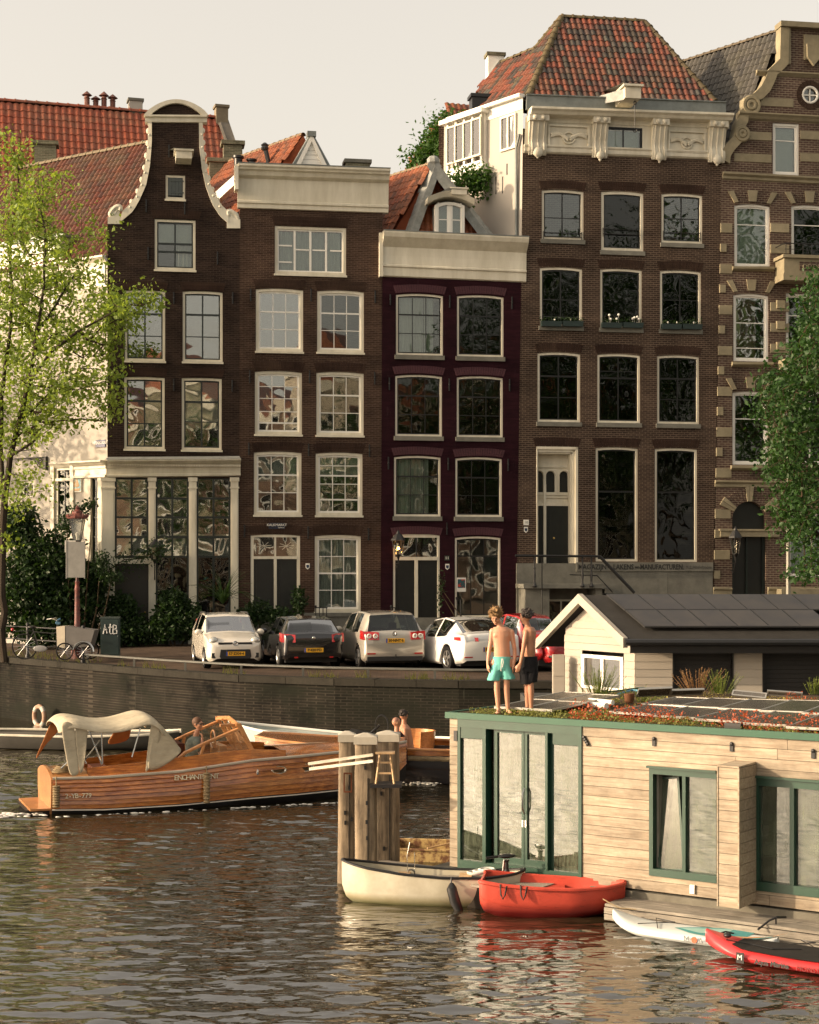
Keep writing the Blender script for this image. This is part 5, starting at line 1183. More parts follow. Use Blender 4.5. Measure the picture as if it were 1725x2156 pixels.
def wood(P,par,R,lo,hi,rmin=0.0,sides=6,mat=None,o=Vector((0,0,0))):
 b=B();o=np.array(o)
 for i in range(lo,hi):
  p=par[i]
  if p<0 or R[i]<rmin:continue
  g=par[p];rp=min(R[p],R[i]*1.35)if i>=0 else R[p]
  b.tube([P[p]-o,P[i]-o],[rp,R[i]],sides,cap=False)
 return b
LEAF_Y=leafmat('spring_leaf',(.085,.155,.022),(.30,.38,.08),.5)
LEAF_G=leafmat('deep_green_leaf',(.012,.04,.010),(.040,.095,.018),.35)
LEAF_D=leafmat('shrub_leaf',(.010,.026,.008),(.028,.06,.014),.3)
LEAF_M=leafmat('ivy_leaf',(.025,.07,.012),(.07,.15,.025),.35)
# young tree at the left
Yt=53.0
def A3(x,y,dY=0):return at(x,y,Yt+dY)
limbs=[([A3(8,1395),A3(6,1290),A3(4,1150),A3(12,1040),A3(22,960)],None),([A3(12,1040),A3(2,930),A3(4,840),A3(18,740),A3(26,620,.5),A3(20,500,.8),A3(40,400,.6),A3(36,330)],1),([A3(22,960),A3(40,890),A3(62,800,-.6),A3(78,700,-1),A3(92,600,-1),A3(96,500,-.6),A3(84,420)],1),([A3(62,800,-.6),A3(110,740,-1.4),A3(160,700,-1.8),A3(235,660,-2),A3(300,632,-2.2)],1),([A3(40,890),A3(90,840,.6),A3(140,800,1),A3(200,790,1.4),A3(232,770,1.4)],1),([A3(78,700,-1),A3(120,640,-.4),A3(150,590,.2),A3(185,540,.4)],1),([A3(18,740),A3(-25,680,.5),A3(-60,600,.6)],1),([A3(22,960),A3(60,940,-.5),A3(110,900,-.8)],1)]
blobs=[(30,330,34,45,7),(70,420,60,50,14),(30,480,60,60,16),(110,520,70,60,18),(40,600,75,70,20),(130,620,75,60,18),(60,720,80,70,22),(160,700,70,55,16),(240,650,60,40,14),(300,632,34,26,5),(80,820,90,60,20),(190,800,60,50,12),(40,900,70,50,12),(110,880,60,40,9),(225,730,40,50,7),(-50,600,60,160,20),(-40,850,50,80,10),(20,1000,60,40,5),(240,850,20,30,3),(8,1140,10,24,2)]
tips=[]
rt=np.random.default_rng(11)
for x,y,rx,ry,n in blobs:
 for _ in range(int(n*2.7)):
  a=rt.normal(size=3)*.55;tips.append(A3(x+a[0]*rx,y+a[1]*ry,a[2]*2.0*min(1,rx/60)-(.8 if x>200 else 0)))
P,par,R,n0=grow(limbs,tips,r_tip=.0075,seed=3)
T=thing('young_elm_tree','young tree with bright yellow green spring leaves at the left beside the street lamp','tree',A3(8,1395))
o=Vector(T.location)
R2=R.copy();Rm=np.minimum(R2,.22)
wood(P,par,Rm,0,n0,0,8,o=o).build('trunk',BARK,T,smooth=True)
wood(P,par,Rm,n0,len(P),0,4,o=o).build('branches',BARK2,T,kind='stuff')
ends=[i for i in range(n0,len(P))]
L=[]
oo=np.array(o)
for i in ends:
 if R[i]<.03:
  k=rt.poisson(25.0);L.append(P[i]+rt.normal(size=(k,3))*.20-oo)
L=np.concatenate(L);tl=leaf_mesh('leaves',L,(0,-.2,.5),.135,LEAF_Y,droop=.5);link('leaves',tl,T,kind='stuff')
# leafy tree at the right edge, nearer the houses
Yt=46.0
limbs=[([A3(1790,1330),A3(1785,1200),A3(1775,1050),A3(1765,900),A3(1755,760),A3(1745,650)],None),([A3(1775,1050),A3(1720,980,-.6),A3(1660,930,-1),A3(1600,840,-1.2)],1),([A3(1765,900),A3(1710,820),A3(1670,760,-.5),A3(1640,700)],1),([A3(1785,1200),A3(1730,1130),A3(1680,1080,-.6),A3(1640,1060)],1),([A3(1790,1240),A3(1750,1190,-.4),A3(1710,1180,-.4)],1)]
blobs=[(1718,610,22,40,7),(1710,680,32,40,12),(1698,760,42,45,18),(1665,820,56,45,24),(1625,860,38,36,12),(1690,900,60,60,30),(1655,970,42,46,18),(1690,1010,60,50,24),(1672,1080,38,45,18),(1700,1110,40,50,16),(1710,1190,30,30,8),(1770,700,60,120,24),(1780,950,70,200,40)]
tips=[]
for x,y,rx,ry,n in blobs:
 for _ in range(int(n*1.9)):
  a=rt.normal(size=3)*.5;tips.append(A3(x+a[0]*rx,y+a[1]*ry,a[2]*2.2))
P,par,R,n0=grow(limbs,tips,r_tip=.007,seed=5)
T=thing('green_lime_tree','dense deep green tree leaning in from the right edge before the banded house','tree',(A3(1790,1330).x,46.0,QT));o=Vector(T.location);oo=np.array(o)
wood(P,par,np.minimum(R,.2),0,n0,0,8,o=o).build('trunk',BARK,T,smooth=True);wood(P,par,np.minimum(R,.2),n0,len(P),0,4,o=o).build('branches',BARK2,T,kind='stuff')
L=[P[i]+rt.normal(size=(rt.poisson(27),3))*.19-oo for i in range(n0,len(P))if R[i]<.03]
link('leaves',leaf_mesh('leaves',np.concatenate(L),(0,-.2,.4),.125,LEAF_G,droop=.6),T,kind='stuff')
# shrubs
def shrub(name,label,cat,c,blobs,n,size,mat,stems=6,seed=1,group=None,droop=.2):
 """c base point; blobs (dx,dy,dz,rx,ry,rz) ellipsoids filled toward their surface"""
 rs=np.random.default_rng(seed);T=thing(name,label,cat,c,0,group);L=[]
 vol=sum(b_[3]*b_[5]for b_ in blobs)
 for dx,dy,dz,rx,ry,rz in blobs:
  k=int(n*rx*rz/vol);v=rs.normal(size=(k,3));v/=np.linalg.norm(v,axis=1)[:,None];rad=(rs.random(k)**.33)[:,None]*(1+.22*np.sin(v[:,:1]*5+dx)*np.cos(v[:,2:]*6+dz*2)+.12*rs.normal(size=(k,1)))
  p=v*rad*np.array([rx,ry,rz])+np.array([dx,dy,dz]);L.append(p[p[:,2]>-.1])
 link('leaves',leaf_mesh('leaves',np.concatenate(L),(0,-.3,.5),size,mat,droop=droop),T,kind='stuff')
 b=B()
 for i in range(stems):
  q=blobs[i%len(blobs)];b.tube([(q[0]*.4,q[1]*.4,-.0),(q[0]*.8,q[1]*.8,q[2]*.5),(q[0]+rs.normal()*.1,q[1],q[2])],[.035,.025,.012],5)
 b.build('stems',BARK2,T);return T
def pt(x,y,Y,z0=None):p=at(x,y,Y);return p
def gnd(x,Y):return Vector(((x-CX)/FL*Y,Y,QT+min(.2,max(0,(Y-45)/12*.2))))
def bl(c,Y,*qs):
 r=[]
 for x,y,rx,ry in qs:p=at(x,y,Y);s=FL/Y;r.append((p.x-c.x,0,p.z-c.z,rx/s,min(1.1,rx/s*.8),ry/s))
 return r
c=gnd(110,57.2);shrub('garden_shrub','large dark green shrub mass behind the street lamp and cargo bicycle','shrub',c,bl(c,57.2,(40,1110,45,50),(100,1180,75,60),(60,1250,80,80),(150,1270,70,60),(190,1230,38,50),(110,1320,90,40)),21000,.15,LEAF_D,8,1)
c=gnd(165,56.6);shrub('climbing_rose','sprawling bush with long twigs against the white side wall above the lamp','shrub',c,bl(c,56.6,(165,1080,24,20),(190,1062,16,12),(140,1105,22,22),(215,1190,20,30),(235,1215,30,14)),2200,.09,LEAF_D,6,2)
c=gnd(250,57.4);shrub('door_shrub','dark bushy plant in front of the black shop door','shrub',c,bl(c,57.0,(250,1290,34,40),(275,1330,50,28),(225,1340,30,24)),6500,.13,LEAF_D,6,3)
c=gnd(370,57.2);shrub('shop_shrub','dark green shrub below the middle shop windows','shrub',c,bl(c,57.2,(365,1275,34,36),(350,1320,46,30),(400,1310,40,34)),7000,.13,LEAF_D,6,4)
c=gnd(560,58);shrub('low_bush','low bush filling the doorway corner behind the black hatchback','shrub',c,bl(c,58,(545,1290,30,26),(590,1300,34,22),(630,1265,16,30),(520,1300,24,24)),3600,.10,LEAF_D,5,5)
c=gnd(1100,59);shrub('stoop_vine','thin vine with small leaves beside the purple house door','plant',c,bl(c,60.5,(925,1250,6,50),(932,1230,5,20)),240,.07,LEAF_D,2,6)
c=gnd(985,57.5);shrub('stoop_planting','low potted greenery at the foot of the purple house steps','plant',c,bl(c,57.5,(965,1318,20,12),(1000,1325,26,10),(930,1322,10,12)),700,.08,LEAF_D,3,16)
T=thing('door_vine','leafy vine trailing over the black shop door and its pilaster','vine',gnd(240,57.3));o=Vector(T.location);pl=[at(x,y,57.6)for x,y in((215,1240),(230,1200),(262,1178),(300,1176),(330,1160),(345,1150))]
b=B();b.tube([p-o for p in pl],.02,5);b.build('stem',BARK2,T);L=[]
for p,q in zip(pl,pl[1:]):L.append(np.array([p.lerp(q,rt.random())-o for _ in range(150)])+rt.normal(size=(150,3))*np.array([.2,.1,.22]))
link('leaves',leaf_mesh('leaves',np.concatenate(L),(0,-.4,.4),.09,LEAF_D,droop=.3),T,kind='stuff')
def strappy(label,c,n,L_,mat,name='spiky_plant',seed=2,cat='plant',w=.03):
 rs=random.Random(seed);b=B()
 for i in range(n):
  a=rs.uniform(0,6.28);t=rs.uniform(.35,1.3);l=L_*rs.uniform(.6,1.1);pts=[]
  for k in range(5):s=k/4;pts.append(Vector((math.cos(a)*math.sin(t*(.5+s*.6))*l*s,math.sin(a)*math.sin(t*(.5+s*.6))*l*s,math.cos(t*(.4+s*.9))*l*s+.05)))
  sd=Vector((-math.sin(a),math.cos(a),0))*w;b.loft([[p-sd*(1-k/4.2)+Vector((0,0,.01)),p,p+sd*(1-k/4.2)+Vector((0,0,.01))]for k,p in enumerate(pts)],closed=False,cap=False)
 o=b.build(name,mat,None);o.location=c;return solo(o,label,cat)
strappy('spiky strap-leaved plant beside the shop front corner',at(470,1275,57.0),60,1.5,LEAF_D)
def ivy(name,label,c,pts,n,sz_,mat,spread=(.3,.2,.3),seed=1,group=None):
 rs=np.random.default_rng(seed);T=thing(name,label,'ivy',c,0,group);L=[];o=Vector(c)
 for p in pts:k=n//len(pts);L.append(np.array([list(p-o)]*k)+rs.normal(size=(k,3))*np.array(spread))
 link('leaves',leaf_mesh('leaves',np.concatenate(L),(0,-.5,.3),sz_,mat,droop=.6),T,kind='stuff')
 b=B();b.tube([p-o for p in pts[:1]]+[(pts[0]+Vector((.1,0,-.4)))-o]if len(pts)==1 else[p-o for p in pts],.02,4);b.build('stem',BARK2,T)
pts=[at(x,y,62.0)for x,y in((958,372),(968,382),(978,372),(990,368),(1002,372),(1014,366),(1022,372),(1000,392),(1008,385),(995,400),(990,388),(1010,398))]
ivy('wall_ivy','bright green creeper hanging below the bay window of the tall white side wall',pts[0],pts,1500,.13,LEAF_M,(.20,.15,.20),4)
pts=[at(x,y,74)for x,y in((948,262),(940,275),(930,285),(925,300),(912,312),(905,325),(895,335),(884,343),(940,300),(930,320),(945,325),(938,345),(915,335),(945,290),(950,275),(948,360),(944,340))]
ivy('roof_ivy','thick ivy covering the rear house roof edge between the purple and the tall house',pts[0],pts,5200,.17,LEAF_M,(.42,.4,.36),5)
b=B();rs=random.Random(4)
for i in range(900):
 x=rs.uniform(-15,2.5);e=qpt(x);cl=math.sin(x*2.3)+math.sin(x*5.1+1)>.2 or x<-10
 if not cl:continue
 p=e+Vector((rs.uniform(-.05,.05),rs.uniform(.1,.9)if x>-9 else rs.uniform(.1,2.2),.01));h=rs.uniform(.06,.28);a=rs.uniform(-.5,.5);w=.012
 b.add([p-Vector((w,0,0)),p+Vector((w,0,0)),p+Vector((a*h,rs.uniform(-.2,.2)*h,h))],[(0,1,2)])
o=b.build('quay_grass',leafmat('dry_grass',(.06,.08,.02),(.20,.19,.06),.4),None,kind='stuff');solo(o,'tufts of grass and weeds growing along the quay edge','grass')
# cars and street things
GLC=glass('car_glass',.05,.03,1.0,tint=(.35,.40,.38),mx_=.45)
RUB=paint('tyre_rubber',(.012,.012,.012),.8,var=.3,bmp=.1);RIM=paint('alloy_rim',(.35,.35,.34),.35,metal=.8,var=.1,bmp=0)
PLATE=paint('yellow_plate',(.80,.42,.02),.45,var=.05,bmp=0);PBLUE=paint('plate_blue',(.02,.08,.4),.4,bmp=0);LETB=paint('plate_black',(.01,.01,.01),.5,bmp=0)
REDL=paint('red_lamp',(.45,.012,.012),.15,var=.1,bmp=0,coat=.8);HEAD=paint('headlamp_clear',(.55,.55,.5),.1,metal=.5,var=.1,bmp=0,coat=1);CHROME=paint('chrome',(.6,.6,.58),.15,metal=1,var=.05,bmp=0)
TRIMP=paint('black_plastic',(.02,.02,.02),.6,var=.2,bmp=.05);SEATM=paint('seat_fabric',(.03,.03,.035),.9)
def catmull(Pn,m):
 Pn=np.asarray(Pn,float);n=len(Pn);out=[]
 for i in range(n-1):
  p0,p1,p2,p3=Pn[max(i-1,0)],Pn[i],Pn[i+1],Pn[min(i+2,n-1)]
  for j in range(m):
   t=j/m;q=.5*((2*p1)+(p2-p0)*t*.8+(2*p0*.8-(5-.4)*p1*1.0+(4-.4)*p2*1.0-.8*p3+(-.4+.4)*p1*0)*0)if False else None
   h=t*t*(3-2*t);m1=(p2-p0)*.5*.7;m2=(p3-p1)*.5*.7
   out.append((2*t**3-3*t**2+1)*p1+(t**3-2*t**2+t)*m1+(-2*t**3+3*t**2)*p2+(t**3-t**2)*m2)
 out.append(Pn[-1]);return np.array(out)
def car(name,label,loc,heading,L,W_,st,wheels,wr,paintm,windows,cabin,group='cars parked along the quay',rimm=None):
 """st: stations front(0)->rear: (x, z_sill, z_belt, z_top, w_low, w_belt, w_top); windows: (i0,i1) side station ranges; cabin: dict of windscreen/rear ranges"""
 T=thing(name,label,'car',loc,heading,group);S=[]
 for x,zs,zb,zt,wl,wb,wt in st:
  h=W_/2
  S.append([(x,h*wl*.9,zs),(x,h*wl,zs+.10),(x,h*(wl*.3+wb*.7)*1.015,zs+(zb-zs)*.55),(x,h*wb,zb),(x,h*wt,max(zt-.035,zb+.002)),(x,h*wt*.80,zt),(x,0,zt+.025)])
 S=np.array(S);m=4
 G=np.array([catmull(S[:,j],m)for j in range(S.shape[1])]);G=np.array([catmull(G[:,i],m)for i in range(G.shape[1])])
 ns,nl=G.shape[:2];H_=G.copy()
 for wx in wheels:
  for i in range(ns):
   for j in range(nl):
    dx=H_[i,j,0]-wx;dz=H_[i,j,2]-wr;d=math.hypot(dx,dz);Ra=wr*1.17
    if d<Ra and H_[i,j,1]>W_*.3:k=Ra/max(d,1e-3);H_[i,j,2]=wr+abs(dz)*k if dz>-wr else H_[i,j,2];H_[i,j,2]=wr+math.sqrt(max(0,Ra*Ra-min(Ra*Ra,dx*dx)))
 for i in range(ns):
  for j in range(1,nl):
   if H_[i,j,2]<H_[i,j-1,2]and j<3*m:H_[i,j,2]=H_[i,j-1,2]
 body=B();gl={'side_window':B(),'windscreen':B(),'rear_window':B()}
 def kind(si,lj):
  if 3*m<=lj<4*m:
   for a,c in windows:
    if a*m<=si<c*m:return 'side_window'
  if lj>=4*m and cabin.get('ws')and cabin['ws'][0]*m<=si<cabin['ws'][1]*m:return 'windscreen'
  if lj>=4*m and cabin.get('rw')and cabin['rw'][0]*m<=si<cabin['rw'][1]*m:return 'rear_window'
  return None
 for sgn in(1,-1):
  idx={}
  base=len(body.V)
  vs=[(p[0],p[1]*sgn,p[2])for r in H_ for p in r]
  for nm in gl:gl[nm]._o=len(gl[nm].V)
  fb=[];fg={k:[]for k in gl}
  for i in range(ns-1):
   for j in range(nl-1):
    q=(i*nl+j,i*nl+j+1,(i+1)*nl+j+1,(i+1)*nl+j);q=q if sgn>0 else q[::-1];k=kind(i,j)
    (fb if k is None else fg[k]).append(q)
  body.add(vs,fb)
  for k in gl:
   if fg[k]:gl[k].add([(v[0],v[1]*.992,v[2]-.004)for v in vs],fg[k])
 for e in(0,ns-1):
  ring_=[(p[0],p[1],p[2])for p in H_[e]]+[(p[0],-p[1],p[2])for p in H_[e][::-1]];body.add(ring_,[tuple(range(len(ring_)))])
 me=body.mesh('body',paintm,smooth=38);bo=link('body',me,T)
 md=bmesh.new();md.from_mesh(me);bmesh.ops.remove_doubles(md,verts=md.verts,dist=.002);bmesh.ops.recalc_face_normals(md,faces=md.faces);md.to_mesh(me);md.free()
 for k in gl:
  if gl[k].F:gl[k].build(k,GLC,T,smooth=40)
 b=B();b.box(-L+.35,-.35,-W_*.42,W_*.42,.16,.42);b.build('underbody',TRIMP,T)
 cb=[s_ for s_ in st]
 b=B();b.box(-L*.62,-L*.40,-W_*.36,W_*.36,.35,.55)
 for y in(-.38,.38):b.box(-L*.60,-L*.54,y-.24,y+.24,.5,1.05);b.box(-L*.60,-L*.56,y-.12,y+.12,1.06,1.24)
 b.box(-L*.80,-L*.76,-W_*.34,W_*.34,.4,.98);b.build('seats',SEATM,T)
 for wx in wheels:
  for sg in(1,-1):
   y=sg*(W_/2-.10);b=B();pr=[(wr*.62,-.09),(wr*.95,-.10),(wr,-.06),(wr,.06),(wr*.95,.10),(wr*.62,.09)]
   n=24;b.loft([[Vector((r*math.cos(2*math.pi*k/n),yy,r*math.sin(2*math.pi*k/n)))for k in range(n)]for r,yy in pr],cap=True)
   w=link('wheel',b.mesh('wheel',RUB,smooth=40),T,loc=(wx,y,wr))
   b=B();b.loft([[Vector((r*math.cos(2*math.pi*k/n),sg*yy,r*math.sin(2*math.pi*k/n)))for k in range(n)]for r,yy in((wr*.66,.085),(wr*.64,.105),(wr*.58,.09),(wr*.55,.03))],cap=False)
   for k in range(5):
    a=k*2*math.pi/5+.3;c,s_=math.cos(a),math.sin(a);p_=Vector((c,0,s_));t_=Vector((-s_,0,c));b.hexa([p_*.03+t_*.035+Vector((0,sg*.06,0)),p_*.03-t_*.035+Vector((0,sg*.06,0)),p_*.03-t_*.035+Vector((0,sg*.1,0)),p_*.03+t_*.035+Vector((0,sg*.1,0))],[p_*wr*.6+t_*.045+Vector((0,sg*.07,0)),p_*wr*.6-t_*.045+Vector((0,sg*.07,0)),p_*wr*.6-t_*.045+Vector((0,sg*.098,0)),p_*wr*.6+t_*.045+Vector((0,sg*.098,0))])
   b.build('rim',rimm or RIM,w)
 return T
def plate(T,x,z,txt,side=-1,y=0):
 """side -1: at the rear (faces -x)"""
 M=Matrix.Translation((x,y,z))@Matrix.Rotation(math.radians(-90 if side<0 else 90),4,'Z')
 b=B();b.box(-.27,.27,-.012,.0,-.06,.06);b.xf(M);p=b.build('number_plate',PLATE,T)
 b=B();b.box(-.27,-.225,-.014,-.012,-.058,.058);b.xf(M);b.build('plate_band',PBLUE,p)
 text(txt,.105,LETB,p,M@tmat(.02,-.016,0),ext=.002,cjoin=.003)
def blob(T,name,mat,c,r,sc,n=14,parent=None):
 b=B();b.ball(c,r,n,sc=sc);return b.build(name,mat,parent or T,smooth=60)
def mirrors(T,x,y,z,m):
 for s in(1,-1):blob(T,'wing_mirror',m,(x,s*y,z),.1,(.7,1.15,.85))
HD=lambda a:ANG+math.radians(90)+a
def carloc(xD,Y):return Vector(((xD-CX)/FL*Y,Y,QT+max(0,min(.2,(Y-44)/12*.2))))
WHT=paint('car_white',(.62,.58,.50),.25,var=.05,bmp=0,coat=1);BLK=paint('car_black',(.008,.008,.009),.2,var=.1,bmp=0,coat=1);SLV=paint('car_silver',(.46,.43,.37),.28,metal=.35,var=.05,bmp=0,coat=1)
WH2=paint('car_pearl_white',(.72,.71,.67),.2,var=.04,bmp=0,coat=1);REDC=paint('car_red',(.30,.010,.012),.2,var=.1,bmp=0,coat=1)
# small white hatch facing the canal
st=[(0,.30,.62,.66,.70,.66,.60),(-.05,.24,.68,.74,.86,.82,.74),(-.25,.20,.78,.86,.97,.93,.84),(-.75,.18,.92,.98,1.0,.97,.86),(-.95,.18,.96,1.03,1.0,.97,.86),(-1.45,.18,.98,1.44,1.0,.98,.80),(-1.62,.18,.98,1.50,1.0,.98,.79),(-2.30,.18,1.0,1.535,1.0,.98,.78),(-2.40,.18,1.0,1.535,1.0,.98,.78),(-3.0,.18,1.02,1.50,1.0,.97,.77),(-3.35,.20,1.03,1.45,1.0,.96,.74),(-3.58,.24,1.02,1.10,.96,.92,.80),(-3.64,.34,.9,.98,.85,.8,.7)]
p=at(500,1410,46.8)
T=car('small_white_hatchback','small cream-white hatchback facing the canal, leftmost of the parked cars',carloc(496,46.4),HD(math.radians(5))+math.pi,3.64,1.64,st,(-.62,-2.92),.29,WHT,[(5,7),(8,9)],{'ws':(4,5),'rw':(10,11)})
for s in(1,-1):
 blob(T,'headlight',HEAD,(-.22,s*.60,.80),.15,(1.0,1.0,.78));blob(T,'fog_light',HEAD,(-.03,s*.52,.565),.06,(.5,1.6,.6))
 b=B();b.box(-.06,-.005,s*.54-.13,s*.54+.13,.32,.46);b.build('air_vent',TRIMP,T)
b=B();b.slab([(-.42,.30),(-.45,.36),(-.42,.56),(.42,.56),(.45,.36),(.42,.30)][::-1],-.05,.03);b.xf(Matrix.Translation((-.01,0,0))@Matrix.Rotation(math.radians(90),4,'Z'));b.build('grille',TRIMP,T)
b=B();b.box(-.08,-.01,-.48,.48,.70,.76);b.build('badge_bar',TRIMP,T);b=B();b.torus((.0,0,.73),.062,.014,'x',18,6);b.ball((-.02,0,.73),.055,10,sc=(.5,1,1));b.build('badge',CHROME,T,smooth=True)
plate(T,.03,.44,'57·ZXH·4',1);mirrors(T,-1.12,.90,1.02,WHT)
for s in(1,-1):b=B();b.tube([(-1.6,s*.62,1.50),(-1.8,s*.62,1.56),(-2.9,s*.60,1.55),(-3.1,s*.60,1.49)],.022,6);b.build('roof_rail',TRIMP,T)
for s in(1,-1):b=B();b.box(-3.42,-3.33,s*.66-.02,s*.66+.02,1.08,1.34);b.build('tail_light',REDL,T)
b=B();b.box(-1.2,-.98,-.5,.5,1.02,1.04);b.tube([(-1.0,-.3,1.05),(-1.15,.25,1.13)],.01,4);b.tube([(-1.0,.3,1.05),(-1.12,.7,1.12)],.01,4);b.build('wiper',TRIMP,T)
# black hatch, rear to the canal
st=[(0,.30,.55,.60,.7,.66,.6),(-.06,.22,.62,.70,.88,.84,.76),(-.35,.18,.76,.82,.98,.95,.86),(-1.0,.17,.86,.92,1.,.97,.86),(-1.25,.17,.89,.95,1.,.97,.86),(-1.95,.17,.90,1.36,1.,.97,.76),(-2.1,.17,.90,1.38,1.,.97,.76),(-2.7,.17,.92,1.42,1.,.97,.75),(-2.8,.17,.92,1.42,1.,.97,.75),(-3.45,.18,.95,1.38,1.,.97,.74),(-3.72,.20,.97,1.34,1.,.97,.73),(-4.08,.24,.97,1.02,.98,.95,.84),(-4.2,.26,.90,.95,.95,.9,.84),(-4.24,.32,.80,.84,.88,.84,.8)]
T=car('black_hatchback','black hatchback with red tail lamps, second parked car from the left',carloc(650,45.9),HD(math.radians(5)),4.24,1.76,st,(-.80,-3.46),.32,BLK,[(5,7),(8,9)],{'ws':(4,5),'rw':(10,11)})
def rear_place(T,L,xD,Y):
 h=T.rotation_euler.z;tail=carloc(xD,Y);T.location=tail+Vector((math.cos(h)*L,math.sin(h)*L,.06))
rear_place(T,4.24,661,45.8)
for s in(1,-1):b=B();b.hexa([(-4.02,s*.52,.74),(-4.02,s*.52,.97),(-4.235,s*.52,.95),(-4.265,s*.52,.74)],[(-3.80,s*.895,.76),(-3.80,s*.895,1.0),(-4.11,s*.885,.98),(-4.16,s*.885,.74)]);b.build('tail_light',REDL,T)
plate(T,-4.25,.52,'P·420·PD');blob(T,'badge',CHROME,(-4.235,0,.86),.045,(.4,1,1));mirrors(T,-1.5,.96,.98,BLK)
for s in(1,-1):b=B();b.torus((-4.245,s*.1-.0,.86),.0,.001,'x',3,3)if False else b.box(-4.26,-4.2,s*.5-.05,s*.5+.05,.30,.34);b.build('reflector',REDL,T)
# silver tall hatch
st=[(0,.30,.60,.64,.7,.66,.6),(-.06,.22,.68,.76,.88,.84,.76),(-.35,.18,.84,.90,.98,.95,.86),(-.9,.17,.95,1.0,1.,.97,.86),(-1.05,.17,.97,1.04,1.,.97,.86),(-1.8,.17,.98,1.48,1.,.97,.78),(-2.0,.17,.99,1.53,1.,.97,.77),(-2.6,.17,1.0,1.58,1.,.97,.76),(-2.7,.17,1.0,1.58,1.,.97,.76),(-3.4,.18,1.02,1.56,1.,.97,.75),(-3.85,.20,1.03,1.50,1.,.97,.73),(-4.08,.24,1.02,1.06,.99,.96,.85),(-4.16,.26,.92,.97,.97,.94,.88),(-4.21,.32,.64,.70,.92,.9,.86)]
T=car('silver_people_carrier','silver tall hatchback with round red and white tail lamps, third parked car from left',carloc(830,46),HD(math.radians(6)),4.21,1.78,st,(-.86,-3.44),.33,SLV,[(5,7),(8,9)],{'ws':(4,5),'rw':(10,11)})
rear_place(T,4.21,832,45.6)
for s in(1,-1):
 b=B();b.hexa([(-4.05,s*.46,.82),(-4.05,s*.46,1.04),(-4.20,s*.46,1.03),(-4.24,s*.46,.82)],[(-3.80,s*.905,.84),(-3.80,s*.905,1.08),(-4.10,s*.90,1.06),(-4.16,s*.90,.82)]);q=b.build('tail_light',REDL,T)
 for yy,xx in((.57,-4.235),(.74,-4.20)):b=B();b.torus((xx,s*yy,.93),.05,.02,'x',16,6);b.ball((xx,s*yy,.92),.02,8);b.build('lamp_ring',WHITE,q,smooth=True)
 b=B();b.box(-4.235,-4.2,s*.68-.12,s*.68+.12,.42,.46);b.build('reflector',REDL,T)
plate(T,-4.235,.80,'30·NNT·6');mirrors(T,-1.45,.97,1.04,SLV)
b=B();b.torus((-4.17,0,.985),.058,.01,'x',20,5);b.tube([(-4.172,-.035,1.02),(-4.172,-.015,.95),(-4.172,0,.98),(-4.172,.015,.95),(-4.172,.035,1.02)],.008,4);b.build('badge',CHROME,T)
b=B();b.box(-4.23,-4.1,-.8,.8,.24,.36);b.tube([(-4.2,0,.36),(-4.3,0,.36),(-4.3,0,.42)],.02,6);b.build('bumper_trim',TRIMP,T)
b=B();b.tube([(-3.95,.0,1.10),(-3.98,-.45,1.15)],.012,4);b.build('wiper',TRIMP,T)
# white sedan
st=[(0,.30,.52,.56,.7,.66,.6),(-.06,.22,.58,.64,.88,.84,.76),(-.4,.17,.70,.74,.98,.95,.86),(-1.2,.16,.82,.87,1.,.97,.86),(-1.4,.16,.85,.91,1.,.97,.84),(-2.15,.16,.88,1.33,1.,.96,.70),(-2.3,.16,.89,1.38,1.,.96,.68),(-2.85,.16,.91,1.44,1.,.96,.66),(-2.93,.16,.91,1.44,1.,.96,.66),(-3.5,.17,.95,1.38,1.,.95,.64),(-3.62,.18,.97,1.35,1.,.95,.64),(-4.25,.22,1.0,1.08,.99,.93,.72),(-4.6,.26,.98,1.03,.97,.90,.76),(-4.69,.32,.84,.88,.9,.85,.78)]
T=car('white_sedan','sleek white sedan with dark glass roof parked behind the two bare-chested boys',carloc(1000,45),HD(math.radians(13)),4.69,1.85,st,(-.86,-3.73),.345,WH2,[(5,7),(8,10)],{'ws':(4,5),'rw':(9,11)})
rear_place(T,4.69,1036,44.6)
for s in(1,-1):b=B();b.hexa([(-4.30,s*.42,.84),(-4.30,s*.42,.93),(-4.71,s*.42,.94),(-4.73,s*.42,.84)],[(-4.25,s*.935,.87),(-4.25,s*.935,.95),(-4.50,s*.895,.96),(-4.53,s*.895,.86)]);b.build('tail_light',REDL,T);
for s in(1,-1):b=B();b.box(-4.71,-4.6,s*.7-.12,s*.7+.12,.40,.43);b.build('reflector',REDL,T)
plate(T,-4.71,.62,'R·582·XD');mirrors(T,-1.75,.99,.97,WH2)
b=B();b.tube([(-3.3,-.95,.80),(-3.5,-.95,.80)],.012,4);b.build('door_handle',CHROME,T)
# vintage red car
st=[(0,.34,.52,.60,.5,.48,.42),(-.1,.26,.66,.78,.62,.62,.50),(-.5,.22,.74,.94,.80,.72,.50),(-1.1,.22,.80,1.02,1.,.76,.52),(-1.3,.22,.84,1.06,1.,.80,.60),(-1.55,.22,.86,1.40,1.,.84,.66),(-1.75,.22,.87,1.48,1.,.86,.66),(-2.3,.22,.88,1.52,1.,.88,.64),(-2.38,.22,.88,1.52,1.,.88,.64),(-2.9,.22,.88,1.42,1.,.86,.58),(-3.2,.24,.86,1.24,.98,.80,.5),(-3.7,.28,.74,.94,.8,.68,.42),(-4.0,.36,.55,.62,.5,.45,.36)]
T=car('vintage_red_car','vintage dark red rounded car partly hidden behind the boys and the gabled houseboat',carloc(1150,45),math.radians(-62),4.0,1.56,st,(-.75,-3.15),.34,REDC,[(5,7),(8,9)],{'ws':(4,5)},rimm=CHROME)
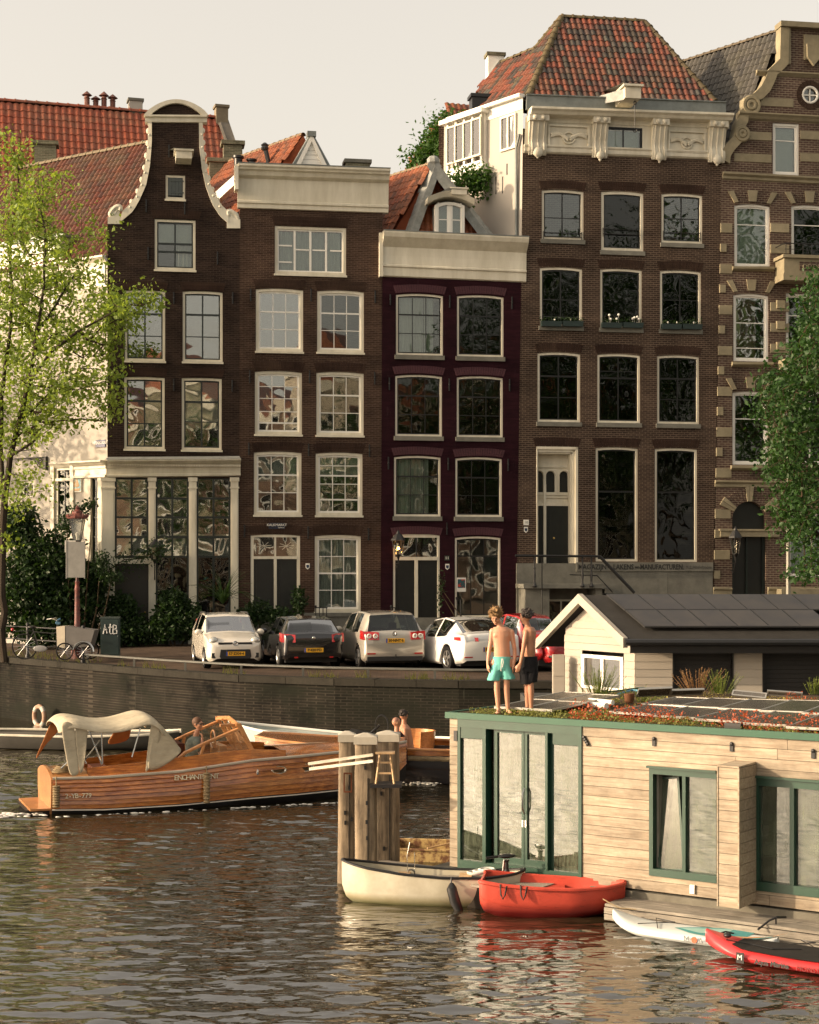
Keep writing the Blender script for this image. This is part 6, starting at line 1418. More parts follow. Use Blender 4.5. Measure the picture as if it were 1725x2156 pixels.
p=carloc(1192,44.9);T.location=p+Vector((0,0,.05))
for s in(1,-1):blob(T,'headlight',CHROME,(-.30,s*.52,.72),.11,(.9,1,1));blob(T,'fender',REDC,(-.72,s*.62,.50),.40,(1.25,.42,.75));blob(T,'fender',REDC,(-3.12,s*.62,.50),.40,(1.2,.42,.75))
b=B();b.tube([(.08,-.6,.42),(.12,0,.42),(.08,.6,.42)],.035,6);b.build('bumper',CHROME,T,smooth=True)
# street furniture
p=carloc(163,50.5);LAMPR=paint('rusty_red_lamp_paint',(.20,.045,.030),.6,var=.6,scale=7,dirt=(.03,.02,.018));s=50.5/FL
T=thing('street_lamp','red crowned street lamp with glass lantern on a rusty post beside the cargo bicycle','street lamp',p);lx=-.0
zt=lambda y:CH-(y-HY)*s-p.z
b=B();b.lathe([(.20,0),(.20,.25),(.13,.32),(.11,.9),(.13,.95),(.09,1.0),(.075,2.1),(.09,2.15),(.075,2.2),(.06,zt(1230)),(.08,zt(1226)),(.05,zt(1222)),(.045,zt(1180)),(.07,zt(1140))],n=12);b.build('post',LAMPR,T,smooth=40)
b=B();zb,zc=zt(1138),zt(1092)
for k in range(4):
 a=math.pi/4+k*math.pi/2;b.tube([(.045*math.cos(a),.045*math.sin(a),zt(1172)),(.12*math.cos(a),.12*math.sin(a),zb)],.012,5);b.tube([(.14*math.cos(a),.14*math.sin(a),zb),(.29*math.cos(a),.29*math.sin(a),zc)],.014,5)
b.box(-.11,.11,-.11,.11,zb-.02,zb+.01);b.build('lantern_frame',IRON,T)
b=B();n=4;b.loft([[(r*math.cos(math.pi/4+k*math.pi/2),r*math.sin(math.pi/4+k*math.pi/2),z)for k in range(4)]for r,z in((.14,zb+.01),(.28,zc-.01))],cap=False);b.build('lantern_glass',glass('lamp_glass',.15,.3,3,tint=(.85,.85,.8),dirt=.35),T)
b=B();b.lathe([(.31,zc),(.33,zc+.03),(.30,zc+.07),(.20,zc+.14),(.16,zc+.16),(.16,zc+.22),(.10,zc+.25),(.06,zc+.30),(.08,zc+.34),(.03,zc+.38),(.01,zc+.42)],n=8)
for k in range(8):a=k*math.pi/4;b.ball((.32*math.cos(a),.32*math.sin(a),zc+.09),.035,6,sc=(1,1,1.8))
b.build('crown',LAMPR,T,smooth=30);b=B();b.lathe([(.03,zb),(.04,zb+.1),(.06,zb+.2),(.02,zb+.26)]);b.build('bulb',WHITE,T,smooth=True)
SGB=paint('sign_back',(.30,.29,.26),.5,metal=.3,var=.3)
b=B();b.box(-.36,-.03,-.12,-.09,zt(1163),zt(1138));b.build('sign_panel',paint('sign_grey',(.55,.53,.46),.5),T)
b=B();b.box(-.30,.24,-.16,-.13,zt(1216),zt(1141));b.box(-.32,-.29,-.17,-.12,zt(1218),zt(1139));b.box(.24,.27,-.17,-.12,zt(1218),zt(1139));b.build('sign_panel',SGB,T)
b=B();b.box(-.31,.2,-.1,-.07,zt(1162),zt(1158));b.build('sign_bracket',IRON,T)
p=carloc(233,51.5);T=thing('utility_cabinet','dark green utility cabinet with white painted graffiti letters','cabinet',p,.08);b=B();h=1.2;b.box(-.29,.29,-.2,.2,0,h);b.build('cabinet_body',paint('cabinet_green',(.025,.05,.045),.55,var=.4),T)
b=B();b.box(-.31,.31,-.22,.22,h,h+.05);b.build('cabinet_lid',paint('cabinet_lid',(.04,.06,.055),.55),T);b=B();b.box(-.26,.26,-.21,-.2,.08,h-.07);b.build('cabinet_door',paint('cabinet_green_b',(.022,.045,.042),.5,var=.5),T)
GRF=paint('spray_white',(.7,.7,.68),.7,bmp=0);b=B();y=-.222
for pl in([(-.20,.72),(-.15,1.02),(-.08,.74)],[(-.19,.84),(-.08,.86)],[(-.05,.92),(.07,.94)],[(.02,1.04),(.0,.76),(.05,.72)],[(.11,1.0),(.10,.72)],[(.11,1.0),(.20,.98),(.21,.90),(.11,.87),(.22,.84),(.22,.74),(.10,.72)],[(.245,.66),(.25,.655)]):b.tube([(x,y,z)for x,z in pl],.018,6)
b.build('graffiti',GRF,T)
p=carloc(120,50.2);T=thing('cargo_bicycle','cargo tricycle with grey and cream box parked behind the canal railing','cargo bicycle',p,-.05);DK=paint('bike_black',(.015,.015,.015),.4)
def wheel(T,x,y,r,lbl='wheel'):
 b=B();b.torus((x,y,r),r-.02,.022,'y',26,6);o=b.build(lbl,RUB,T,smooth=True);b=B();b.ball((x,y,r),.03,8)
 for k in range(14):a=k*math.pi/7;b.tube([(x,y,r),(x+(r-.03)*math.cos(a),y,r+(r-.03)*math.sin(a))],.003,3)
 b.build('spokes',CHROME,o)
wheel(T,-1.0,0,.40);wheel(T,.35,-.4,.27);wheel(T,.95,-.45,.27);wheel(T,.95,.4,.27)
b=B();b.tube([(-1.0,.03,.4),(-.55,0,.35),(.3,0,.45)],.022,6);b.tube([(-.55,0,.35),(-.75,0,.95)],.018,6);b.tube([(-1.0,.03,.4),(-.72,0,.85),(-.1,0,.8),(.1,0,.9)],.016,6);b.tube([(.0,0,.4),(.02,0,1.15)],.02,6);b.tube([(-1.35,0,.86),(-.75,0,.88)],.012,5);b.build('frame',DK,T)
b=B();b.ball((-.77,0,1.0),.11,8,sc=(1.3,.7,.4));b.build('saddle',DK,T,smooth=True);b=B();b.tube([(-.28,-.1,1.24),(-.1,-.25,1.27),(.05,0,1.18),(-.1,.25,1.27),(-.28,.1,1.24)],.014,5);b.build('handlebar',CHROME,T,smooth=True)
b=B();b.tube([(-.02,-.02,1.1),(.02,-.02,1.2),(.1,.03,1.25)],.03,6);b.box(.0,.1,-.05,.05,1.08,1.16);b.build('lock',paint('lock_blue',(.04,.12,.2),.5),T)
b=B();b.slab([(.10,.42),(.07,1.02),(.34,1.04),(.34,.36)],-.34,.3);b.build('box_end',paint('box_cream',(.55,.48,.36),.6),T);b=B();b.slab([(.345,.36),(.345,1.04),(.60,1.0),(1.25,.92),(1.1,.42)],-.33,.3);b.build('cargo_box',paint('box_grey',(.14,.13,.12),.6,var=.3),T)
b=B();b.tube([(.93+.31*math.cos(t),-.46,.27+.31*math.sin(t))for t in[math.pi*(i/8)*.95 for i in range(9)]],.03,6);b.build('mudguard',CHROME,T,smooth=True)
blob(T,'rear_light',REDL,(-1.38,0,.92),.05,(1,1,1));b=B();b.ball((-.5,-.06,.34),.14,10,sc=(1.6,.2,.7));b.build('chain_case',paint('case_grey',(.2,.2,.2),.5),T)
def lantern(label,f,x,y0,y1,lit,arm_y):
 u,z0=f.uz(x,y0,-.5);z1=f.z(x,y1,-.5);w_=f.world(u,-.5);T=thing('wall_lantern',label,'lantern',(w_.x,w_.y,z1),f.a);h=z0-z1
 b=B();b.lathe([(.13,h*.22),(.26,h*.68),(.27,h*.7)],n=6)if False else None
 for k in range(6):a=k*math.pi/3;b.tube([(.12*math.cos(a),.12*math.sin(a),h*.2),(.23*math.cos(a),.23*math.sin(a),h*.66)],.012,4)
 b.lathe([(.12,h*.17),(.13,h*.2),(.05,h*.1),(.02,0)][::-1],n=6);b.lathe([(.27,h*.66),(.25,h*.7),(.12,h*.86),(.08,h*.88),(.06,h*.93),(.01,h)],n=6);b.build('lantern_frame',IRON,T)
 b=B();b.loft([[(r*math.cos(k*math.pi/3),r*math.sin(k*math.pi/3),z)for k in range(6)]for r,z in((.115,h*.21),(.22,h*.655))],cap=False);b.build('lantern_glass',glass('lantern_glass',.1,.3,3,tint=(.8,.78,.7)),T)
 b=B();zz=f.z(x,arm_y,-.5)-z1;b.tube([(0,0,0),(0,0,-.1),(.0,.25,zz-.1),(0,.5,zz)],.02,5);b.tube([(0,.1,-.1),(0,.5,-.12)],.015,5);b.build('arm',IRON,T)
 b=B();b.ball((0,0,h*.4),.06 if not lit else .05,8);b.build('bulb',emit('lamp_glow',(1,.42,.10),22)if lit else WHITE,T,smooth=True)
lantern('unlit black lantern on the shop front pilaster',F1,326,1134,1188,False,1215)
lantern('lit lantern glowing orange by the purple house door',F3,839,1116,1180,True,1190)
lantern('unlit wall lantern beside the arched door of the banded house',F5,1549,1108,1180,False,1200)
u0,z0=SF.uz(203,927);u1,z1=SF.uz(223,941);w_=SF.world(u0,-.03);T=thing('blue_name_plate','small dark blue street name plate on the white side wall','sign',(w_.x,w_.y,z1),SF.a);b=B();b.box(0,u1-u0,-.01,.02,0,z0-z1);b.build('plate',paint('enamel_blue',(.01,.02,.09),.3),T);text('...NENKANT'.replace('...',''),.16,WHITE,T,tmat((u1-u0)/2,-.014,(z0-z1)*.6),name='lettering');
w_=SF.world(SF.u(96,-.1),-.1);p=at(96,970,w_.y);T=thing('iron_bracket','ornate black iron bracket with a scroll on the white side wall','bracket',(w_.x,w_.y,p.z),SF.a);b=B();b.box(-.02,.02,-.02,.1,-.35,.15);b.tube([(0,0,.12),(-1.7,0,.12)],.025,5);b.tube([(0,0,-.3),(-.3,0,-.25),(-.6,0,.05),(-.9,0,.1)],.022,5);b.torus((-.28,0,-.02),.12,.02,'y',16,5);b.torus((-.28,0,-.02),.05,.02,'y',12,5);b.build('scrollwork',IRON,T)
p=at(1660,1255,50);b=B();b.lathe([(.07,0),(.06,3),(.05,at(1660,945,50).z-p.z+.4)],n=10);o=b.build('steel_mast',paint('mast_grey',(.30,.29,.24),.5,metal=.3),None,smooth=True);o.location=(p.x,p.y,p.z-.6);solo(o,'slim grey steel mast in front of the banded house','mast')
p=carloc(902,57);b=B();b.lathe([(.16,0),(.2,.38),(.24,.4),(.24,.46)],n=12);o=b.build('flower_pot',paint('terracotta',(.30,.08,.04),.8),None,smooth=40);o.location=(p.x+.9,p.y,p.z+.0);solo(o,'terracotta flower pot beside the purple house door','flower pot')
for x,lb in((665,'short iron stoop fence at the left corner of the large lace-curtained window'),(824,'short iron stoop fence by the left jamb of the purple house door'),(962,'thin iron stoop post under the window with the poster')):
 p=carloc(x,58.5);b=B();h=1.3 if x!=962 else 1.6
 for k in range(4 if x==665 else 2):b.tube([(k*.13,0,0),(k*.13,0,h)],.018,5)
 b.tube([(-.03,0,h),((3 if x==665 else 1)*.13+.03,0,h)],.022,5);b.ball((0,0,h+.05),.045,6);o=b.build('stoop_fence',IRON,None);o.location=p;solo(o,lb,'fence')
for i,(x0,x1,y)in enumerate(((1137,1227,682),(1264,1353,685),(1390,1477,688))):
 nm=('left','middle','right')[i]
 for k in range(2):
  xa=x0+(x1-x0)*k/2+1;xb=x0+(x1-x0)*(k+1)/2-1;u0_,zt_=F4.uz(xa,y-5);u1_=F4.u(xb);zb_=F4.z(xa,y+6);w_=F4.world(u0_,-.22)
  T=thing('window_planter','%s dark green planter box on the %s window sill of the tall house'%(('left-hand','right-hand')[k],nm),'planter',(w_.x,w_.y,zb_),ANG,'planter boxes on the tall house');b=B();b.slab([(0,.0),(-.0,zt_-zb_),(u1_-u0_,zt_-zb_),(u1_-u0_-.03,0)],0,.16);b.build('box',paint('planter_green',(.012,.028,.025),.5),T)
  L=np.stack([rt.random(90)*(u1_-u0_),.08+rt.normal(size=90)*.05,zt_-zb_+rt.random(90)*.16],1);link('leaves',leaf_mesh('leaves',L,(0,-.3,.6),.07,LEAF_D),T,kind='stuff')
  for q in range(4 if i==1 else 2 if i==2 else 1):
   b=B();xx=(u1_-u0_)*(.15+.7*rt.random());hh=zt_-zb_+(.12+.22*rt.random()if i==1 else .06);b.ball((xx,.05,hh),.05 if i==1 else .035,8);b.tube([(xx,.07,zt_-zb_-.02),(xx,.05,hh)],.006,4);b.build('flower',WHITE,T,smooth=True)
   # boats, piles, houseboats
MAHOG=woodmat('varnished_mahogany',(.24,.062,.012),(.58,.22,.045),(1.2,10,14),.22,coat=.9,var=.35,bmp=.08)
MAHOG2=woodmat('light_mahogany',(.38,.15,.045),(.58,.28,.10),(1.2,10,14),.35,coat=.5,var=.3,bmp=.08)
CANV=paint('cream_canvas',(.50,.44,.32),.85,var=.3,scale=2.5,bmp=0);bump(CANV.node_tree,CANV.node_tree.nodes['Principled BSDF'],noise(CANV.node_tree,coords(CANV.node_tree,(1.,2.5,2.2)),3.2,4,.55,1.2),1.,.028);HULLB=paint('boot_black',(.012,.010,.010),.5)
ROPE=paint('rope',(.28,.21,.12),.9,var=.4,scale=12,bmp=.5);STEEL=paint('stainless',(.55,.55,.52),.25,metal=1,var=.1,bmp=0)
CLEAR=glass('clear_screen',.10,.05,1.,tint=(.86,.88,.86))
def sec(st,x,t,off=0):
 """st: dict of arrays: x, hb (half beam), zg (gunwale), zk (keel), p (fullness)"""
 i=lambda k:float(np.interp(x,st['x'],st[k]));hb,zg,zk,p=i('hb'),i('zg'),i('zk'),i('p')
 y=hb*max(0,1-t**p)**(1/p*1.1)if t<1 else 0;z=zg+(zk-zg)*t;return y+off,z
def hull(b,st,ts,xs,side,off=0,m=0,flare=0):
 rows=[]
 for x in xs:rows.append([Vector((x+flare*(1-t)*0,side*sec(st,x,t,off)[0],sec(st,x,t)[1]))for t in ts])
 b.loft(rows if side<0 else[r[::-1]for r in rows],m,cap=False,closed=False)
def canvas(name,rows,mat,parent,thick=.012):
 b=B();b.loft(rows,cap=False,closed=False);return finish(b,name,mat,parent,[('SUBSURF',dict(levels=2,render_levels=2)),('SOLIDIFY',dict(thickness=thick))])
def stroke(b,pts,r):b.tube(pts,r,6)
# ENCHANTMENT
a_=math.atan2(2.6,6.9);E=Fr(-6.9,31.8,a_)
T=thing('wooden_launch','varnished wooden launch with cream canvas canopy and clinker planked hull motoring left of the piles','boat',(-6.9+1.1*-math.sin(a_),31.8+1.1*math.cos(a_),0),a_)
hbm=1.12
st=dict(x=[0,1.,2.5,4,5,6,6.8,7.4,7.7],hb=[.92,1.05,1.15,1.15,1.05,.82,.52,.2,.02],zg=[.72,.72,.78,.94,.97,1.0,1.03,1.06,1.07],zk=[-.25,-.3,-.3,-.3,-.3,-.3,-.25,-.1,.3],p=[3.2,3.0,2.8,2.5,2.2,1.9,1.6,1.4,1.3])
xs=list(np.linspace(0,7.7,32));npk=7;tt=list(np.linspace(0,.60,npk+1))
for side in(-1,1):
 for k in range(npk):
  b=B();rows=[]
  for x in xs:
   r=[]
   for t,o in((tt[k],.0),((tt[k]+tt[k+1])/2,.02),(tt[k+1],.045),(tt[k+1]+.004,.0)):
    y,z=sec(st,x,t);r.append(Vector((x,side*(y+o),z)))
   rows.append(r if side<0 else r[::-1])
  b.loft(rows,cap=False,closed=False);b.build('plank',MAHOG,T,smooth=30)
 b=B();hull(b,st,[.595,.7,.85,.95,1],xs,side,.01);b.build('hull_bottom',HULLB,T,smooth=True)
 b=B();stroke(b,[Vector((x,side*(sec(st,x,.0)[0]+.02),sec(st,x,0)[1]+.01))for x in xs],.03);b.build('rubbing_strake',paint('pale_strake',(.45,.40,.32),.4),T,smooth=True)
 b=B();stroke(b,[Vector((x,side*(sec(st,x,.63)[0]+.03),sec(st,x,.63)[1]))for x in xs[:-3]],.014);b.build('waterline_stripe',WHITE,T,smooth=True)
b=B();q=[Vector((0,-sec(st,0,t)[0],sec(st,0,t)[1]))for t in np.linspace(0,1,9)]+[Vector((0,sec(st,0,t)[0],sec(st,0,t)[1]))for t in np.linspace(1,0,9)][1:]
q2=[Vector((0,v.y*.96,v.z))for v in q];q[0].z+=0;top=[Vector((0,y,.72+.16*(1-(y/.92)**2)))for y in np.linspace(.92,-.92,9)][1:-1]
b.loft([[v+Vector((-.03,0,0))for v in q+top],[v+Vector((.03,0,0))for v in q+top]]);b.build('transom',MAHOG2,T,smooth=30)
b=B();b.box(-.42,-.02,-.85,.85,.10,.14);b.build('swim_platform',MAHOG2,T);b=B();b.hexa([(-.5,-.7,.10),(-.5,.7,.10),(-.02,.7,.09),(-.02,-.7,.09)],[(-.3,-.7,-.1),(-.3,.7,-.1),(-.02,.7,-.15),(-.02,-.7,-.15)]);b.build('platform_bracket',HULLB,T)
def deckz(x):return sec(st,x,0)[1]+.01
b=B();rows=[[Vector((x,y*sec(st,x,0)[0],deckz(x)+.10*(1-y*y)))for y in np.linspace(-1,1,9)]for x in np.linspace(4.75,7.68,12)];b.loft(rows,cap=False,closed=False);b.build('foredeck',MAHOG,T,smooth=True)
b=B();rows=[[Vector((x,y*sec(st,x,0)[0],deckz(x)+.12*(1-y*y)))for y in np.linspace(-1,1,9)]for x in np.linspace(.0,.7,4)];b.loft(rows,cap=False,closed=False);b.build('aft_deck',MAHOG2,T,smooth=True)
for s in(-1,1):
 b=B();rows=[[Vector((x,s*sec(st,x,0)[0],deckz(x))),Vector((x,s*(sec(st,x,0)[0]-.22),deckz(x)+.02)),Vector((x,s*(sec(st,x,0)[0]-.24),deckz(x)+ch)),Vector((x,s*(sec(st,x,0)[0]-.28),deckz(x)+ch)),Vector((x,s*(sec(st,x,0)[0]-.28),.3))]for x,ch in((.7,.16),(1.6,.2),(2.6,.24),(3.3,.24),(4.,.2),(4.75,.12))];b.loft(rows if s<0 else[r[::-1]for r in rows],cap=False,closed=False);b.build('coaming',MAHOG,T)
b=B();b.box(.6,4.8,-.9,.9,.22,.26);b.build('cockpit_floor',MAHOG2,T);b=B();b.box(.7,1.3,-.75,.75,.26,.72);b.box(1.6,2.9,.45,.85,.26,.75);b.build('bench',MAHOG2,T)
b=B();b.box(.95,1.25,-.7,.7,.72,.8);b.box(2.6,2.75,-.3,.8,.26,1.25);b.build('seat_cushion',paint('brown_cushion',(.10,.035,.02),.8),T)
eu=lambda x,y:E.uz(x,y)
for s in(-1,1):
 Y0=-.86 if s<0 else .86
 pts=[eu(366,1612),(0,0),eu(420,1575),(0,0),eu(460,1552),eu(502,1536),eu(520,1533)]
 A0,A1,A2,A3_=eu(366,1614),eu(395,1588),eu(436,1568),eu(515,1534);B0,B1,B2=eu(418,1612),eu(434,1606),eu(537,1588)
 b=B();z1=eu(430,1620)[1]
 outer=[(A0[0],A0[1]),(A1[0],A1[1]),(A2[0],A2[1]),(A3_[0],A3_[1]),(eu(543,1594)[0],eu(543,1594)[1]),(eu(430,1613)[0],eu(430,1613)[1])]
 b.loft([[Vector((p[0],Y0-s*.0+(-.02),p[1]))for p in outer]]*1+[[Vector((p[0],Y0+.02,p[1]))for p in outer]])if False else None
 for P in([A0,A1,A2,A3_],[A3_,eu(543,1596)],[eu(543,1596),eu(430,1615),A0],[A2,eu(424,1612)]):b.tube([Vector((p[0],Y0,p[1]))for p in P],.035,6)
 b.build('screen_frame',MAHOG2,T,smooth=True)
 b=B();b.add([Vector((p[0],Y0,p[1]))for p in(A0,A1,A2,eu(424,1612))],[(0,1,2,3)]);b.add([Vector((p[0],Y0,p[1]))for p in(eu(426,1612),A2,A3_,eu(543,1595))],[(0,1,2,3)]);b.build('side_screen',CLEAR,T)
 b=B();b.hexa([(A0[0]-.1,Y0-.02,A0[1]-.15),(A0[0]-.1,Y0+.02,A0[1]-.15),(A0[0]-.05,Y0+.02,A0[1]+.02),(A0[0]-.05,Y0-.02,A0[1]+.02)],[(eu(545,1600)[0],Y0-.02,eu(545,1612)[1]),(eu(545,1600)[0],Y0+.02,eu(545,1612)[1]),(eu(545,1600)[0],Y0+.02,eu(545,1592)[1]),(eu(545,1600)[0],Y0-.02,eu(545,1592)[1])]);b.build('screen_sill',MAHOG,T)
p0,p1=eu(508,1530),eu(548,1598)
b=B()
for y in(-.86,-.3,.3,.86):b.hexa([(p1[0]-.05,y-.03,p1[1]-.05),(p1[0]+.05,y-.03,p1[1]-.05),(p1[0]+.05,y+.03,p1[1]-.05),(p1[0]-.05,y+.03,p1[1]-.05)],[(p0[0]-.05,y-.03,p0[1]+.05),(p0[0]+.05,y-.03,p0[1]+.05),(p0[0]+.05,y+.03,p0[1]+.05),(p0[0]-.05,y+.03,p0[1]+.05)])
b.tube([(p0[0],-.88,p0[1]),(p0[0]+.03,0,p0[1]+.08),(p0[0],.88,p0[1])],.05,6);b.tube([(p1[0],-.88,p1[1]),(p1[0]+.1,0,p1[1]+.03),(p1[0],.88,p1[1])],.05,6);b.build('windscreen_frame',MAHOG2,T)
b=B();b.add([(p1[0],-.84,p1[1]),(p1[0],.84,p1[1]),(p0[0],.84,p0[1]),(p0[0],-.84,p0[1])],[(0,1,2,3)]);b.build('windscreen',CLEAR,T)
b=B();b.hexa([(p0[0]-.9,-.8,p0[1]-.03),(p0[0]-.9,.8,p0[1]-.03),(p0[0],.8,p0[1]+.02),(p0[0],-.8,p0[1]+.02)],[(p0[0]-.9,-.7,p0[1]+.02),(p0[0]-.9,.7,p0[1]+.02),(p0[0],.7,p0[1]+.08),(p0[0],-.7,p0[1]+.08)])if False else b.box(p0[0]-.35,p0[0],-.8,-.7,p0[1]-.02,p0[1]+.03);b.build('roof_edge',MAHOG2,T)
b=B();b.box(3.55,3.7,-.1,.8,.3,1.15);b.torus((3.5,.3,1.25),.19,.018,'x',20,6);b.build('helm',MAHOG2,T)
def cz(x,y):return eu(x,y)
hoops=[(cz(157,1514),cz(113,1622)),(cz(200,1522),None),(cz(250,1522),None),(cz(300,1513),None),(cz(318,1508),None),(cz(352,1532),None)]
rows=[]
for k,(x,y,w_)in enumerate(((128,1535,.8),(146,1517,.93),(175,1520,.95),(215,1530,.95),(260,1528,.95),(300,1515,.95),(322,1509,.95),(342,1523,.95),(350,1540,.9))):
 u,z=cz(x,y);rows.append([Vector((u+.0,w_*yy,z+dz))for yy,dz in((-1.04,-.15),(-1,-.05),(-.7,.01),(0,.05),(.7,.01),(1,-.05),(1.04,-.15))])
canvas('canopy',rows,CANV,T)
def strip(pts_top,pts_bot,y,nm='canopy_side',bulge=.05):
 rows=[]
 for(a,c)in zip(pts_top,pts_bot):
  ua,za=cz(*a);uc,zc_=cz(*c);rows.append([Vector((ua+(uc-ua)*t,y*(.97+.06*t)-bulge*math.sin(3.1*t)*math.copysign(1,-y)*-1,za+(zc_-za)*t))for t in(0,.33,.66,1)])
 canvas(nm,rows,CANV,T)
strip([(130,1522),(148,1520),(160,1528)],[(148,1633),(158,1636),(170,1632)],-.98)
strip([(160,1528),(172,1524),(190,1540)],[(170,1632),(177,1628),(182,1580)],-.98)
strip([(330,1516),(345,1530),(358,1545),(372,1562)],[(310,1624),(330,1622),(352,1612),(388,1583)],-.98)
strip([(322,1526),(330,1516),(345,1545)],[(308,1628),(311,1626),(318,1620)],-.98)
ORC=paint('tan_canvas_inner',(.42,.17,.06),.8,var=.3,scale=3,bmp=.3)
CANV_,CANV=CANV,ORC
strip([(140,1535),(155,1530),(168,1545)],[(104,1624),(112,1618),(118,1600)],.9,'canopy_curtain')
strip([(290,1540),(305,1542),(318,1548)],[(262,1590),(285,1588),(312,1580)],.9,'canopy_curtain')
CANV=CANV_
b=B()
for(xa,ya),(xb,yb)in(((150,1535),(185,1610)),((190,1535),(218,1612)),((218,1540),(220,1610)),((300,1535),(282,1596)),((165,1590),(132,1620)),((215,1560),(175,1612))):ua,za=cz(xa,ya);ub,zb=cz(xb,yb);b.tube([(ua,-.9,za),(ub,-.92,zb)],.016,5)
b.build('canopy_strut',STEEL,T)
LG=paint('gold_white_letter',(.80,.74,.52),.5,bmp=0)
def side_y(x,z):
 ts=np.linspace(0,.9,40);zz=[sec(st,x,t)[1]for t in ts];t=float(np.interp(-z,[-q for q in zz],ts));return sec(st,x,t)[0]
for s,xa,xb,y,sz_ in(('ENCHANTMENT',364,459,1637,.14),('2-YB-779',139,194,1679,.13)):
 (ua,za),(ub,zb)=cz(xa,y),cz(xb,y);n=len(s)
 for i,ch in enumerate(s):
  u=ua+(ub-ua)*(i+.5)/n;z=(za+zb)/2+.02;yy=-side_y(u,z)-.062;text(ch,sz_,LG,T,Matrix.Translation((u,yy,z))@Matrix.Rotation(math.radians(84),4,'X')@Matrix.Diagonal((1.05,1,1,1)),name='letter')
for x,y in((588,1621),(647,1617)):
 u,z=cz(x,y);yy=-side_y(u,z)-.02;b=B();b.torus((u,yy,z),.075,.014,'y',20,6);b.xf(Matrix.Translation((u,0,0))@Matrix.Diagonal((1.9,1,1,1))@Matrix.Translation((-u,0,0)));q=b.build('porthole',CHROME,T,smooth=True);b=B();b.slab([(u+.14*math.cos(t*.52),z+.07*math.sin(t*.52))for t in range(12)],yy-.004,yy+.03);b.build('porthole_glass',GLC,q)
u,z=cz(541,1625);yy=-side_y(u,z)-.02;blob(T,'vent',CHROME,(u,yy,z),.05,(.6,.6,1.3))
for x,y0,y1 in((120,1655,1700),(432,1625,1688)):
 u,z0=cz(x,y0);z1=cz(x,y1)[1];b=B();pts=[(u,-sec(st,max(0,u),.1)[0]-.09,z0-(z0-z1)*k/8)for k in range(9)];b.tube(pts,[.03,.06,.065,.06,.068,.06,.066,.06,.03],8)
 for k in range(9):b.torus((u,pts[0][1],z0-(z0-z1)*k/8.5-.02),.062,.018,'z',12,4)
 b.tube([(u,-sec(st,max(0,u),0)[0]-.05,deckz(max(0,u))+.05),pts[0]],.012,4);b.build('rope_fender',ROPE,T,smooth=True)
b=B();rs=random.Random(3)
for k in range(4):b.torus((.2+.02*k,-.65+.03*k,.83+.03*k),.16-.01*k,.018,'z',20,5)
b.build('rope_coil',ROPE,T,smooth=True)
FOAM=paint('foam',(.75,.74,.68),.6,var=.2,bmp=.3)
b=B();rs=random.Random(8)
def foamline(P0,P1,n,w,h):
 for i in range(n):
  t=rs.random();c=Vector(P0).lerp(Vector(P1),t)+Vector((rs.gauss(0,w),rs.gauss(0,w*.6),0));r=rs.uniform(.01,.04)*(1-.3*t);b.ball((c.x,c.y,h*rs.random()*.4),r,6,sc=(2.2,1.2,.55))
foamline(E.world(-.1,.3)+Vector((-.2,0,0)),E.world(-2.6,.5),240,.16,.12);foamline(E.world(0,-.05),E.world(6.5,-.1),60,.04,.03)
foamline(at(845,1640,37),at(905,1652,36.5),90,.12,.15)
o=b.build('wake_foam',FOAM,None,smooth=True,kind='stuff');solo(o,'white foam of the wake trailing behind the wooden launch','foam')
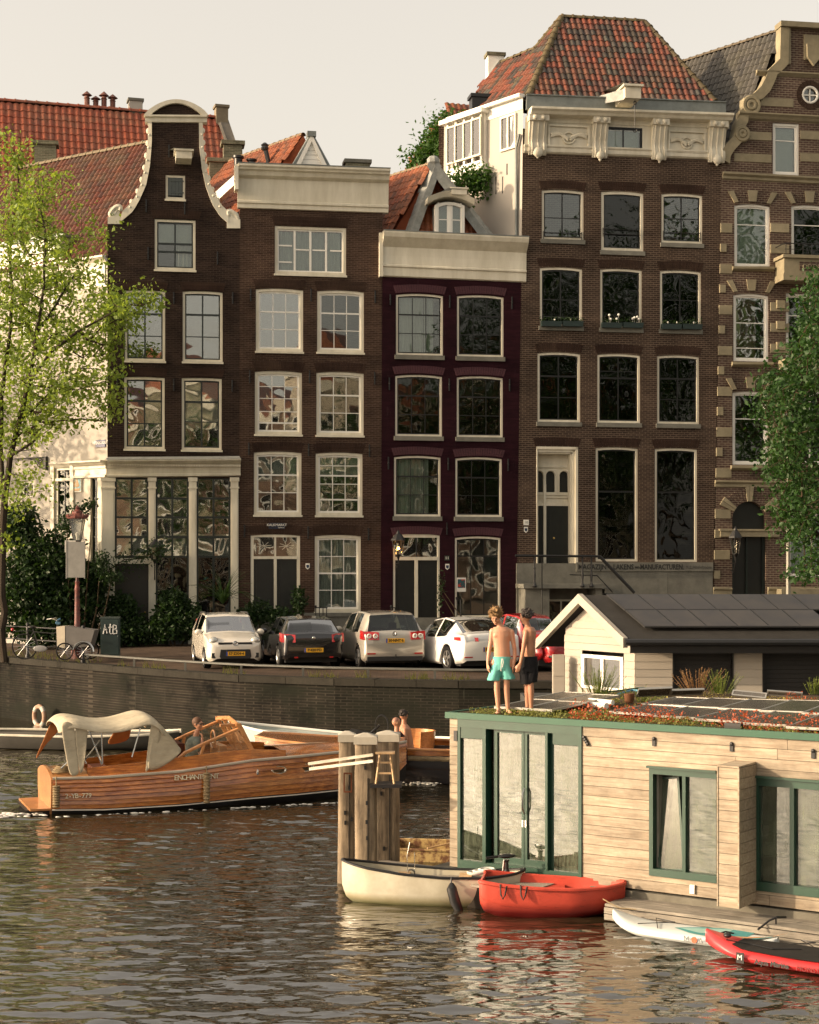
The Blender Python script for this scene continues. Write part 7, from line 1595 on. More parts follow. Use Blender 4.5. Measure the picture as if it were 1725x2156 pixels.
# piles
PILE=woodmat('weathered_pile',(.10,.075,.048),(.30,.23,.15),(6,6,.55),.85,var=.2,bmp=1.0)
CAPM=paint('pile_cap',(.46,.42,.34),.7,var=.25,scale=3,stretch=(1,1,.4))
for i,(xa,xb,yt,Y,lb)in enumerate(((714,748,1543,25.2,'left grey timber mooring post with a pale cap and green algae at its foot'),(748,793,1547,24.6,'middle timber mooring post with rust-stained cap, nearest of the three'),(794,840,1542,25.4,'right timber mooring post, darker and carrying the little wooden stool'))):
 p=at((xa+xb)/2,yt,Y);w_=(xb-xa)/FL*Y;t=thing('mooring_post',lb,'mooring post',(p.x,p.y,-1.2),random.uniform(-.08,.08),'three timber mooring posts');b=B();rg=[]
 rs=random.Random(i+5);h0=p.z+1.2-.13
 for k in range(15):
  z=h0*k/14;n=16;rg.append([Vector(((w_/2)*(1.0+(.03 if k<13 else 0)+rs.uniform(-.02,.02))*(abs(math.cos(a))**.45*math.copysign(1,math.cos(a)))+.03*(1-k/14)*(-1 if i==0 else .5),(w_/2)*(1+rs.uniform(-.03,.02))*(abs(math.sin(a))**.45*math.copysign(1,math.sin(a))),z))for a in[2*math.pi*(j+.5)/n for j in range(n)]])
 b.loft(rg);b.build('timber',PILE,t,smooth=50)
 b=B();r_=w_/2+.015;b.hexa([(-r_,-r_,h0+.001),(r_,-r_,h0+.001),(r_,r_,h0+.001),(-r_,r_,h0+.001)],[(-r_,-r_,h0+.11),(r_,-r_,h0+.11),(r_,r_,h0+.11),(-r_,r_,h0+.11)]);b.hexa([(-r_,-r_,h0+.11),(r_,-r_,h0+.11),(r_,r_,h0+.11),(-r_,r_,h0+.11)],[(-.03,-.03,h0+.16),(.03,-.03,h0+.16),(.03,.03,h0+.16),(-.03,.03,h0+.16)]);b.build('cap',CAPM,t)
 b=B()
 for q in range(4):z=rs.uniform(1.6,h0-.3);x=rs.uniform(-.3,.3)*w_;b.box(x-.015,x+.015,-w_/2-.022,-w_/2+.01,z-.03,z+.03)
 b.box(.1*w_,.1*w_+.012,-w_/2-.02,-w_/2+.01,1.3,h0-.5);b.build('bolt',IRON,t)
 if i==0:b=B();rg=[[v*1.0+Vector((v.x*.05,v.y*.05,0))for v in[Vector((w_/2*1.05*math.cos(a),w_/2*1.05*math.sin(a),z))for a in[2*math.pi*j/14 for j in range(14)]]]for z in(1.0,1.2,1.42)];b.loft(rg,cap=False);b.build('algae',paint('algae_green',(.08,.10,.015),.8,var=.5,scale=8),t,smooth=True)
p=at(727,1648,24.9);b=B();b.ring([(-.065,-.15),(-.065,.15),(.065,.15),(.065,-.15)],[(-.045,-.13),(-.045,.13),(.045,.13),(.045,-.13)],0,.03);o=b.build('rusty_frame',paint('rust',(.14,.05,.025),.8,var=.5),None);o.location=(p.x+.04,24.9,p.z);solo(o,'small rusty iron frame fixed between the left and middle mooring posts','bracket');o.name='iron_bracket'
for k,(xa,ya,xb,yb,lb)in enumerate(((650,1608,786,1589,'upper pale board sticking out leftward from the middle mooring post'),(652,1619,786,1602,'lower pale board sticking out leftward from the middle mooring post'))):
 p,q=at(xa,ya,24.9),at(xb,yb,24.32);b=B();d=(q-p);L=d.length;b.box(0,L,-.012,.012,-.022,.022);o=b.build('pale_board',woodmat('pale_board',(.42,.37,.28),(.60,.55,.45),(2,14,14),.7),None);o.matrix_world=Matrix.Translation(p)@d.to_track_quat('X','Z').to_matrix().to_4x4();solo(o,lb,'board')
p=at(812,1641,24.9+.0);sh=thing('wooden_stool','small pale wooden stool standing on a shelf beside the mooring posts','stool',(p.x,25.05-.55,p.z));sh.scale=(.85,.85,.88);PW=woodmat('pine',(.42,.26,.12),(.58,.40,.22),(10,10,1.5),.6)
b=B();b.box(-.17,.17,-.13,.13,.50,.53);b.build('seat',PW,sh)
for sx in(-1,1):
 for sy in(-1,1):b=B();b.tube([(sx*.16,sy*.12,0),(sx*.09,sy*.07,.50)],.02,4);b.build('leg',PW,sh)
b=B();b.box(-.14,.14,-.11,-.09,.16,.19);b.box(-.12,.12,-.09,-.07,.34,.37);b.build('stretcher',PW,sh)
b=B();b.box(-.22,.25,-.2,.2,-.05,0);o=b.build('post_shelf',HULLB,None);o.location=sh.location;o.location.z-=.001;solo(o,'dark shelf bolted to the front of the right mooring post','shelf')
# open wooden tender behind with two people
a2=math.radians(-6);p=at(545,1585,38.0);T=thing('open_tender','open wooden tender with rope fender rail carrying two people behind the mooring posts','boat',(p.x,38.0,0),a2);TB=Fr(p.x,37.0,a2);tu=lambda x,y,v=0:TB.uz(x,y,v)
Lb=6.9;st2=dict(x=[0,.6,1.5,3,4.5,5.8,6.6,6.9],hb=[.45,.8,1.0,1.1,1.1,1.0,.85,.7],zg=[.98,.92,.85,.80,.78,.80,.84,.86],zk=[-.1,-.2,-.25,-.25,-.25,-.25,-.2,-.1],p=[1.6,1.9,2.3,2.8,3,3,2.8,2.6])
xs=list(np.linspace(0,Lb,24))
for s in(-1,1):
 b=B();hull(b,st2,[0,.12],xs,s,0);b.build('top_strake',MAHOG,T,smooth=True);b=B();hull(b,st2,[.12,.3,.5,.75,1],xs,s,-.01);b.build('hull',paint('tender_hull',(.02,.014,.012),.35,coat=.4),T,smooth=True)
 b=B();pts=[Vector((x,s*(sec(st2,x,.18)[0]+.05),sec(st2,x,.18)[1]))for x in np.linspace(.2,Lb,120)];pts=[v+Vector((0,.004*math.sin(k*1.3),.004*math.cos(k*1.3)))for k,v in enumerate(pts)];b.tube(pts,.055,7);b.build('rope_rail',ROPE,T,smooth=True)
 b=B();b.tube([Vector((x,s*sec(st2,x,0)[0],sec(st2,x,0)[1]+.01))for x in xs],.03,6);b.build('gunwale',MAHOG2,T,smooth=True)
b=B();b.loft([[Vector((x,y*(sec(st2,x,0)[0]-.02),.35))for y in(-1,0,1)]for x in xs[1:]],cap=False,closed=False);b.loft([[Vector((x,y*sec(st2,x,0)[0],sec(st2,x,0)[1]+.02))for y in(-1,0,1)]for x in xs[:8]],cap=False,closed=False);b.build('deck',MAHOG,T)
b=B();b.box(Lb-.04,Lb,-.7,.7,-.1,.86);b.build('transom',MAHOG,T)
q0=tu(765,1547,.8);b=B();b.hexa([(q0[0]-.25,.5,.3),(q0[0]+.25,.5,.3),(q0[0]+.25,1.0,.3),(q0[0]-.25,1.0,.3)],[(q0[0]-.3,.5,q0[1]-.05),(q0[0]+.22,.5,q0[1]-.15),(q0[0]+.22,1.,q0[1]-.15),(q0[0]-.3,1.,q0[1]-.05)]);b.build('console',MAHOG2,T);b=B();b.hexa([(q0[0]-.33,.48,q0[1]-.04),(q0[0]+.25,.48,q0[1]-.14),(q0[0]+.25,1.02,q0[1]-.14),(q0[0]-.33,1.02,q0[1]-.04)],[(q0[0]-.33,.48,q0[1]+.02),(q0[0]+.25,.48,q0[1]-.08),(q0[0]+.25,1.02,q0[1]-.08),(q0[0]-.33,1.02,q0[1]+.02)]);b.build('console_top',BLACKP,T)
q1=tu(803,1535,.8);b=B();b.torus((q1[0],.75,q1[1]),.23,.02,'y',24,6);b.xf(Matrix.Translation((q1[0],0,0))@Matrix.Diagonal((.65,1,1,1))@Matrix.Translation((-q1[0],0,0)));b.tube([(q1[0]-.05,.75,q1[1]),(q0[0]+.1,.75,q1[1]-.25)],.03,6);b.build('steering_wheel',BLACKP,T,smooth=True)
q2=tu(872,1558,.5);b=B();rg=[]
for k in range(9):
 a=math.pi*(-.35+1.0*k/8);r=.42;cx_,cy_=q2[0]-.05+r*1.15*math.cos(a)*.9,.5+r*math.sin(a);rg.append([(cx_*1.0,cy_,.35),(q2[0]-.05+1.08*r*1.15*math.cos(a),.5+1.08*r*math.sin(a),q2[1]+.12),(q2[0]-.05+1.16*r*1.15*math.cos(a),.5+1.16*r*math.sin(a),q2[1]+.12),(cx_+.05*math.cos(a),cy_+.05*math.sin(a),.35)])
b.loft(rg);b.build('curved_seat',MAHOG2,T,smooth=30)
# long pale boat moored at the quay wall
p=at(479,1540,41.2);a3=math.atan2(-1.4,5.6);T=thing('pale_rowing_boat','long pale grey-blue open boat moored against the dark quay wall behind the launch','boat',(p.x,41.6,0),a3)
st3=dict(x=[0,.4,1.2,3,5,6.5,7.2],hb=[.05,.35,.7,.95,.95,.7,.3],zg=[.95,.88,.78,.62,.58,.6,.7],zk=[.2,-.05,-.2,-.25,-.25,-.2,0],p=[1.5,1.8,2,2.3,2.3,2,1.8]);xs=list(np.linspace(0,7.2,22));PB_=paint('pale_blue_hull',(.42,.47,.45),.4,var=.3)
for s in(-1,1):b=B();hull(b,st3,[0,.2,.4,.6,.8,1],xs,s);b.build('hull',PB_,T,smooth=True);b=B();b.tube([Vector((x,s*(sec(st3,x,0)[0]),sec(st3,x,0)[1]))for x in xs],.035,6);b.build('gunwale',WHITE,T,smooth=True)
b=B();b.loft([[Vector((x,y*(sec(st3,x,0)[0]-.02),sec(st3,x,0)[1]-.10))for y in(-1,0,1)]for x in xs],cap=False,closed=False);b.build('cover',paint('pale_cover',(.5,.52,.47),.6,var=.3),T)
b=B();b.tube([(1.9,-.95,.72),(2.2,-1.02,.45),(2.6,-1.03,.30),(3.0,-1.0,.28)],[.02,.09,.10,.04],8);b.build('fender',BLACKP,T,smooth=True)
p=at(-60,1560,44.5);T=thing('moored_skiff','low dark cream-railed skiff moored under the life ring at the far left','boat',(p.x,44.6,0),-.12);st4=dict(x=[0,1,3,5,5.8],hb=[.5,.8,.9,.6,.1],zg=[.42,.40,.38,.42,.5],zk=[-.2,-.2,-.2,-.1,.1],p=[2.5,2.5,2.5,2,1.6]);xs=list(np.linspace(0,5.8,18))
for s in(-1,1):b=B();hull(b,st4,[0,.3,.6,1],xs,s);b.build('hull',paint('skiff_hull',(.05,.045,.035),.5),T,smooth=True);b=B();b.tube([Vector((x,s*sec(st4,x,0)[0],sec(st4,x,0)[1]))for x in xs],.035,6);b.build('gunwale',CREAM,T,smooth=True)
b=B();b.loft([[Vector((x,y*(sec(st4,x,0)[0]-.02),sec(st4,x,0)[1]-.06))for y in(-1,0,1)]for x in xs],cap=False,closed=False);b.build('cover',paint('skiff_cover',(.12,.11,.09),.8),T)
q=at(83,1508,48.2);xs_=q.x;Yw=float(np.interp(xs_,[p_[0]for p_ in QE],[p_[1]for p_ in QE]));q=at(83,1508,Yw-.12);wa=math.atan2(46.3-49.2,9.6-6.9)
T=thing('life_ring','faded orange and white life ring hanging on the quay wall at the left','life ring',(q.x,q.y,q.z),wa);b=B();b.torus((0,0,0),.30,.07,'y',32,10);b.build('ring',paint('faded_orange',(.42,.26,.17),.7,var=.3),T,smooth=True)
for k in range(4):b=B();a=math.pi/4+k*math.pi/2;b.torus((0,0,0),.30,.073,'y',8,10,arc=(a/6.283-.045,a/6.283+.045));b.build('band',paint('ring_white',(.5,.47,.4),.7),T,smooth=True)
b=B();b.box(-.03,.03,.0,.1,.2,.36);b.build('hook',IRON,T)
# white canoe, red dinghy, paddleboards, rusty boat, dock
Wc=Fr(-.98,23.45,math.atan2(-.35,3.4));cu_=lambda x,y,v=0:Wc.uz(x,y,v)
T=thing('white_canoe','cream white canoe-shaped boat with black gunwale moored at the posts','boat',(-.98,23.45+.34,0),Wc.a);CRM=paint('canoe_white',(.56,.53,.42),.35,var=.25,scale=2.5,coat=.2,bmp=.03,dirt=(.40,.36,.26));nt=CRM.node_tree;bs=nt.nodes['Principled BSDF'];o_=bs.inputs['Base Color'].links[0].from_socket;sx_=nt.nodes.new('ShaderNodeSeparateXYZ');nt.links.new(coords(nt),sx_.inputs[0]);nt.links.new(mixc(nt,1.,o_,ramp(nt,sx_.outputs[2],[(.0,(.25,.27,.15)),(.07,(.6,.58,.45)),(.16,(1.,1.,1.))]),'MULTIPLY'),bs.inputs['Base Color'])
st5=dict(x=[0,.05,.16,.4,.9,1.5,2.1,2.5,2.65],hb=[.02,.07,.15,.25,.34,.36,.32,.2,.05],zg=[.60,.585,.56,.52,.46,.42,.42,.46,.5],zk=[.25,.08,-.02,-.08,-.12,-.12,-.1,0,.2],p=[1.6,1.8,2,2.3,2.6,2.8,2.4,2,1.6]);xs=[0,.03,.06,.12,.2,.3]+list(np.linspace(.4,2.65,20))
for s in(-1,1):
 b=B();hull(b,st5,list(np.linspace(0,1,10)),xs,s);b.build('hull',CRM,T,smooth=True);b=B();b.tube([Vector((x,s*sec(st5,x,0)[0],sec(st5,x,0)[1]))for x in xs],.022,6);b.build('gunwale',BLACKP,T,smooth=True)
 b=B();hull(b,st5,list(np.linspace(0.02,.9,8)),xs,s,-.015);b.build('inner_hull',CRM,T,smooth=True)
for x in(.8,1.7):b=B();b.box(x,x+.18,-.3,.3,.36,.385);b.build('thwart',PW,T)
b=B();b.tube([(1.62,-.35,.44),(1.62,-.40,.36)],.012,5);pts=[(1.63,-.42,.36),(1.63,-.46,.30),(1.68,-.48,.12),(1.78,-.48,-.1)];b.tube(pts,[.03,.075,.08,.05],10);b.build('fender',BLACKP,T,smooth=True)
q=cu_(1082,1812,.2);T2=thing('outboard_motor','small black electric outboard motor with tiller at the white boat stern','motor',Wc.world(2.35,.34,.44),.2);b=B();b.lathe([(.07,-.05),(.06,.0),(.035,.06),(.03,.16),(.05,.2)],n=10);b.box(-.14,.10,-.06,.06,-.07,-.02);b.build('bracket',BLACKP,T2)
b=B();b.ball((0,0,.25),.09,10,sc=(1.6,.8,.38));b.tube([(-.1,0,.25),(-.3,0,.23)],.02,6);b.build('motor_head',BLACKP,T2,smooth=True);b=B();b.tube([(-.05,0,.0),(-.03,0,.2)],.02,6);b.box(-.1,.08,-.03,.03,.272,.278);b.build('motor_plate',STEEL,T2)
b=B();rs=random.Random(2)
for k in range(3):b.torus((1.95+.08*k,-.1+.05*k,.44+.015*k),.11,.02,'z',14,5)
o=b.build('rope_bundle',paint('white_rope',(.6,.6,.55),.8),None,smooth=True);o.location=(-.98,23.9,0);o.rotation_euler=(0,0,Wc.a);solo(o,'coil of white and blue rope lying in the white boat','rope')
Rd=Fr(1.02,22.75,math.atan2(-.28,1.95));T=thing('red_dinghy','weathered orange-red plastic dinghy floating between the white boat and the paddleboard','boat',(1.02,22.75+.33,0),Rd.a)
m,nt,bs=nodes_of('weathered_shaded_red');f_=ramp(nt,noise(nt,coords(nt),2.2,7,.7),[(.35,0.),(.65,1.)]);g_=ramp(nt,noise(nt,coords(nt,(1,1,3)),5,6,.75),[(.3,(.06,.02,.012)),(.44,(.5,.06,.035))])
sx_=nt.nodes.new('ShaderNodeSeparateXYZ');nt.links.new(coords(nt),sx_.inputs[0]);low_shade_=ramp(nt,sx_.outputs[2],[(.06,(.22,.03,.02)),(.22,(1.,1.,1.))]);nt.links.new(mixc(nt,1.,mixc(nt,f_,g_,(.42,.052,.030)),low_shade_,'MULTIPLY'),bs.inputs['Base Color']);bs.inputs['Roughness'].default_value=.45;bump(nt,bs,noise(nt,coords(nt),14,5),.15,.02);REDP=m  # hull red darkened towards the bottom, shade put into the colour
st6=dict(x=[0,.05,.3,.8,1.3,1.7,1.9,2.0],hb=[.36,.40,.44,.46,.42,.30,.17,.05],zg=[.48,.48,.45,.42,.41,.42,.44,.45],zk=[.1,.0,-.1,-.12,-.1,.0,.12,.25],p=[3,3,3,3,2.8,2.2,1.9,1.7]);xs=[0,.02,.05,.12]+list(np.linspace(.2,2.0,20))
for s in(-1,1):
 b=B();hull(b,st6,list(np.linspace(0,1,10)),xs,s);b.build('hull',REDP,T,smooth=True);b=B();hull(b,st6,list(np.linspace(0.02,.8,8)),xs,s,-.03);b.build('inner_hull',REDP,T,smooth=True)
 b=B();b.tube([Vector((x,s*(sec(st6,x,0)[0]+.01),sec(st6,x,0)[1]))for x in xs],.028,6);b.build('gunwale',REDP,T,smooth=True)
 b=B();hull(b,st6,[.50,.515],xs,s,.012);b.build('chine_line',REDP,T)
q=[Vector((0,-sec(st6,0,t)[0],sec(st6,0,t)[1]))for t in np.linspace(0,1,7)]+[Vector((0,sec(st6,0,t)[0],sec(st6,0,t)[1]))for t in np.linspace(1,0,7)][1:];b=B();b.loft([[v+Vector((0,0,0))for v in q],[v+Vector((.03,0,0))for v in q]]);b.build('transom',REDP,T,smooth=30)
b=B();b.box(.9,1.15,-.4,.4,.28,.32);b.box(.1,.35,-.36,.36,.28,.32);b.build('thwart',REDP,T)
for x in(.34,.62):b=B();y=-sec(st6,x,.15)[0]-.03;b.tube([(x-.04,y,.47),(x-.03,y-.02,.33),(x,y-.03,.27),(x+.03,y-.02,.33),(x+.05,y,.45)],.012,5);b.build('strap',BLACKP,T,smooth=True)
def board(name,label,cat,c,a,L,w_,th,rail,deckm,parts):
 T=thing(name,label,cat,c,a);b=B();xs=np.concatenate([[0,.02,.08,.18],np.linspace(.3,L-.3,14),[L-.15,L-.05,L]]);rg=[]
 for x in xs:
  t=x/L;wx=w_/2*max(.03,(1-abs(2*t-1)**3.0))**.62;rk=.14*max(0,(.25-t)/.25)**2+.05*max(0,(t-.85)/.15)**2;rg.append([Vector((x,wx*math.cos(k*math.pi/8)*(1 if k<16 else 1),rk+th/2+th/2*max(-1,min(1,1.25*math.sin(k*math.pi/8)))))for k in range(16)])
 b.loft(rg);b.build('board_hull',rail,T,smooth=45)
 def dk(nm,pts,mat,dz=.004):
  q=[]
  for x,y in pts:t=x/L;wx=w_/2*max(.03,(1-abs(2*t-1)**3.0))**.62;rk=.14*max(0,(.25-t)/.25)**2+.05*max(0,(t-.85)/.15)**2;q.append((x,y*wx,rk+th+dz))
  return q
 return T,dk
TEAL=paint('teal_deck',(.06,.30,.30),.6,bmp=0);MINT=paint('mint_deck',(.35,.58,.52),.6,bmp=0);ORD=paint('orange_deck',(.55,.28,.14),.6,bmp=0);BWH=paint('board_white',(.62,.66,.64),.35,var=.1,bmp=0)
def poly_strip(T,dk,nm,xs_,lo,hi,mat,dz=.004):
 a=dk(nm,list(zip(xs_,lo)),mat,dz);c=dk(nm,list(zip(xs_,hi)),mat,dz);b=B();b.loft([[p,q]for p,q in zip(a,c)],cap=False,closed=False);return b.build(nm,mat,T)
p0=atz(1285,1925,.1);p1=atz(1624,1966,.12);d=p1-p0;a=math.atan2(d.y,d.x);p0.y-=.52;p1.y-=.42
T,dk=board('white_paddleboard','pale white paddleboard with teal and orange deck pads floating beside the red dinghy','paddleboard',(p0.x,p0.y+.12,-.02),a,d.length,.72,.14,BWH,None,None);Lp=d.length
poly_strip(T,dk,'deck_pad',[.9,1.2,1.5,1.9],[-.1,-.6,-.8,-.75],[-.1,.5,.8,.8],TEAL);poly_strip(T,dk,'deck_pad',[.98,1.3,1.6],[-.1,-.45,-.3],[-.1,.4,.75],MINT,.007)
poly_strip(T,dk,'deck_stripe',[1.5,1.9,2.2,2.5],[-.8,-.55,-.3,-.15],[-.55,-.2,.05,.1],ORD,.010);poly_strip(T,dk,'deck_stripe',[1.7,2.0,2.3,2.55],[-.85,-.8,-.75,-.6],[-.62,-.4,-.25,-.3],TEAL,.010)
b=B();b.tube([(1.55,-.03,.15),(1.6,-.0,.17),(1.7,.03,.15)],.012,5);b.build('grab_handle',BLACKP,T);b=B()
for P in([(.45,-.2,.17),(.8,.2,.16),(.5,.25,.17),(.75,-.22,.15)],[(2.5,-.15,.15),(2.75,.12,.15),(2.55,.15,.15),(2.8,-.1,.15)]):b.tube(P,.006,4)
b.build('bungee_cord',BLACKP,T)
for i,(ch,x)in enumerate((('M',1.22),('A',1.42),('I',1.49))):text(ch,.10,paint('moai_grey',(.2,.22,.22),.5,bmp=0),T,Matrix.Translation((x+.0,-.372,.095))@Matrix.Rotation(math.radians(86),4,'X'),name='letter')
b=B();b.slab([(1.325+.04*math.cos(t*.52),.095+.04*math.sin(t*.52))for t in range(12)],-.37,-.362);b.build('logo_dot',paint('logo_orange',(.7,.12,.05),.5,bmp=0),T)
p0=atz(1490,1985,.14);p1=atz(1760,2030,.1);d=p1-p0;a=math.atan2(d.y,d.x)*1.0;RD2=paint('board_red',(.62,.045,.05),.35,var=.1,bmp=0)
T,dk=board('red_paddleboard','red inflatable paddleboard with black deck pad at the lower right edge','paddleboard',(p0.x,p0.y+.05,-.0),a,3.2,.78,.17,RD2,None,None)
poly_strip(T,dk,'deck_pad',[.42,.6,1.2,2.0,2.8],[-.7,-.93,-.95,-.95,-.9],[.7,.93,.95,.95,.9],paint('black_pad',(.03,.028,.026),.8,var=.4));b=B();b.ball((.3,-.05,.27),.045,10,sc=(1.2,1,.7));b.build('valve',BLACKP,T,smooth=True)
b=B();b.tube([(.35,-.2,.25),(.6,-.05,.2),(.9,-.1,.19),(1.2,.1,.19)],.007,4);b.build('bungee_cord',BLACKP,T)
b=B();b.box(.56,.66,-.385,-.375,.03,.16);b.build('logo_patch',BLACKP,T);text('M',.09,WHITE,T,Matrix.Translation((.61,-.39,.1))@Matrix.Rotation(math.radians(88),4,'X'),name='logo');text('Aqua Marina',.085,BLACKP,T,Matrix.Translation((1.02,-.398,.08))@Matrix.Rotation(math.radians(86),4,'X'),cjoin=.003);text('MONSTER',.085,paint('dk_red',(.25,.02,.02),.4,bmp=0),T,Matrix.Translation((1.52,-.402,.075))@Matrix.Rotation(math.radians(86),4,'X'))
p=at(835,1800,26.9);T=thing('rusty_workboat','rusty yellow steel work boat moored behind the posts beside the houseboat','boat',(p.x,26.9,0),-.05)
m,nt,bs=nodes_of('rusty_yellow');f_=ramp(nt,noise(nt,coords(nt),6,7,.75),[(.42,0.),(.56,1.)]);nt.links.new(mixc(nt,f_,(.12,.05,.02),(.42,.30,.12)),bs.inputs['Base Color']);bs.inputs['Roughness'].default_value=.7;RY=m
b=B();b.slab([(0,-.2),(0,.22),(1.3,.19),(1.3,-.2)],-.03,.0);b.build('side_plate',RY,T);b=B();b.slab([(0,-.2),(0,.22),(1.3,.20),(1.3,-.2)],.95,1.0);b.build('far_side_plate',RY,T);b=B();b.box(-.05,0,-.03,1.0,-.2,.22);b.build('end_plate',RY,T)
b=B();b.box(0,1.3,0,.95,.0,.05);b.build('floor_plate',RY,T);b=B();b.tube([(0,-.03,.22),(1.3,-.03,.19)],.022,6);b.tube([(0,.97,.22),(1.3,.97,.20)],.022,6);b.build('rim',RY,T);b=B();b.tube([(.5,.2,.2),(1.2,.7,.28)],.015,6);b.build('pole',PW,T)
# near houseboat
D1_=Vector((.82,-.572,0)).normalized();HBA=math.atan2(D1_.y,D1_.x);HB=Fr(.62,24.6,HBA);hz_=lambda x,y,v=0:HB.uz(x,y,v)
CLAD=woodmat('weathered_cladding',(.26,.20,.135),(.40,.335,.245),(.9,8,10),.7,var=.32,bmp=.25)
GRN=paint('green_frame_paint',(.014,.055,.034),.4,var=.25,bmp=.05);ROOFE=paint('green_roof_edge',(.014,.085,.045),.5,var=.2,bmp=.05)
T=thing('timber_houseboat','flat-roofed timber clad houseboat with green frames, dusty glass doors and planted roof','houseboat',(.62,24.6,0),HBA);NH=T
ZT,ZB=2.60,.36;DEPTH=6.4;u=lambda x:HB.u(x)
def hbx(nm,mat,*q,parent=None):
 b=B();b.box(*q);return b.build(nm,mat,parent or T)
uG0,uG1=u(967),u(1228);uW0,uW1=u(1370),u(1512);uP0=u(1598);UEND=7.6
nrow=16;zr_=[ZB+(ZT-.02-ZB)*k/nrow for k in range(nrow+1)]
zw1,zw0=hz_(1370,1616)[1],hz_(1370,1842)[1];zv1,zv0=hz_(1598,1637)[1],hz_(1598,1874)[1]
def planks(ua,ub,skip=None):
 for k in range(nrow):
  za,zb=zr_[k],zr_[k+1]-.006;segs=[(ua,ub)]
  if skip:
   for(a,c,z0,z1)in skip:
    if za<z1-.02 and zb>z0+.02:
     segs=[s for(p,q)in segs for s in((p,min(q,a)),(max(p,c),q))if s[1]-s[0]>.03]
  for p,q in segs:
   cut=[]
   L=q-p
   if L>2.2:m_=p+L*random.uniform(.35,.65);cut=[(p,m_-.003),(m_+.003,q)]
   else:cut=[(p,q)]
   for a,c in cut:
    b=B();o=random.uniform(0,.004);b.slab([(a,za),(a,zb),(c,zb),(c,za)],-.026-o,0);b.build('plank',CLAD,T)
  for(a,c,z0,z1)in(skip or[]):
   for lo_,hi_ in((za,min(zb,z0)),(max(za,z1),zb)):
    if hi_-lo_>.015 and za<z1-.02 and zb>z0+.02:b=B();b.box(a,min(c,ub),-.027,0,lo_,hi_);b.build('plank',CLAD,T)
planks(0,uG0-.003)
planks(uG1+.003,UEND,[(uW0,uW1,zw0,zw1),(uP0-.1,99,zv0,zv1)])
b=B();b.box(0,uG0,.003,.08,ZB,ZT);b.box(uG1,uW0,.003,.08,ZB,ZT);b.box(uW0,uW1+.5,.003,.08,ZB,zw0);b.box(uW0,uW1+.5,.003,.08,zw1,ZT);b.box(uP0-.3,UEND,.003,.08,ZB,zv0);b.box(uP0-.3,UEND,.003,.08,zv1,ZT);b.box(uW1+.5,uP0-.3,.003,.08,ZB,ZT)
b.build('inner_wall',paint('dark_membrane',(.02,.018,.015),.8),T)
b=B();b.box(0,.08,.08,DEPTH,ZB,ZT);b.box(UEND-.08,UEND,.08,DEPTH,ZB,ZT);b.box(0.08,UEND-.08,DEPTH-.08,DEPTH,ZB,ZT);b.build('end_wall',CLAD,T)
hbx('floor',paint('interior_floor',(.16,.13,.10),.7),.08,UEND-.08,.08,DEPTH-.08,ZB,ZB+.05)
b=B();b.box(.09,UEND-.09,3.2,3.25,ZB+.05,ZT-.1);b.build('room_wall',paint('interior_wall',(.25,.25,.21),.8),T)
b=B();b.flat([(-.06,-.07),(UEND+.05,-.07),(UEND+.05,-.0),(-.06,-.0)],ZT-.02,ZT+.07);b.flat([(-.06,0),(.0,0),(.0,DEPTH),(-.06,DEPTH)],ZT-.02,ZT+.07);b.build('roof_edge',ROOFE,T)
SOIL=paint('roof_soil',(.10,.07,.04),.95,var=.5,scale=5,bmp=.8);b=B();b.box(0,UEND,0.0,DEPTH,ZT-.01,ZT+.055);b.build('roof_bed',SOIL,T)
zt0=hz_(967,1530)[1];zb0=ZB+.02
GX=[(973,1021),(1045,1096),(1108,1153),(1167,1223)]
b=B();fr=-.05
b.box(uG0,uG1,fr,.06,zt0+.0,ZT-.021);b.box(uG0,uG1,fr,.06,ZB-.02,ZB+.12);b.box(uG0,uG0+.05,fr,.06,ZB+.12,zt0);b.box(uG1-.05,uG1,fr,.06,ZB+.12,zt0)
b.box(u(1021),u(1028),fr-.02,.10,ZB+.12,zt0);b.box(u(1153),u(1158),fr-.02,.10,ZB+.12,zt0);b.box(u(1158),u(1167),.02,.10,ZB+.12,zt0-.0)
gf=b.build('glass_front_frame',GRN,T)
b=B();b.box(uG0+.05,u(1021),fr+.01,.03,zt0-.16,zt0);b.box(u(1167),uG1-.05,fr+.01,.03,zt0-.16,zt0);b.build('roller_box',GRN,gf)
for k,(xa,xb)in enumerate(GX):
 ua,ub=u(xa),u(xb);v=.0 if k in(0,3)else .07;top=zt0-(.17 if k in(0,3)else .05)
 if k in(1,2):
  b=B();b.ring([(ua-.06,ZB+.12),(ua-.06,zt0-.0),(ub+.06,zt0-.0),(ub+.06,ZB+.12)],[(ua,ZB+.22),(ua,top),(ub,top),(ub,ZB+.22)],.03,.09);d=b.build('door',GRN,T)
  link('pane',unit_box(GLD),d,loc=(ua,.06,ZB+.22),scale=(ub-ua,.006,top-ZB-.22))
  if k==2:b=B();b.tube([(ua-.03,.0,1.25),(ua-.03,-.05,1.32),(ua-.03,-.05,1.55),(ua-.03,.0,1.62)],.012,6);b.build('door_handle',STEEL,d,smooth=True)
  for q in(0,):b=B();b.box(ua-.035 if k==2 else ub+.01,ua-.01 if k==2 else ub+.035,.02,.03,1.05,1.15);b.build('lock',STEEL,d)
 else:link('pane',unit_box(GLD),gf,loc=(ua,v,ZB+.12),scale=(ub-ua,.006,top-ZB-.12))
PW2_=paint('grey_reveal',(.25,.23,.19),.7)
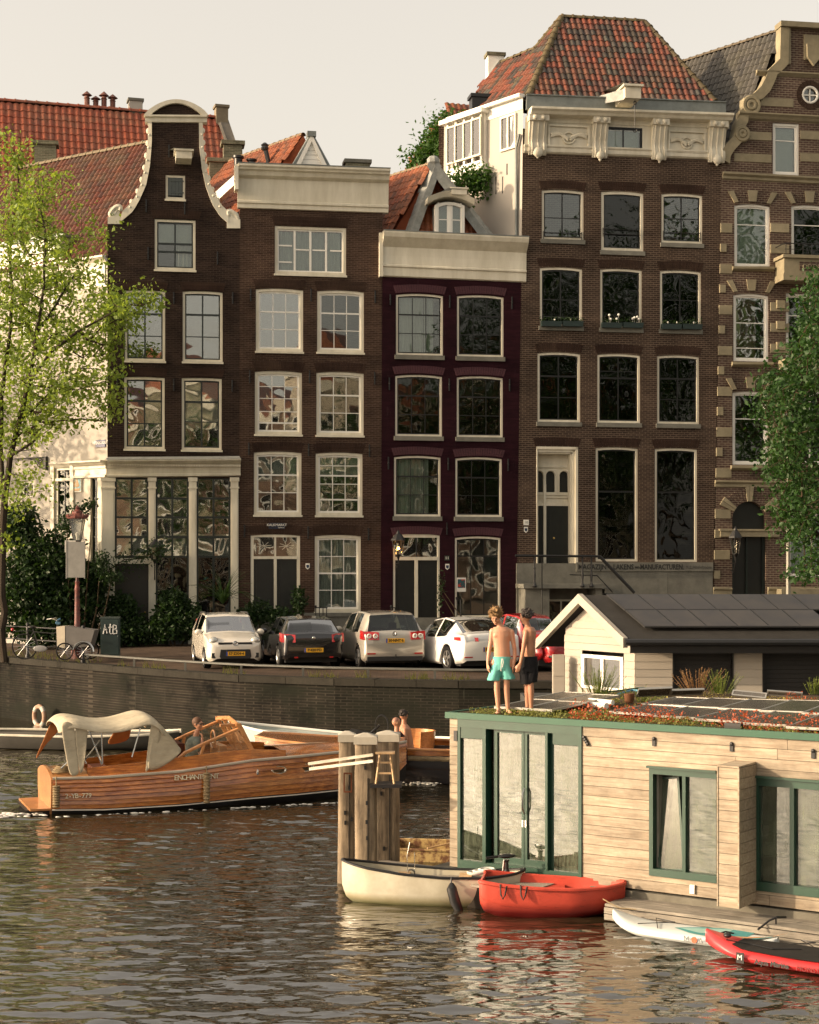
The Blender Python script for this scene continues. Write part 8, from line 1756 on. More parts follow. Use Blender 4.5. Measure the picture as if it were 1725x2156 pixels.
b=B();b.ring([(uW0,zw0),(uW0,zw1),(uW1,zw1),(uW1,zw0)],[(uW0+.06,zw0+.1),(uW0+.06,zw1-.08),(uW1-.0,zw1-.08),(uW1-.0,zw0+.1)],-.05,.07);um=u(1443);b.box(um-.025,um+.025,-.045,.065,zw0+.1,zw1-.08);b.box(uW0-.03,uW1,-.08,-.0,zw1,zw1+.03);w=b.build('window',GRN,T)
link('pane',unit_box(GLD),w,loc=(um+.025,.02,zw0+.1),scale=(uW1-um-.025,.006,zw1-zw0-.18))
b=B();M=Matrix.Translation((um-.03,.05,zw0+.1))@Matrix.Rotation(math.radians(-7),4,'Y')@Matrix.Rotation(math.radians(-6),4,'X');ww,hh=um-uW0-.13,zw1-zw0-.2
b.ring([(-ww,0),(-ww,hh),(0,hh),(0,0)],[(-ww+.03,.03),(-ww+.03,hh-.03),(-.03,hh-.03),(-.03,.03)],0,.03);b.xf(M);sa=b.build('tilted_sash',GRN,w);q=link('pane',unit_box(GLD),sa);q.matrix_local=M@Matrix.Translation((-ww+.03,.012,.03))@Matrix.Diagonal((ww-.06,.006,hh-.06,1))
b=B();b.box(uW0+.06,uW0+.09,.07,.5,zw0+.1,zw1-.08);b.build('window_reveal',PW2_,w)
b=B();b.ring([(uP0-.1,zv0),(uP0-.1,zv1),(UEND-.3,zv1),(UEND-.3,zv0)],[(uP0+.02,zv0+.12),(uP0+.02,zv1-.1),(UEND-.4,zv1-.1),(UEND-.4,zv0+.12)],-.05,.07);um2=u(1670);b.box(um2-.03,um2+.03,-.045,.065,zv0+.12,zv1-.1);b.box(uP0-.1,UEND-.3,-.09,-.0,zv1,zv1+.03);w=b.build('window',GRN,T)
link('pane',unit_box(GLD),w,loc=(uP0+.02,.02,zv0+.12),scale=(um2-.03-uP0-.02,.006,zv1-zv0-.22));link('pane',unit_box(GLD),w,loc=(um2+.03,.03,zv0+.12),scale=(UEND-.4-um2-.03,.006,zv1-zv0-.22))
uA,_=hz_(1512,1611,-.6);uB,_=hz_(1554,1611,-.6);zf=hz_(1512,1611,-.6)[1];zfb=hz_(1512,1908,-.6)[1]
fb_=link('projecting_box',B().box(uA+.004,uB-.004,-.575,-.03,zfb,zf-.02).mesh('projecting_box',paint('dark_membrane_b',(.02,.018,.015),.8)),T)
b=B();b.hexa([(uA-.01,-.60,zf-.02),(uB+.01,-.60,zf-.02),(uB+.01,-.0,zf-.02),(uA-.01,-.0,zf-.02)],[(uA-.01,-.60,zf),(uB+.01,-.60,zf),(uB+.01,-.0,zf+.01),(uA-.01,-.0,zf+.01)]);b.build('box_lid',CLAD,fb_)
nf=13
for k in range(nf):
 za,zb=zfb+(zf-.022-zfb)*k/nf,zfb+(zf-.022-zfb)*(k+1)/nf-.006;b=B();b.box(uA,uB,-.60,-.576,za,zb);b.build('plank',CLAD,fb_);b=B();b.box(uB-.003,uB+.02,-.57,-.03,za,zb);b.build('plank',CLAD,fb_)
b=B();b.box(uA-.012,uA+.004,-.61,-.57,zfb,zf-.02);b.box(uB-.0,uB+.022,-.61,-.57,zfb,zf-.02);b.build('corner_strip',CLAD,fb_)
for x,y in((1580,1690-0),(1819,1705),(2067,1725)):
 pass
for zx,zy in((975,622),(1330,646),(1703,678)):
 uu,zz=hz_(931.5+.46*zx,1276.5+.46*zy);b=B();b.box(uu-.025,uu+.025,-.05,-.028,zz-.05,zz+.05);b.ball((uu,-.045,zz+.05),.03,6);b.build('vent_cap',IRON,T)
uu,zz=hz_(1590-.0,1999-.0);
q=hz_(1173+900*.32,1587+888*.32);b=B();b.box(q[0]-.035,q[0]+.035,-.06,-.027,q[1]-.06,q[1]+.06);b.build('socket',WHITE,T)
q=hz_(1233,1552);b=B();
for k in range(4):b.ball((q[0]+.02*k,-.05,q[1]-.03*k),.03,6)
b.build('cable_clip',IRON,T);q=hz_(960,1552);b=B();b.box(q[0]-.0,q[0]+.06,-.06,-.027,q[1]-.05,q[1]+.1);b.build('cable_clip',IRON,T)
b=B();b.box(-.3,UEND+.6,-.05,DEPTH,-.4,ZB-.03);b.build('pontoon',paint('concrete_pontoon',(.16,.15,.12),.85,var=.4),T)
GREYW=woodmat('grey_decking',(.17,.15,.12),(.30,.27,.22),(1,12,12),.8,var=.25)
dk_=thing('walkway_deck','grey weathered plank walkway running along the houseboat side at water level','walkway',(.62,24.6,0),HBA)
ua,ub=u(1318),8.4;uc=u(1291)
for k in range(4):b=B();v0=-.62+.145*k;b.box(ua+.25*k*0,ub,v0,v0+.138,.20,.235+random.uniform(0,.003));b.build('deck_board',GREYW,dk_)
for k in range(2):b=B();b.box(ua,ub,-.64,-.622,.02+.09*k,.10+.09*k);b.build('side_board',GREYW,dk_)
b=B();b.box(ua+.1,ub,-.6,-.05,-.1,.195);b.build('deck_frame',paint('deck_dark',(.03,.025,.02),.9),dk_)
dl=thing('landing_stage','small wooden landing stage between the posts and the glass doors','landing stage',(.62,24.6,0),HBA)
for k in range(6):b=B();b.box(-1.2,1.9,-.95+.15*k,-.95+.15*k+.143,.30,.335);b.build('deck_board',GREYW,dl)
b=B();b.box(-1.15,1.85,-.9,-.1,-.2,.295);b.build('deck_frame',paint('deck_dark_b',(.03,.025,.02),.9),dl)
b=B();q=at(866,1838,23.9);p=Vector((q.x,q.y,q.z));b.torus((0,0,0),.05,.014,'y',18,6,arc=(-.1,.6));b.tube([(-.05,0,.0),(-.06,0,.25),(-.02,0,.45)],.006,4);b.tube([(.05,0,.0),(.05,0,.3)],.006,4);o=b.build('mooring_hook',STEEL,None,smooth=True);o.location=p;solo(o,'steel mooring hook on a thin line above the white boat','hook')
b=B();pts=[at(x,y,Yk)for x,y,Yk in((1596,1957,21.0),(1620,1938,21.1),(1636,1931,21.1),(1655,1931,21.2))];pts2=[at(1634,1931,21.1),at(1634,1946,21.1)]
o_=pts[0];b.tube([p-o_ for p in pts],.014,5);b.tube([p-o_ for p in pts2],.012,5);o=b.build('mooring_strap',BLACKP,None,smooth=True);o.location=o_;solo(o,'black mooring strap from the white paddleboard up to the walkway','strap')
b=B();pts=[at(1270,1893,22.4),at(1285,1902,22.2),at(1305,1912,22.1),at(1340,1915,22.0)];o_=pts[0];b.tube([p-o_ for p in pts],.008,4);o=b.build('bow_line',ROPE,None);o.location=o_;solo(o,'thin mooring line from the red dinghy to the white paddleboard','rope')
# roof: solar panels, sedum
def pan_mat():
 m,nt,bs=nodes_of('solar_cells');br=N(nt,'TexBrick',Scale=1.,offset=0.);br.inputs['Brick Width'].default_value=.16;br.inputs['Row Height'].default_value=.16;br.inputs['Mortar Size'].default_value=.004
 br.inputs['Color1'].default_value=(.018,.016,.018,1);br.inputs['Color2'].default_value=(.024,.02,.02,1);br.inputs['Mortar'].default_value=(.10,.10,.10,1);nt.links.new(coords(nt),br.inputs['Vector'])
 d=ramp(nt,noise(nt,coords(nt),3,6,.7),[(.25,.15),(.8,.6)]);nt.links.new(mixc(nt,d,br.outputs['Color'],(.17,.155,.12)),bs.inputs['Base Color']);bs.inputs['Roughness'].default_value=.18;bs.inputs['Specular IOR Level'].default_value=1.;return m
SOLAR=pan_mat();ALU=paint('aluminium',(.45,.44,.40),.35,metal=.7,var=.15,bmp=0)
def solar(parent,C,nu=2,nv=1,frame=ALU,th=.035):
 """C: four corners (front-left, front-right, back-right, back-left) in parent space, split in panels"""
 C=[Vector(c)for c in C];L=lambda s,t:(C[0].lerp(C[1],s)).lerp(C[3].lerp(C[2],s),t)
 for i in range(nu):
  for j in range(nv):
   e=.004;q=[L((i+e)/nu,(j+e)/nv),L((i+1-e)/nu,(j+e)/nv),L((i+1-e)/nu,(j+1-e)/nv),L((i+e)/nu,(j+1-e)/nv)];n=(q[1]-q[0]).cross(q[3]-q[0]).normalized()
   ex=(q[1]-q[0]);ey=(q[3]-q[0]);W_,H_=ex.length,ey.length;ex.normalize();ey.normalize();M=Matrix(((ex.x,ey.x,n.x,q[0].x),(ex.y,ey.y,n.y,q[0].y),(ex.z,ey.z,n.z,q[0].z),(0,0,0,1)))
   b=B();f_=.022;b.box(0,W_,0,f_,-th,.0);b.box(0,W_,H_-f_,H_,-th,0);b.box(0,f_,f_,H_-f_,-th,0);b.box(W_-f_,W_,f_,H_-f_,-th,0);o=b.build('solar_panel',frame,parent);o.matrix_local=M
   b=B();b.box(f_,W_-f_,f_,H_-f_,-.02,-.004);c_=b.build('solar_cells',SOLAR,o)
Mi=(Matrix.Translation(T.location)@Matrix.Rotation(HBA,4,'Z')).inverted()
def rf(x,y,z):return Mi@atz(x,y,z)
solar(T,[rf(1040,1487,ZT+.15),rf(1160,1494,ZT+.15),rf(1288,1464,ZT+.22),rf(1168,1455,ZT+.22)],2,2)
solar(T,[rf(1281,1497,ZT+.13),rf(1760,1538,ZT+.13),rf(1800,1476,ZT+.3),rf(1412,1466,ZT+.22)],5,2)
solar(T,[rf(1340,1468,ZT+.16),rf(1480,1462,ZT+.2),rf(1486,1457,ZT+.24),rf(1345,1452,ZT+.30)],2,1)
solar(T,[rf(1540,1463,ZT+.18),rf(1690,1466,ZT+.18),rf(1690,1457,ZT+.26),rf(1545,1452,ZT+.26)],2,1)
for x,y in((1060,1493),(1150,1499),(1255,1500),(1428,1507),(1545,1527),(1660,1530),(1600,1518)):p=rf(x,y,ZT+.1);b=B();b.box(p.x-.12,p.x+.12,p.y-.04,p.y+.04,ZT+.05,ZT+.13);b.build('panel_foot',BLACKP,T)
p=rf(1228,1486,ZT+.1);q=rf(1290,1492,ZT+.1);b=B();q=p+(q-p)*.8;b.tube([(p.x,p.y,ZT+.12),(q.x,q.y,ZT+.13)],.05,10);b.tube([(p.x,p.y+.2,ZT+.17),(q.x,q.y+.2,ZT+.17)],.04,10);b.build('white_duct',WHITE,T,smooth=True)
p=rf(1335,1482,ZT+.1);
SED=[leafmat('sedum_green',(.10,.13,.03),(.26,.26,.07),.25),leafmat('sedum_red',(.30,.05,.02),(.48,.12,.05),.3),leafmat('sedum_yellow',(.28,.24,.05),(.42,.36,.10),.25)]
def sedum_pts(n,xr,yr,seed,hz=.12):
 rs=np.random.default_rng(seed);P=[]
 while len(P)<n:
  x,y=rs.uniform(*xr),rs.uniform(*yr);k=.5+.5*math.sin(x*3.7+seed)*math.cos(y*4.1+x*1.3)
  if rs.random()<k:P.append((x,y,ZT+.05+rs.random()**2*hz*(1+k)))
 return np.array(P)
groups=[('low carpet of yellow green sedum covering the houseboat roof edge',0,9000,(.3,7.5),(.06,.85),1,.045),('low sedum carpet between and behind the solar panels',2,6000,(.3,7.5),(.9,5.8),2,.02),('tufts of red flowering sedum along the houseboat roof',1,3800,(1.9,7.5),(.12,.6),3,.14),('red sedum growing behind the back solar panels',1,1800,(3.6,7.5),(3.6,4.4),4,.12),('olive sedum clumps near the two boys on the roof',0,3500,(.2,2.2),(.1,1.3),6,.05)]
for lb,mi,n,xr,yr,sd,hz in groups:
 o=link('roof_sedum',leaf_mesh('roof_sedum',sedum_pts(n,xr,yr,sd,hz),(0,0,1),.024 if mi!=1 else .028,SED[mi],jitter=.4,asp=.8),None,kind='stuff');o.location=T.location;o.rotation_euler=(0,0,HBA);solo(o,lb,'sedum')
def weed(label,x,y,zbase,H_,n,mat,Y=None,w=.18,seed=1,name='roof_weed'):
 rs=random.Random(seed);c=atz(x,y,zbase);b=B();
 for i in range(n):
  a=rs.uniform(0,6.28);l=H_*rs.uniform(.5,1.05);dx,dy=rs.gauss(0,w),rs.gauss(0,w*.6);pts=[Vector((dx*.5,dy*.5,0)),Vector((dx*.8,dy*.8,l*.5)),Vector((dx*1.15,dy*1.1,l))];b.tube(pts,[.006,.005,.002],3)
  for k in range(16):t=rs.random();p=pts[0].lerp(pts[2],t);aa=rs.uniform(0,6.28);L_=rs.uniform(.02,.05);d=Vector((math.cos(aa),math.sin(aa),rs.uniform(.2,1)))*L_;sd=Vector((-math.sin(aa),math.cos(aa),0))*.006;b.add([p-sd,p+sd,p+d],[(0,1,2)])
 o=b.build(name,mat,None);o.location=c;solo(o,label,'plant')
DRYM=leafmat('dry_stems',(.30,.17,.08),(.42,.27,.14),.3);FRG=leafmat('fresh_weed',(.13,.19,.04),(.30,.34,.10),.4)
weed('bushy green weed on the roof in front of the white framed window',1258,1462,ZT+.1,.50,60,FRG,w=.20,seed=1)
weed('dry brown stalks standing before the left dark shutter opening',1468,1458,ZT+.1,.42,50,DRYM,w=.18,seed=2)
weed('green weed just right of the dry brown stalks on the roof',1516,1460,ZT+.1,.40,40,FRG,w=.14,seed=3)
weed('small green weed at the far right of the planted roof',1715,1462,ZT+.1,.30,25,FRG,w=.10,seed=4)
weed('low grassy weed beside the blue hose on the roof',1345,1478,ZT+.05,.26,40,FRG,w=.25,seed=5)
b=B();pts=[rf(x,y,ZT+.1)for x,y in((1300,1462),(1330,1453),(1365,1456),(1400,1463))];b.tube(pts,.018,6);o=b.build('garden_hose',paint('hose_blue',(.10,.30,.42),.5),None,smooth=True);o.location=T.location;o.rotation_euler=(0,0,HBA);solo(o,'pale blue hose lying across the roof by the white window','hose')
p=rf(1282,1452,ZT+.1);b=B();b.lathe([(.07,0),(.085,.14),(.085,.15)],n=10);o=b.build('roof_pot',paint('pot_brown',(.16,.07,.035),.8),None,smooth=40);o.location=atz(1325,1480,ZT+.07);solo(o,'brown plant pot on the houseboat roof','flower pot')
# gabled houseboat behind
G2=Fr(atz(1338,1450,2.2).x,33.0,0);PW2=paint('pale_grey_boards',(.38,.34,.28),.7,var=.15,scale=1.5,stretch=(.4,1,3),bmp=.2);ROOFD=paint('black_roofing',(.035,.033,.03),.8,var=.4,scale=1.5,bmp=.3)
T=thing('gabled_houseboat','pale boarded houseboat with black pitched roof, solar panels and white sliding window','houseboat',(G2.ox,33.0,0));g=lambda x,y,v=0:G2.uz(x,y,v)
zE=g(1330,1349,-.3)[1];GD=Vector((-.46,.89,0));WG=3.0
ap=at(1222,1253,34.6)-Vector(T.location);Rf=at(1317,1346,32.75)-Vector(T.location);Lf=at(1131,1350,36.2)-Vector(T.location)
XE=6.2
def slabq(P,d,nm,mat):b=B();b.loft([[Vector(p)for p in P],[Vector(p)-Vector((0,0,d))for p in P]]);return b.build(nm,mat,T)
rf1=slabq([Rf,(XE,Rf.y,Rf.z),(XE,ap.y,ap.z),ap],.12,'roof',ROOFD);rf2=slabq([ap,(XE,ap.y,ap.z),(XE,Lf.y,Lf.z),Lf],.12,'roof',ROOFD)
b=B()
for P in(Rf,Lf):dv=(P-ap);b.hexa([ap+Vector((-.05,-.04,.03)),ap+Vector((.05,.02,.03)),ap+Vector((.05,.02,-.17)),ap+Vector((-.05,-.04,-.17))],[P+Vector((-.05,-.04,.03)),P+Vector((.05,.02,.03)),P+Vector((.05,.02,-.17)),P+Vector((-.05,-.04,-.17))])
b.build('barge_board',PW2,T)
b=B();b.tube([Rf+Vector((0,-.05,-.06)),(XE,Rf.y-.05,Rf.z-.06)],.07,8);b.box(Rf.x+.1,XE,Rf.y+.02,Rf.y+.06,Rf.z-.28,Rf.z-.13);b.build('gutter',BLACKP,T,smooth=True)
cR=Vector((g(1338,1400,.25)[0],.25,0));cL=at(1190,1400,35.5)-Vector(T.location);cL.z=0;dw=(cL-cR);WL=dw.length;dwn=dw.normalized();nb=13;z0_=1.7
zA_=ap.z-.18
def gtop(s):
 P=cR+dw*s;k=(P.y-Rf.y)/(ap.y-Rf.y);return Rf.z-.14+(ap.z-Rf.z)*(k if k<=1 else(1-(k-1)*(ap.y-Rf.y)/(Lf.y-ap.y)*(ap.z-Lf.z)/(ap.z-Rf.z)))
wxa,wxb=g(1315,1400,.25)[0],at(1227,1400,34.6).x-G2.ox;
def s_of(xD):
 a=(xD-CX)/FL;
 return(a*(33+cR.y)-(G2.ox+cR.x))/(dw.x-a*dw.y)
sW0,sW1=s_of(1315),s_of(1227)
def zat(xD,yD,s):return CH-(yD-HY)/FL*(33+cR.y+s*dw.y)
zw_t,zw_b=zat(1271,1380,(sW0+sW1)/2),zat(1271,1452,(sW0+sW1)/2)
bh=.155
for k in range(nb):
 za,zb=z0_+bh*k,z0_+bh*(k+1)-.006;segs=[[0,1]]
 if zb>zw_b and za<zw_t:segs=[[0,sW0],[sW1,1]]
 zm=(za+zb)/2
 while segs and gtop(segs[0][0])<zb and segs[0][0]<segs[0][1]:segs[0][0]+=.02
 while segs and gtop(segs[-1][1])<zb and segs[-1][1]>segs[-1][0]:segs[-1][1]-=.02
 for s0,s1 in segs:
  if s1-s0<.03:continue
  a,c=cR+dw*s0,cR+dw*s1;nrm_=Vector((-dwn.y,dwn.x,0));nrm_=nrm_ if nrm_.y<0 else-nrm_
  b=B();b.hexa([(a.x,a.y,za),(c.x,c.y,za),(c.x,c.y,zb),(a.x,a.y,zb)],[tuple(Vector((a.x,a.y,za))+nrm_*.022),tuple(Vector((c.x,c.y,za))+nrm_*.022),tuple(Vector((c.x,c.y,zb))+nrm_*.012),tuple(Vector((a.x,a.y,zb))+nrm_*.012)]);b.build('plank',PW2,T)
b=B();ss=[0,.25,.5,.75,1];nbk=-nrm_;b.loft([[tuple(cR+dw*s+nbk*.01+Vector((0,0,z0_)))for s in ss],[tuple(cR+dw*s+nbk*.01+Vector((0,0,gtop(s))))for s in ss]],cap=False,closed=False)
gw=None
b=B()
def bq(s0,s1,z0,z1):a,c=cR+dw*s0+nbk*.012,cR+dw*s1+nbk*.012;b.add([(a.x,a.y,z0),(c.x,c.y,z0),(c.x,c.y,z1),(a.x,a.y,z1)],[(0,1,2,3)])
bq(0,sW0,z0_,gtop(0));bq(sW1,1,z0_,gtop(1));bq(sW0,sW1,z0_,zw_b);
pts_=[(sW0,zw_t),(sW1,zw_t),(sW1,gtop(sW1))];n0_=len(b.V);S_=list(np.linspace(0,1,9));top_=[cR+dw*s+nbk*.014+Vector((0,0,gtop(s)))for s in S_];low_=[cR+dw*s+nbk*.014+Vector((0,0,min(gtop(s),max(zw_t,gtop(0)-.25))))for s in S_];b.loft([top_,low_],cap=False,closed=False);b.build('gable_backing',PW2,T)
b=B();a,c=cR+dw*sW0,cR+dw*sW1
def fbar(s0,s1,z0,z1,o0,o1,bb):a,c=cR+dw*s0,cR+dw*s1;bb.hexa([tuple(a+nrm_*o0+Vector((0,0,z0))),tuple(c+nrm_*o0+Vector((0,0,z0))),tuple(c+nrm_*o0+Vector((0,0,z1))),tuple(a+nrm_*o0+Vector((0,0,z1)))],[tuple(a+nrm_*o1+Vector((0,0,z0))),tuple(c+nrm_*o1+Vector((0,0,z0))),tuple(c+nrm_*o1+Vector((0,0,z1))),tuple(a+nrm_*o1+Vector((0,0,z1)))])
e=.04;sm_=(sW0+sW1)/2;fbar(sW0-.0,sW0+e,zw_b,zw_t,-.02,.04,b);fbar(sW1-e,sW1,zw_b,zw_t,-.02,.04,b);fbar(sm_-.02,sm_+.02,zw_b,zw_t,-.02,.035,b);fbar(sW0,sW1,zw_t-.07,zw_t,-.02,.045,b);fbar(sW0,sW1,zw_b,zw_b+.06,-.02,.045,b);w=b.build('window',WHITE,T)
for s0,s1 in((sW0+e,sm_-.02),(sm_+.02,sW1-e)):b=B();fbar(s0,s1,zw_b+.06,zw_t-.07,0,.006,b);b.build('pane',GLC,w)
for s0,s1 in((sW0+e,sW0+e+.03),(sW1-e-.05,sW1-e)):b=B();fbar(s0,s1,zw_b+.06,zw_t-.07,-.2,-.19,b);b.build('curtain',CURT,w)
b=B();fbar(sW0-.1,sW1+.1,zw_b-.1,zw_t+.1,-.45,-.4,b);b.build('dark_room_sheet',paint('room_dark',(.03,.03,.028),.8),T)  # dark sheet added behind the window, standing in for the unlit room
yS=.25;zS1=Rf.z-.14
cols_=[(1338,1419),(1541,1608),(1725+60,1900)]
for xa,xb in cols_[:2]:
 ua,ub=g(xa,1400,yS)[0],g(xb,1400,yS)[0]
 for k in range(nb):
  za,zb=z0_+bh*k,min(z0_+bh*(k+1)-.006,zS1)
  if za<zS1:b=B();b.hexa([(ua,yS,za),(ub,yS,za),(ub,yS,zb),(ua,yS,zb)],[(ua,yS-.022,za),(ub,yS-.022,za),(ub,yS-.012,zb),(ua,yS-.012,zb)]);b.build('plank',PW2,T)
 b=B();b.box(ua,ub,yS+.002,yS+.05,z0_,zS1);b.build('wall_backing',PW2,T)
for xa,xb in((1419,1541),(1608,1790)):
 ua,ub=g(xa,1400,yS)[0],g(xb,1400,yS)[0]
 for k in range(16):za=z0_+.09*k;b=B();b.box(ua,ub,yS+.10,yS+.115,za,za+.083)if za+.083<zS1 else None;(b.build('shutter_slat',paint('black_shutter',(.014,.013,.012),.5),T)if b.V else None)
 b=B();b.box(ua,ub,yS+.12,yS+.15,z0_,zS1);b.box(ua-.03,ua,yS-.03,yS+.1,z0_,zS1);b.box(ub,ub+.03,yS-.03,yS+.1,z0_,zS1);b.build('shutter_frame',BLACKP,T)
b=B();b.box(cR.x,XE,yS-.03,3.2,-.3,z0_);b.build('pontoon',paint('hull_steel',(.05,.05,.045),.6),T)
b=B();b.flat([(cR.x,cR.y),(cL.x,cL.y),(cL.x+2,cL.y),(XE,cR.y+.5)],-.3,z0_);b.build('hull_side',paint('hull_steel_b',(.05,.05,.045),.6),T)
b=B();b.add([(XE-.05,yS,z0_),(XE-.05,3.4,z0_),(XE-.05,3.4,3.2),(XE-.05,ap.y,ap.z-.1),(XE-.05,yS,zS1)],[(0,1,2,3,4)]);b.add([(cL.x,cL.y,z0_),(XE,cL.y,z0_),(XE,cL.y,Lf.z),(cL.x,cL.y,Lf.z)],[(0,1,2,3)]);b.build('rear_wall',PW2,T)
def on_roof(x,y):
 a,c,d_=Vector(Rf)+T.location,Vector((XE,Rf.y,Rf.z))+T.location,ap+T.location;n_=(c-a).cross(d_-a).normalized();r=Vector(((x-CX)/FL,1,-(y-HY)/FL));o_=Vector((0,0,CH));a=a+n_*.11;t_=(a-o_).dot(n_)/r.dot(n_);return o_+r*t_-T.location
SOLAR2=paint('black_cells',(.02,.018,.018),.3,var=.5,scale=2,bmp=0,dirt=(.045,.038,.03));BF_=paint('black_panel_frame',(.03,.03,.03),.4)
for(ya,yb,xs_)in((1284,1319,[(1317+66*k,1358+66*k)for k in range(7)]),(1251,1283.5,[(1277+65*k,1316+65*k)for k in range(8)])):
 for(xt,xb),(xt2,xb2)in zip(xs_,xs_[1:]):
  q=[on_roof(xb,yb),on_roof(xb2-1,yb),on_roof(xt2-1,ya),on_roof(xt,ya)];n_=(q[1]-q[0]).cross(q[3]-q[0]).normalized();m_=sum(q,Vector())/4;b=B();b.loft([[p-n_*.035 for p in q],q]);o=b.build('solar_panel',BF_,T)
  b=B();i_=[p+(m_-p)*.05 for p in q];b.loft([[p+n_*.001 for p in i_],[p+n_*.004 for p in i_]]);b.build('solar_cells',SOLAR2,o)
p=at(1165,1450,35.0);q_=at(1190,1379,35.0);b=B();b.box(0,q_.x-p.x,0,.25,0,q_.z-p.z);t_=thing('meter_cabinet','white two-door meter cabinet left of the pale gable wall','cabinet',(p.x,35.0,p.z-.2));b=B();b.box(0,q_.x-p.x,0,.25,0,q_.z-p.z+.2);b.build('cabinet_body',PW2,t_)
for k in range(2):b=B();h_=(q_.z-p.z+.2)/2;b.box(.015,q_.x-p.x-.015,-.012,0,h_*k+.015,h_*(k+1)-.015);b.build('cabinet_door',PW2,t_)
b=B();b.box(-.6,.6,-.3,1.5,-.3,p.z-.2);o=b.build('side_pontoon',paint('hull_steel_c',(.05,.05,.045),.6),None);o.location=(p.x,35.0,0);solo(o,'dark pontoon deck carrying the white meter cabinet','pontoon')
# people
def skin(name,c,c2):
 m,nt,bs=nodes_of(name);f=noise(nt,coords(nt),5,4,.6);nt.links.new(mixc(nt,ramp(nt,f,[(.35,0.),(.65,1.)]),c,c2),bs.inputs['Base Color']);bs.inputs['Roughness'].default_value=.5
 bs.inputs['Subsurface Weight'].default_value=.12;bs.inputs['Subsurface Radius'].default_value=(.02,.008,.004);bs.inputs['Subsurface Scale'].default_value=.5;return m
SK1=skin('fair_skin',(.50,.26,.16),(.56,.30,.19));SK2=skin('tanned_skin',(.38,.18,.10),(.44,.22,.13))
def capsule(b,p0,r0,p1,r1,n=12,sc=(1,1)):
 p0,p1=Vector(p0),Vector(p1);d=(p1-p0);L=d.length;d=d.normalized()if L>1e-6 else Vector((0,0,1));ref=Vector((0,1,0))if abs(d.y)<.9 else Vector((1,0,0));a=(ref-d*ref.dot(d)).normalized();c=d.cross(a);rg=[]
 for k in range(5):t=-math.pi/2+math.pi/2*k/4;rg.append((p0+d*r0*math.sin(t),r0*math.cos(t)))
 for k in range(5):t=math.pi/2*k/4;rg.append((p1+d*r1*math.sin(t),r1*math.cos(t)))
 b.loft([[p+(a*math.cos(q)*sc[0]+c*math.sin(q)*sc[1])*max(r,.0005)for q in[2*math.pi*j/n for j in range(n)]]for p,r in rg])
def chain(b,pts,**k):
 for(p,r),(q,s)in zip(pts,pts[1:]):capsule(b,p,r,q,s,**k)
def ell(b,rings,n=18):
 b.loft([[Vector((cx+rx*math.cos(q)*1.0,cy+ry*math.sin(q),z))for q in[2*math.pi*j/n for j in range(n)]]for cx,cy,z,rx,ry in rings])
def body_mesh(b,name,mat,parent,vox=.0085,sm=4):
 return finish(b,name,mat,parent,[('REMESH',dict(mode='VOXEL',voxel_size=vox)),('SMOOTH',dict(iterations=sm,factor=.5))])
def hand(b,w,d,side,fwd,s=1.0,curl=.5):
 """w wrist point, d direction of the hand, side thumb direction, fwd palm normal"""
 w,d,side,fwd=Vector(w),Vector(d).normalized(),Vector(side).normalized(),Vector(fwd).normalized();pm=w+d*.075*s
 for k in(-1,0,1):capsule(b,w+side*.010*k*s,.019*s,pm+side*.021*k*s,.0155*s,n=8)
 for k,L in enumerate((.062,.072,.068,.052)):
  r=.0088*s;a=pm+side*(.027-.018*k)*s;m_=a+(d*math.cos(curl*.5)+fwd*math.sin(curl*.5))*L*.55*s;e=m_+(d*math.cos(curl*1.4)+fwd*math.sin(curl*1.4))*L*.45*s;chain(b,[(a-d*.01,r*1.1),(m_,r),(e,r*.85)],n=8)
 a=w+d*.02*s+side*.022*s;m_=a+(d*.7+side*.6+fwd*.2)*.038*s;e=m_+(d*.95+side*.1+fwd*.25)*.028*s;chain(b,[(a,.013*s),(m_,.0105*s),(e,.009*s)],n=8)
def head(b,c,R,s=1.0):
 """c head centre, R rotation matrix; face along -y"""
 i0=len(b.V)
 b.ball((0,.012,.02),.088*s,16,sc=(.88,1.06,1.08));capsule(b,(0,-.03*s,-.035*s),.058*s,(0,-.045*s,-.085*s),.034*s,n=12);b.ball((0,-.02*s,-.03*s),.066*s,12,sc=(1,1,1.1))
 capsule(b,(0,-.083*s,.012*s),.010*s,(0,-.102*s,-.022*s),.0135*s,n=8);capsule(b,(-.018*s,-.087*s,-.056*s),.008*s,(.018*s,-.087*s,-.056*s),.008*s,n=8);capsule(b,(-.014*s,-.085*s,-.066*s),.008*s,(.014*s,-.085*s,-.066*s),.008*s,n=8)
 capsule(b,(-.035*s,-.078*s,.026*s),.010*s,(.035*s,-.078*s,.026*s),.010*s,n=8)
 for k in(-1,1):b.ball((k*.080*s,.012*s,-.008*s),.024*s,8,sc=(.35,.7,1.1));b.ball((k*.036*s,-.060*s,-.02*s),.024*s,8)
 b.xf(Matrix.Translation(c)@R,i0)
def eyes(parent,c,R,s=1.0):
 for k in(-1,1):b=B();b.ball((k*.031*s,-.0795*s,.006*s),.0085*s,8,sc=(1.3,.7,.7));b.xf(Matrix.Translation(c)@R);b.build('eye',paint('dark_eye',(.02,.012,.01),.2,bmp=0),parent,smooth=True)
 b=B();
 for k in(-1,1):capsule(b,(k*.018*s,-.087*s,.030*s),.0035*s,(k*.046*s,-.080*s,.030*s),.003*s,n=6)
 b.xf(Matrix.Translation(c)@R);b.build('eyebrow',paint('brow_brown',(.08,.045,.02),.8,bmp=0),parent)
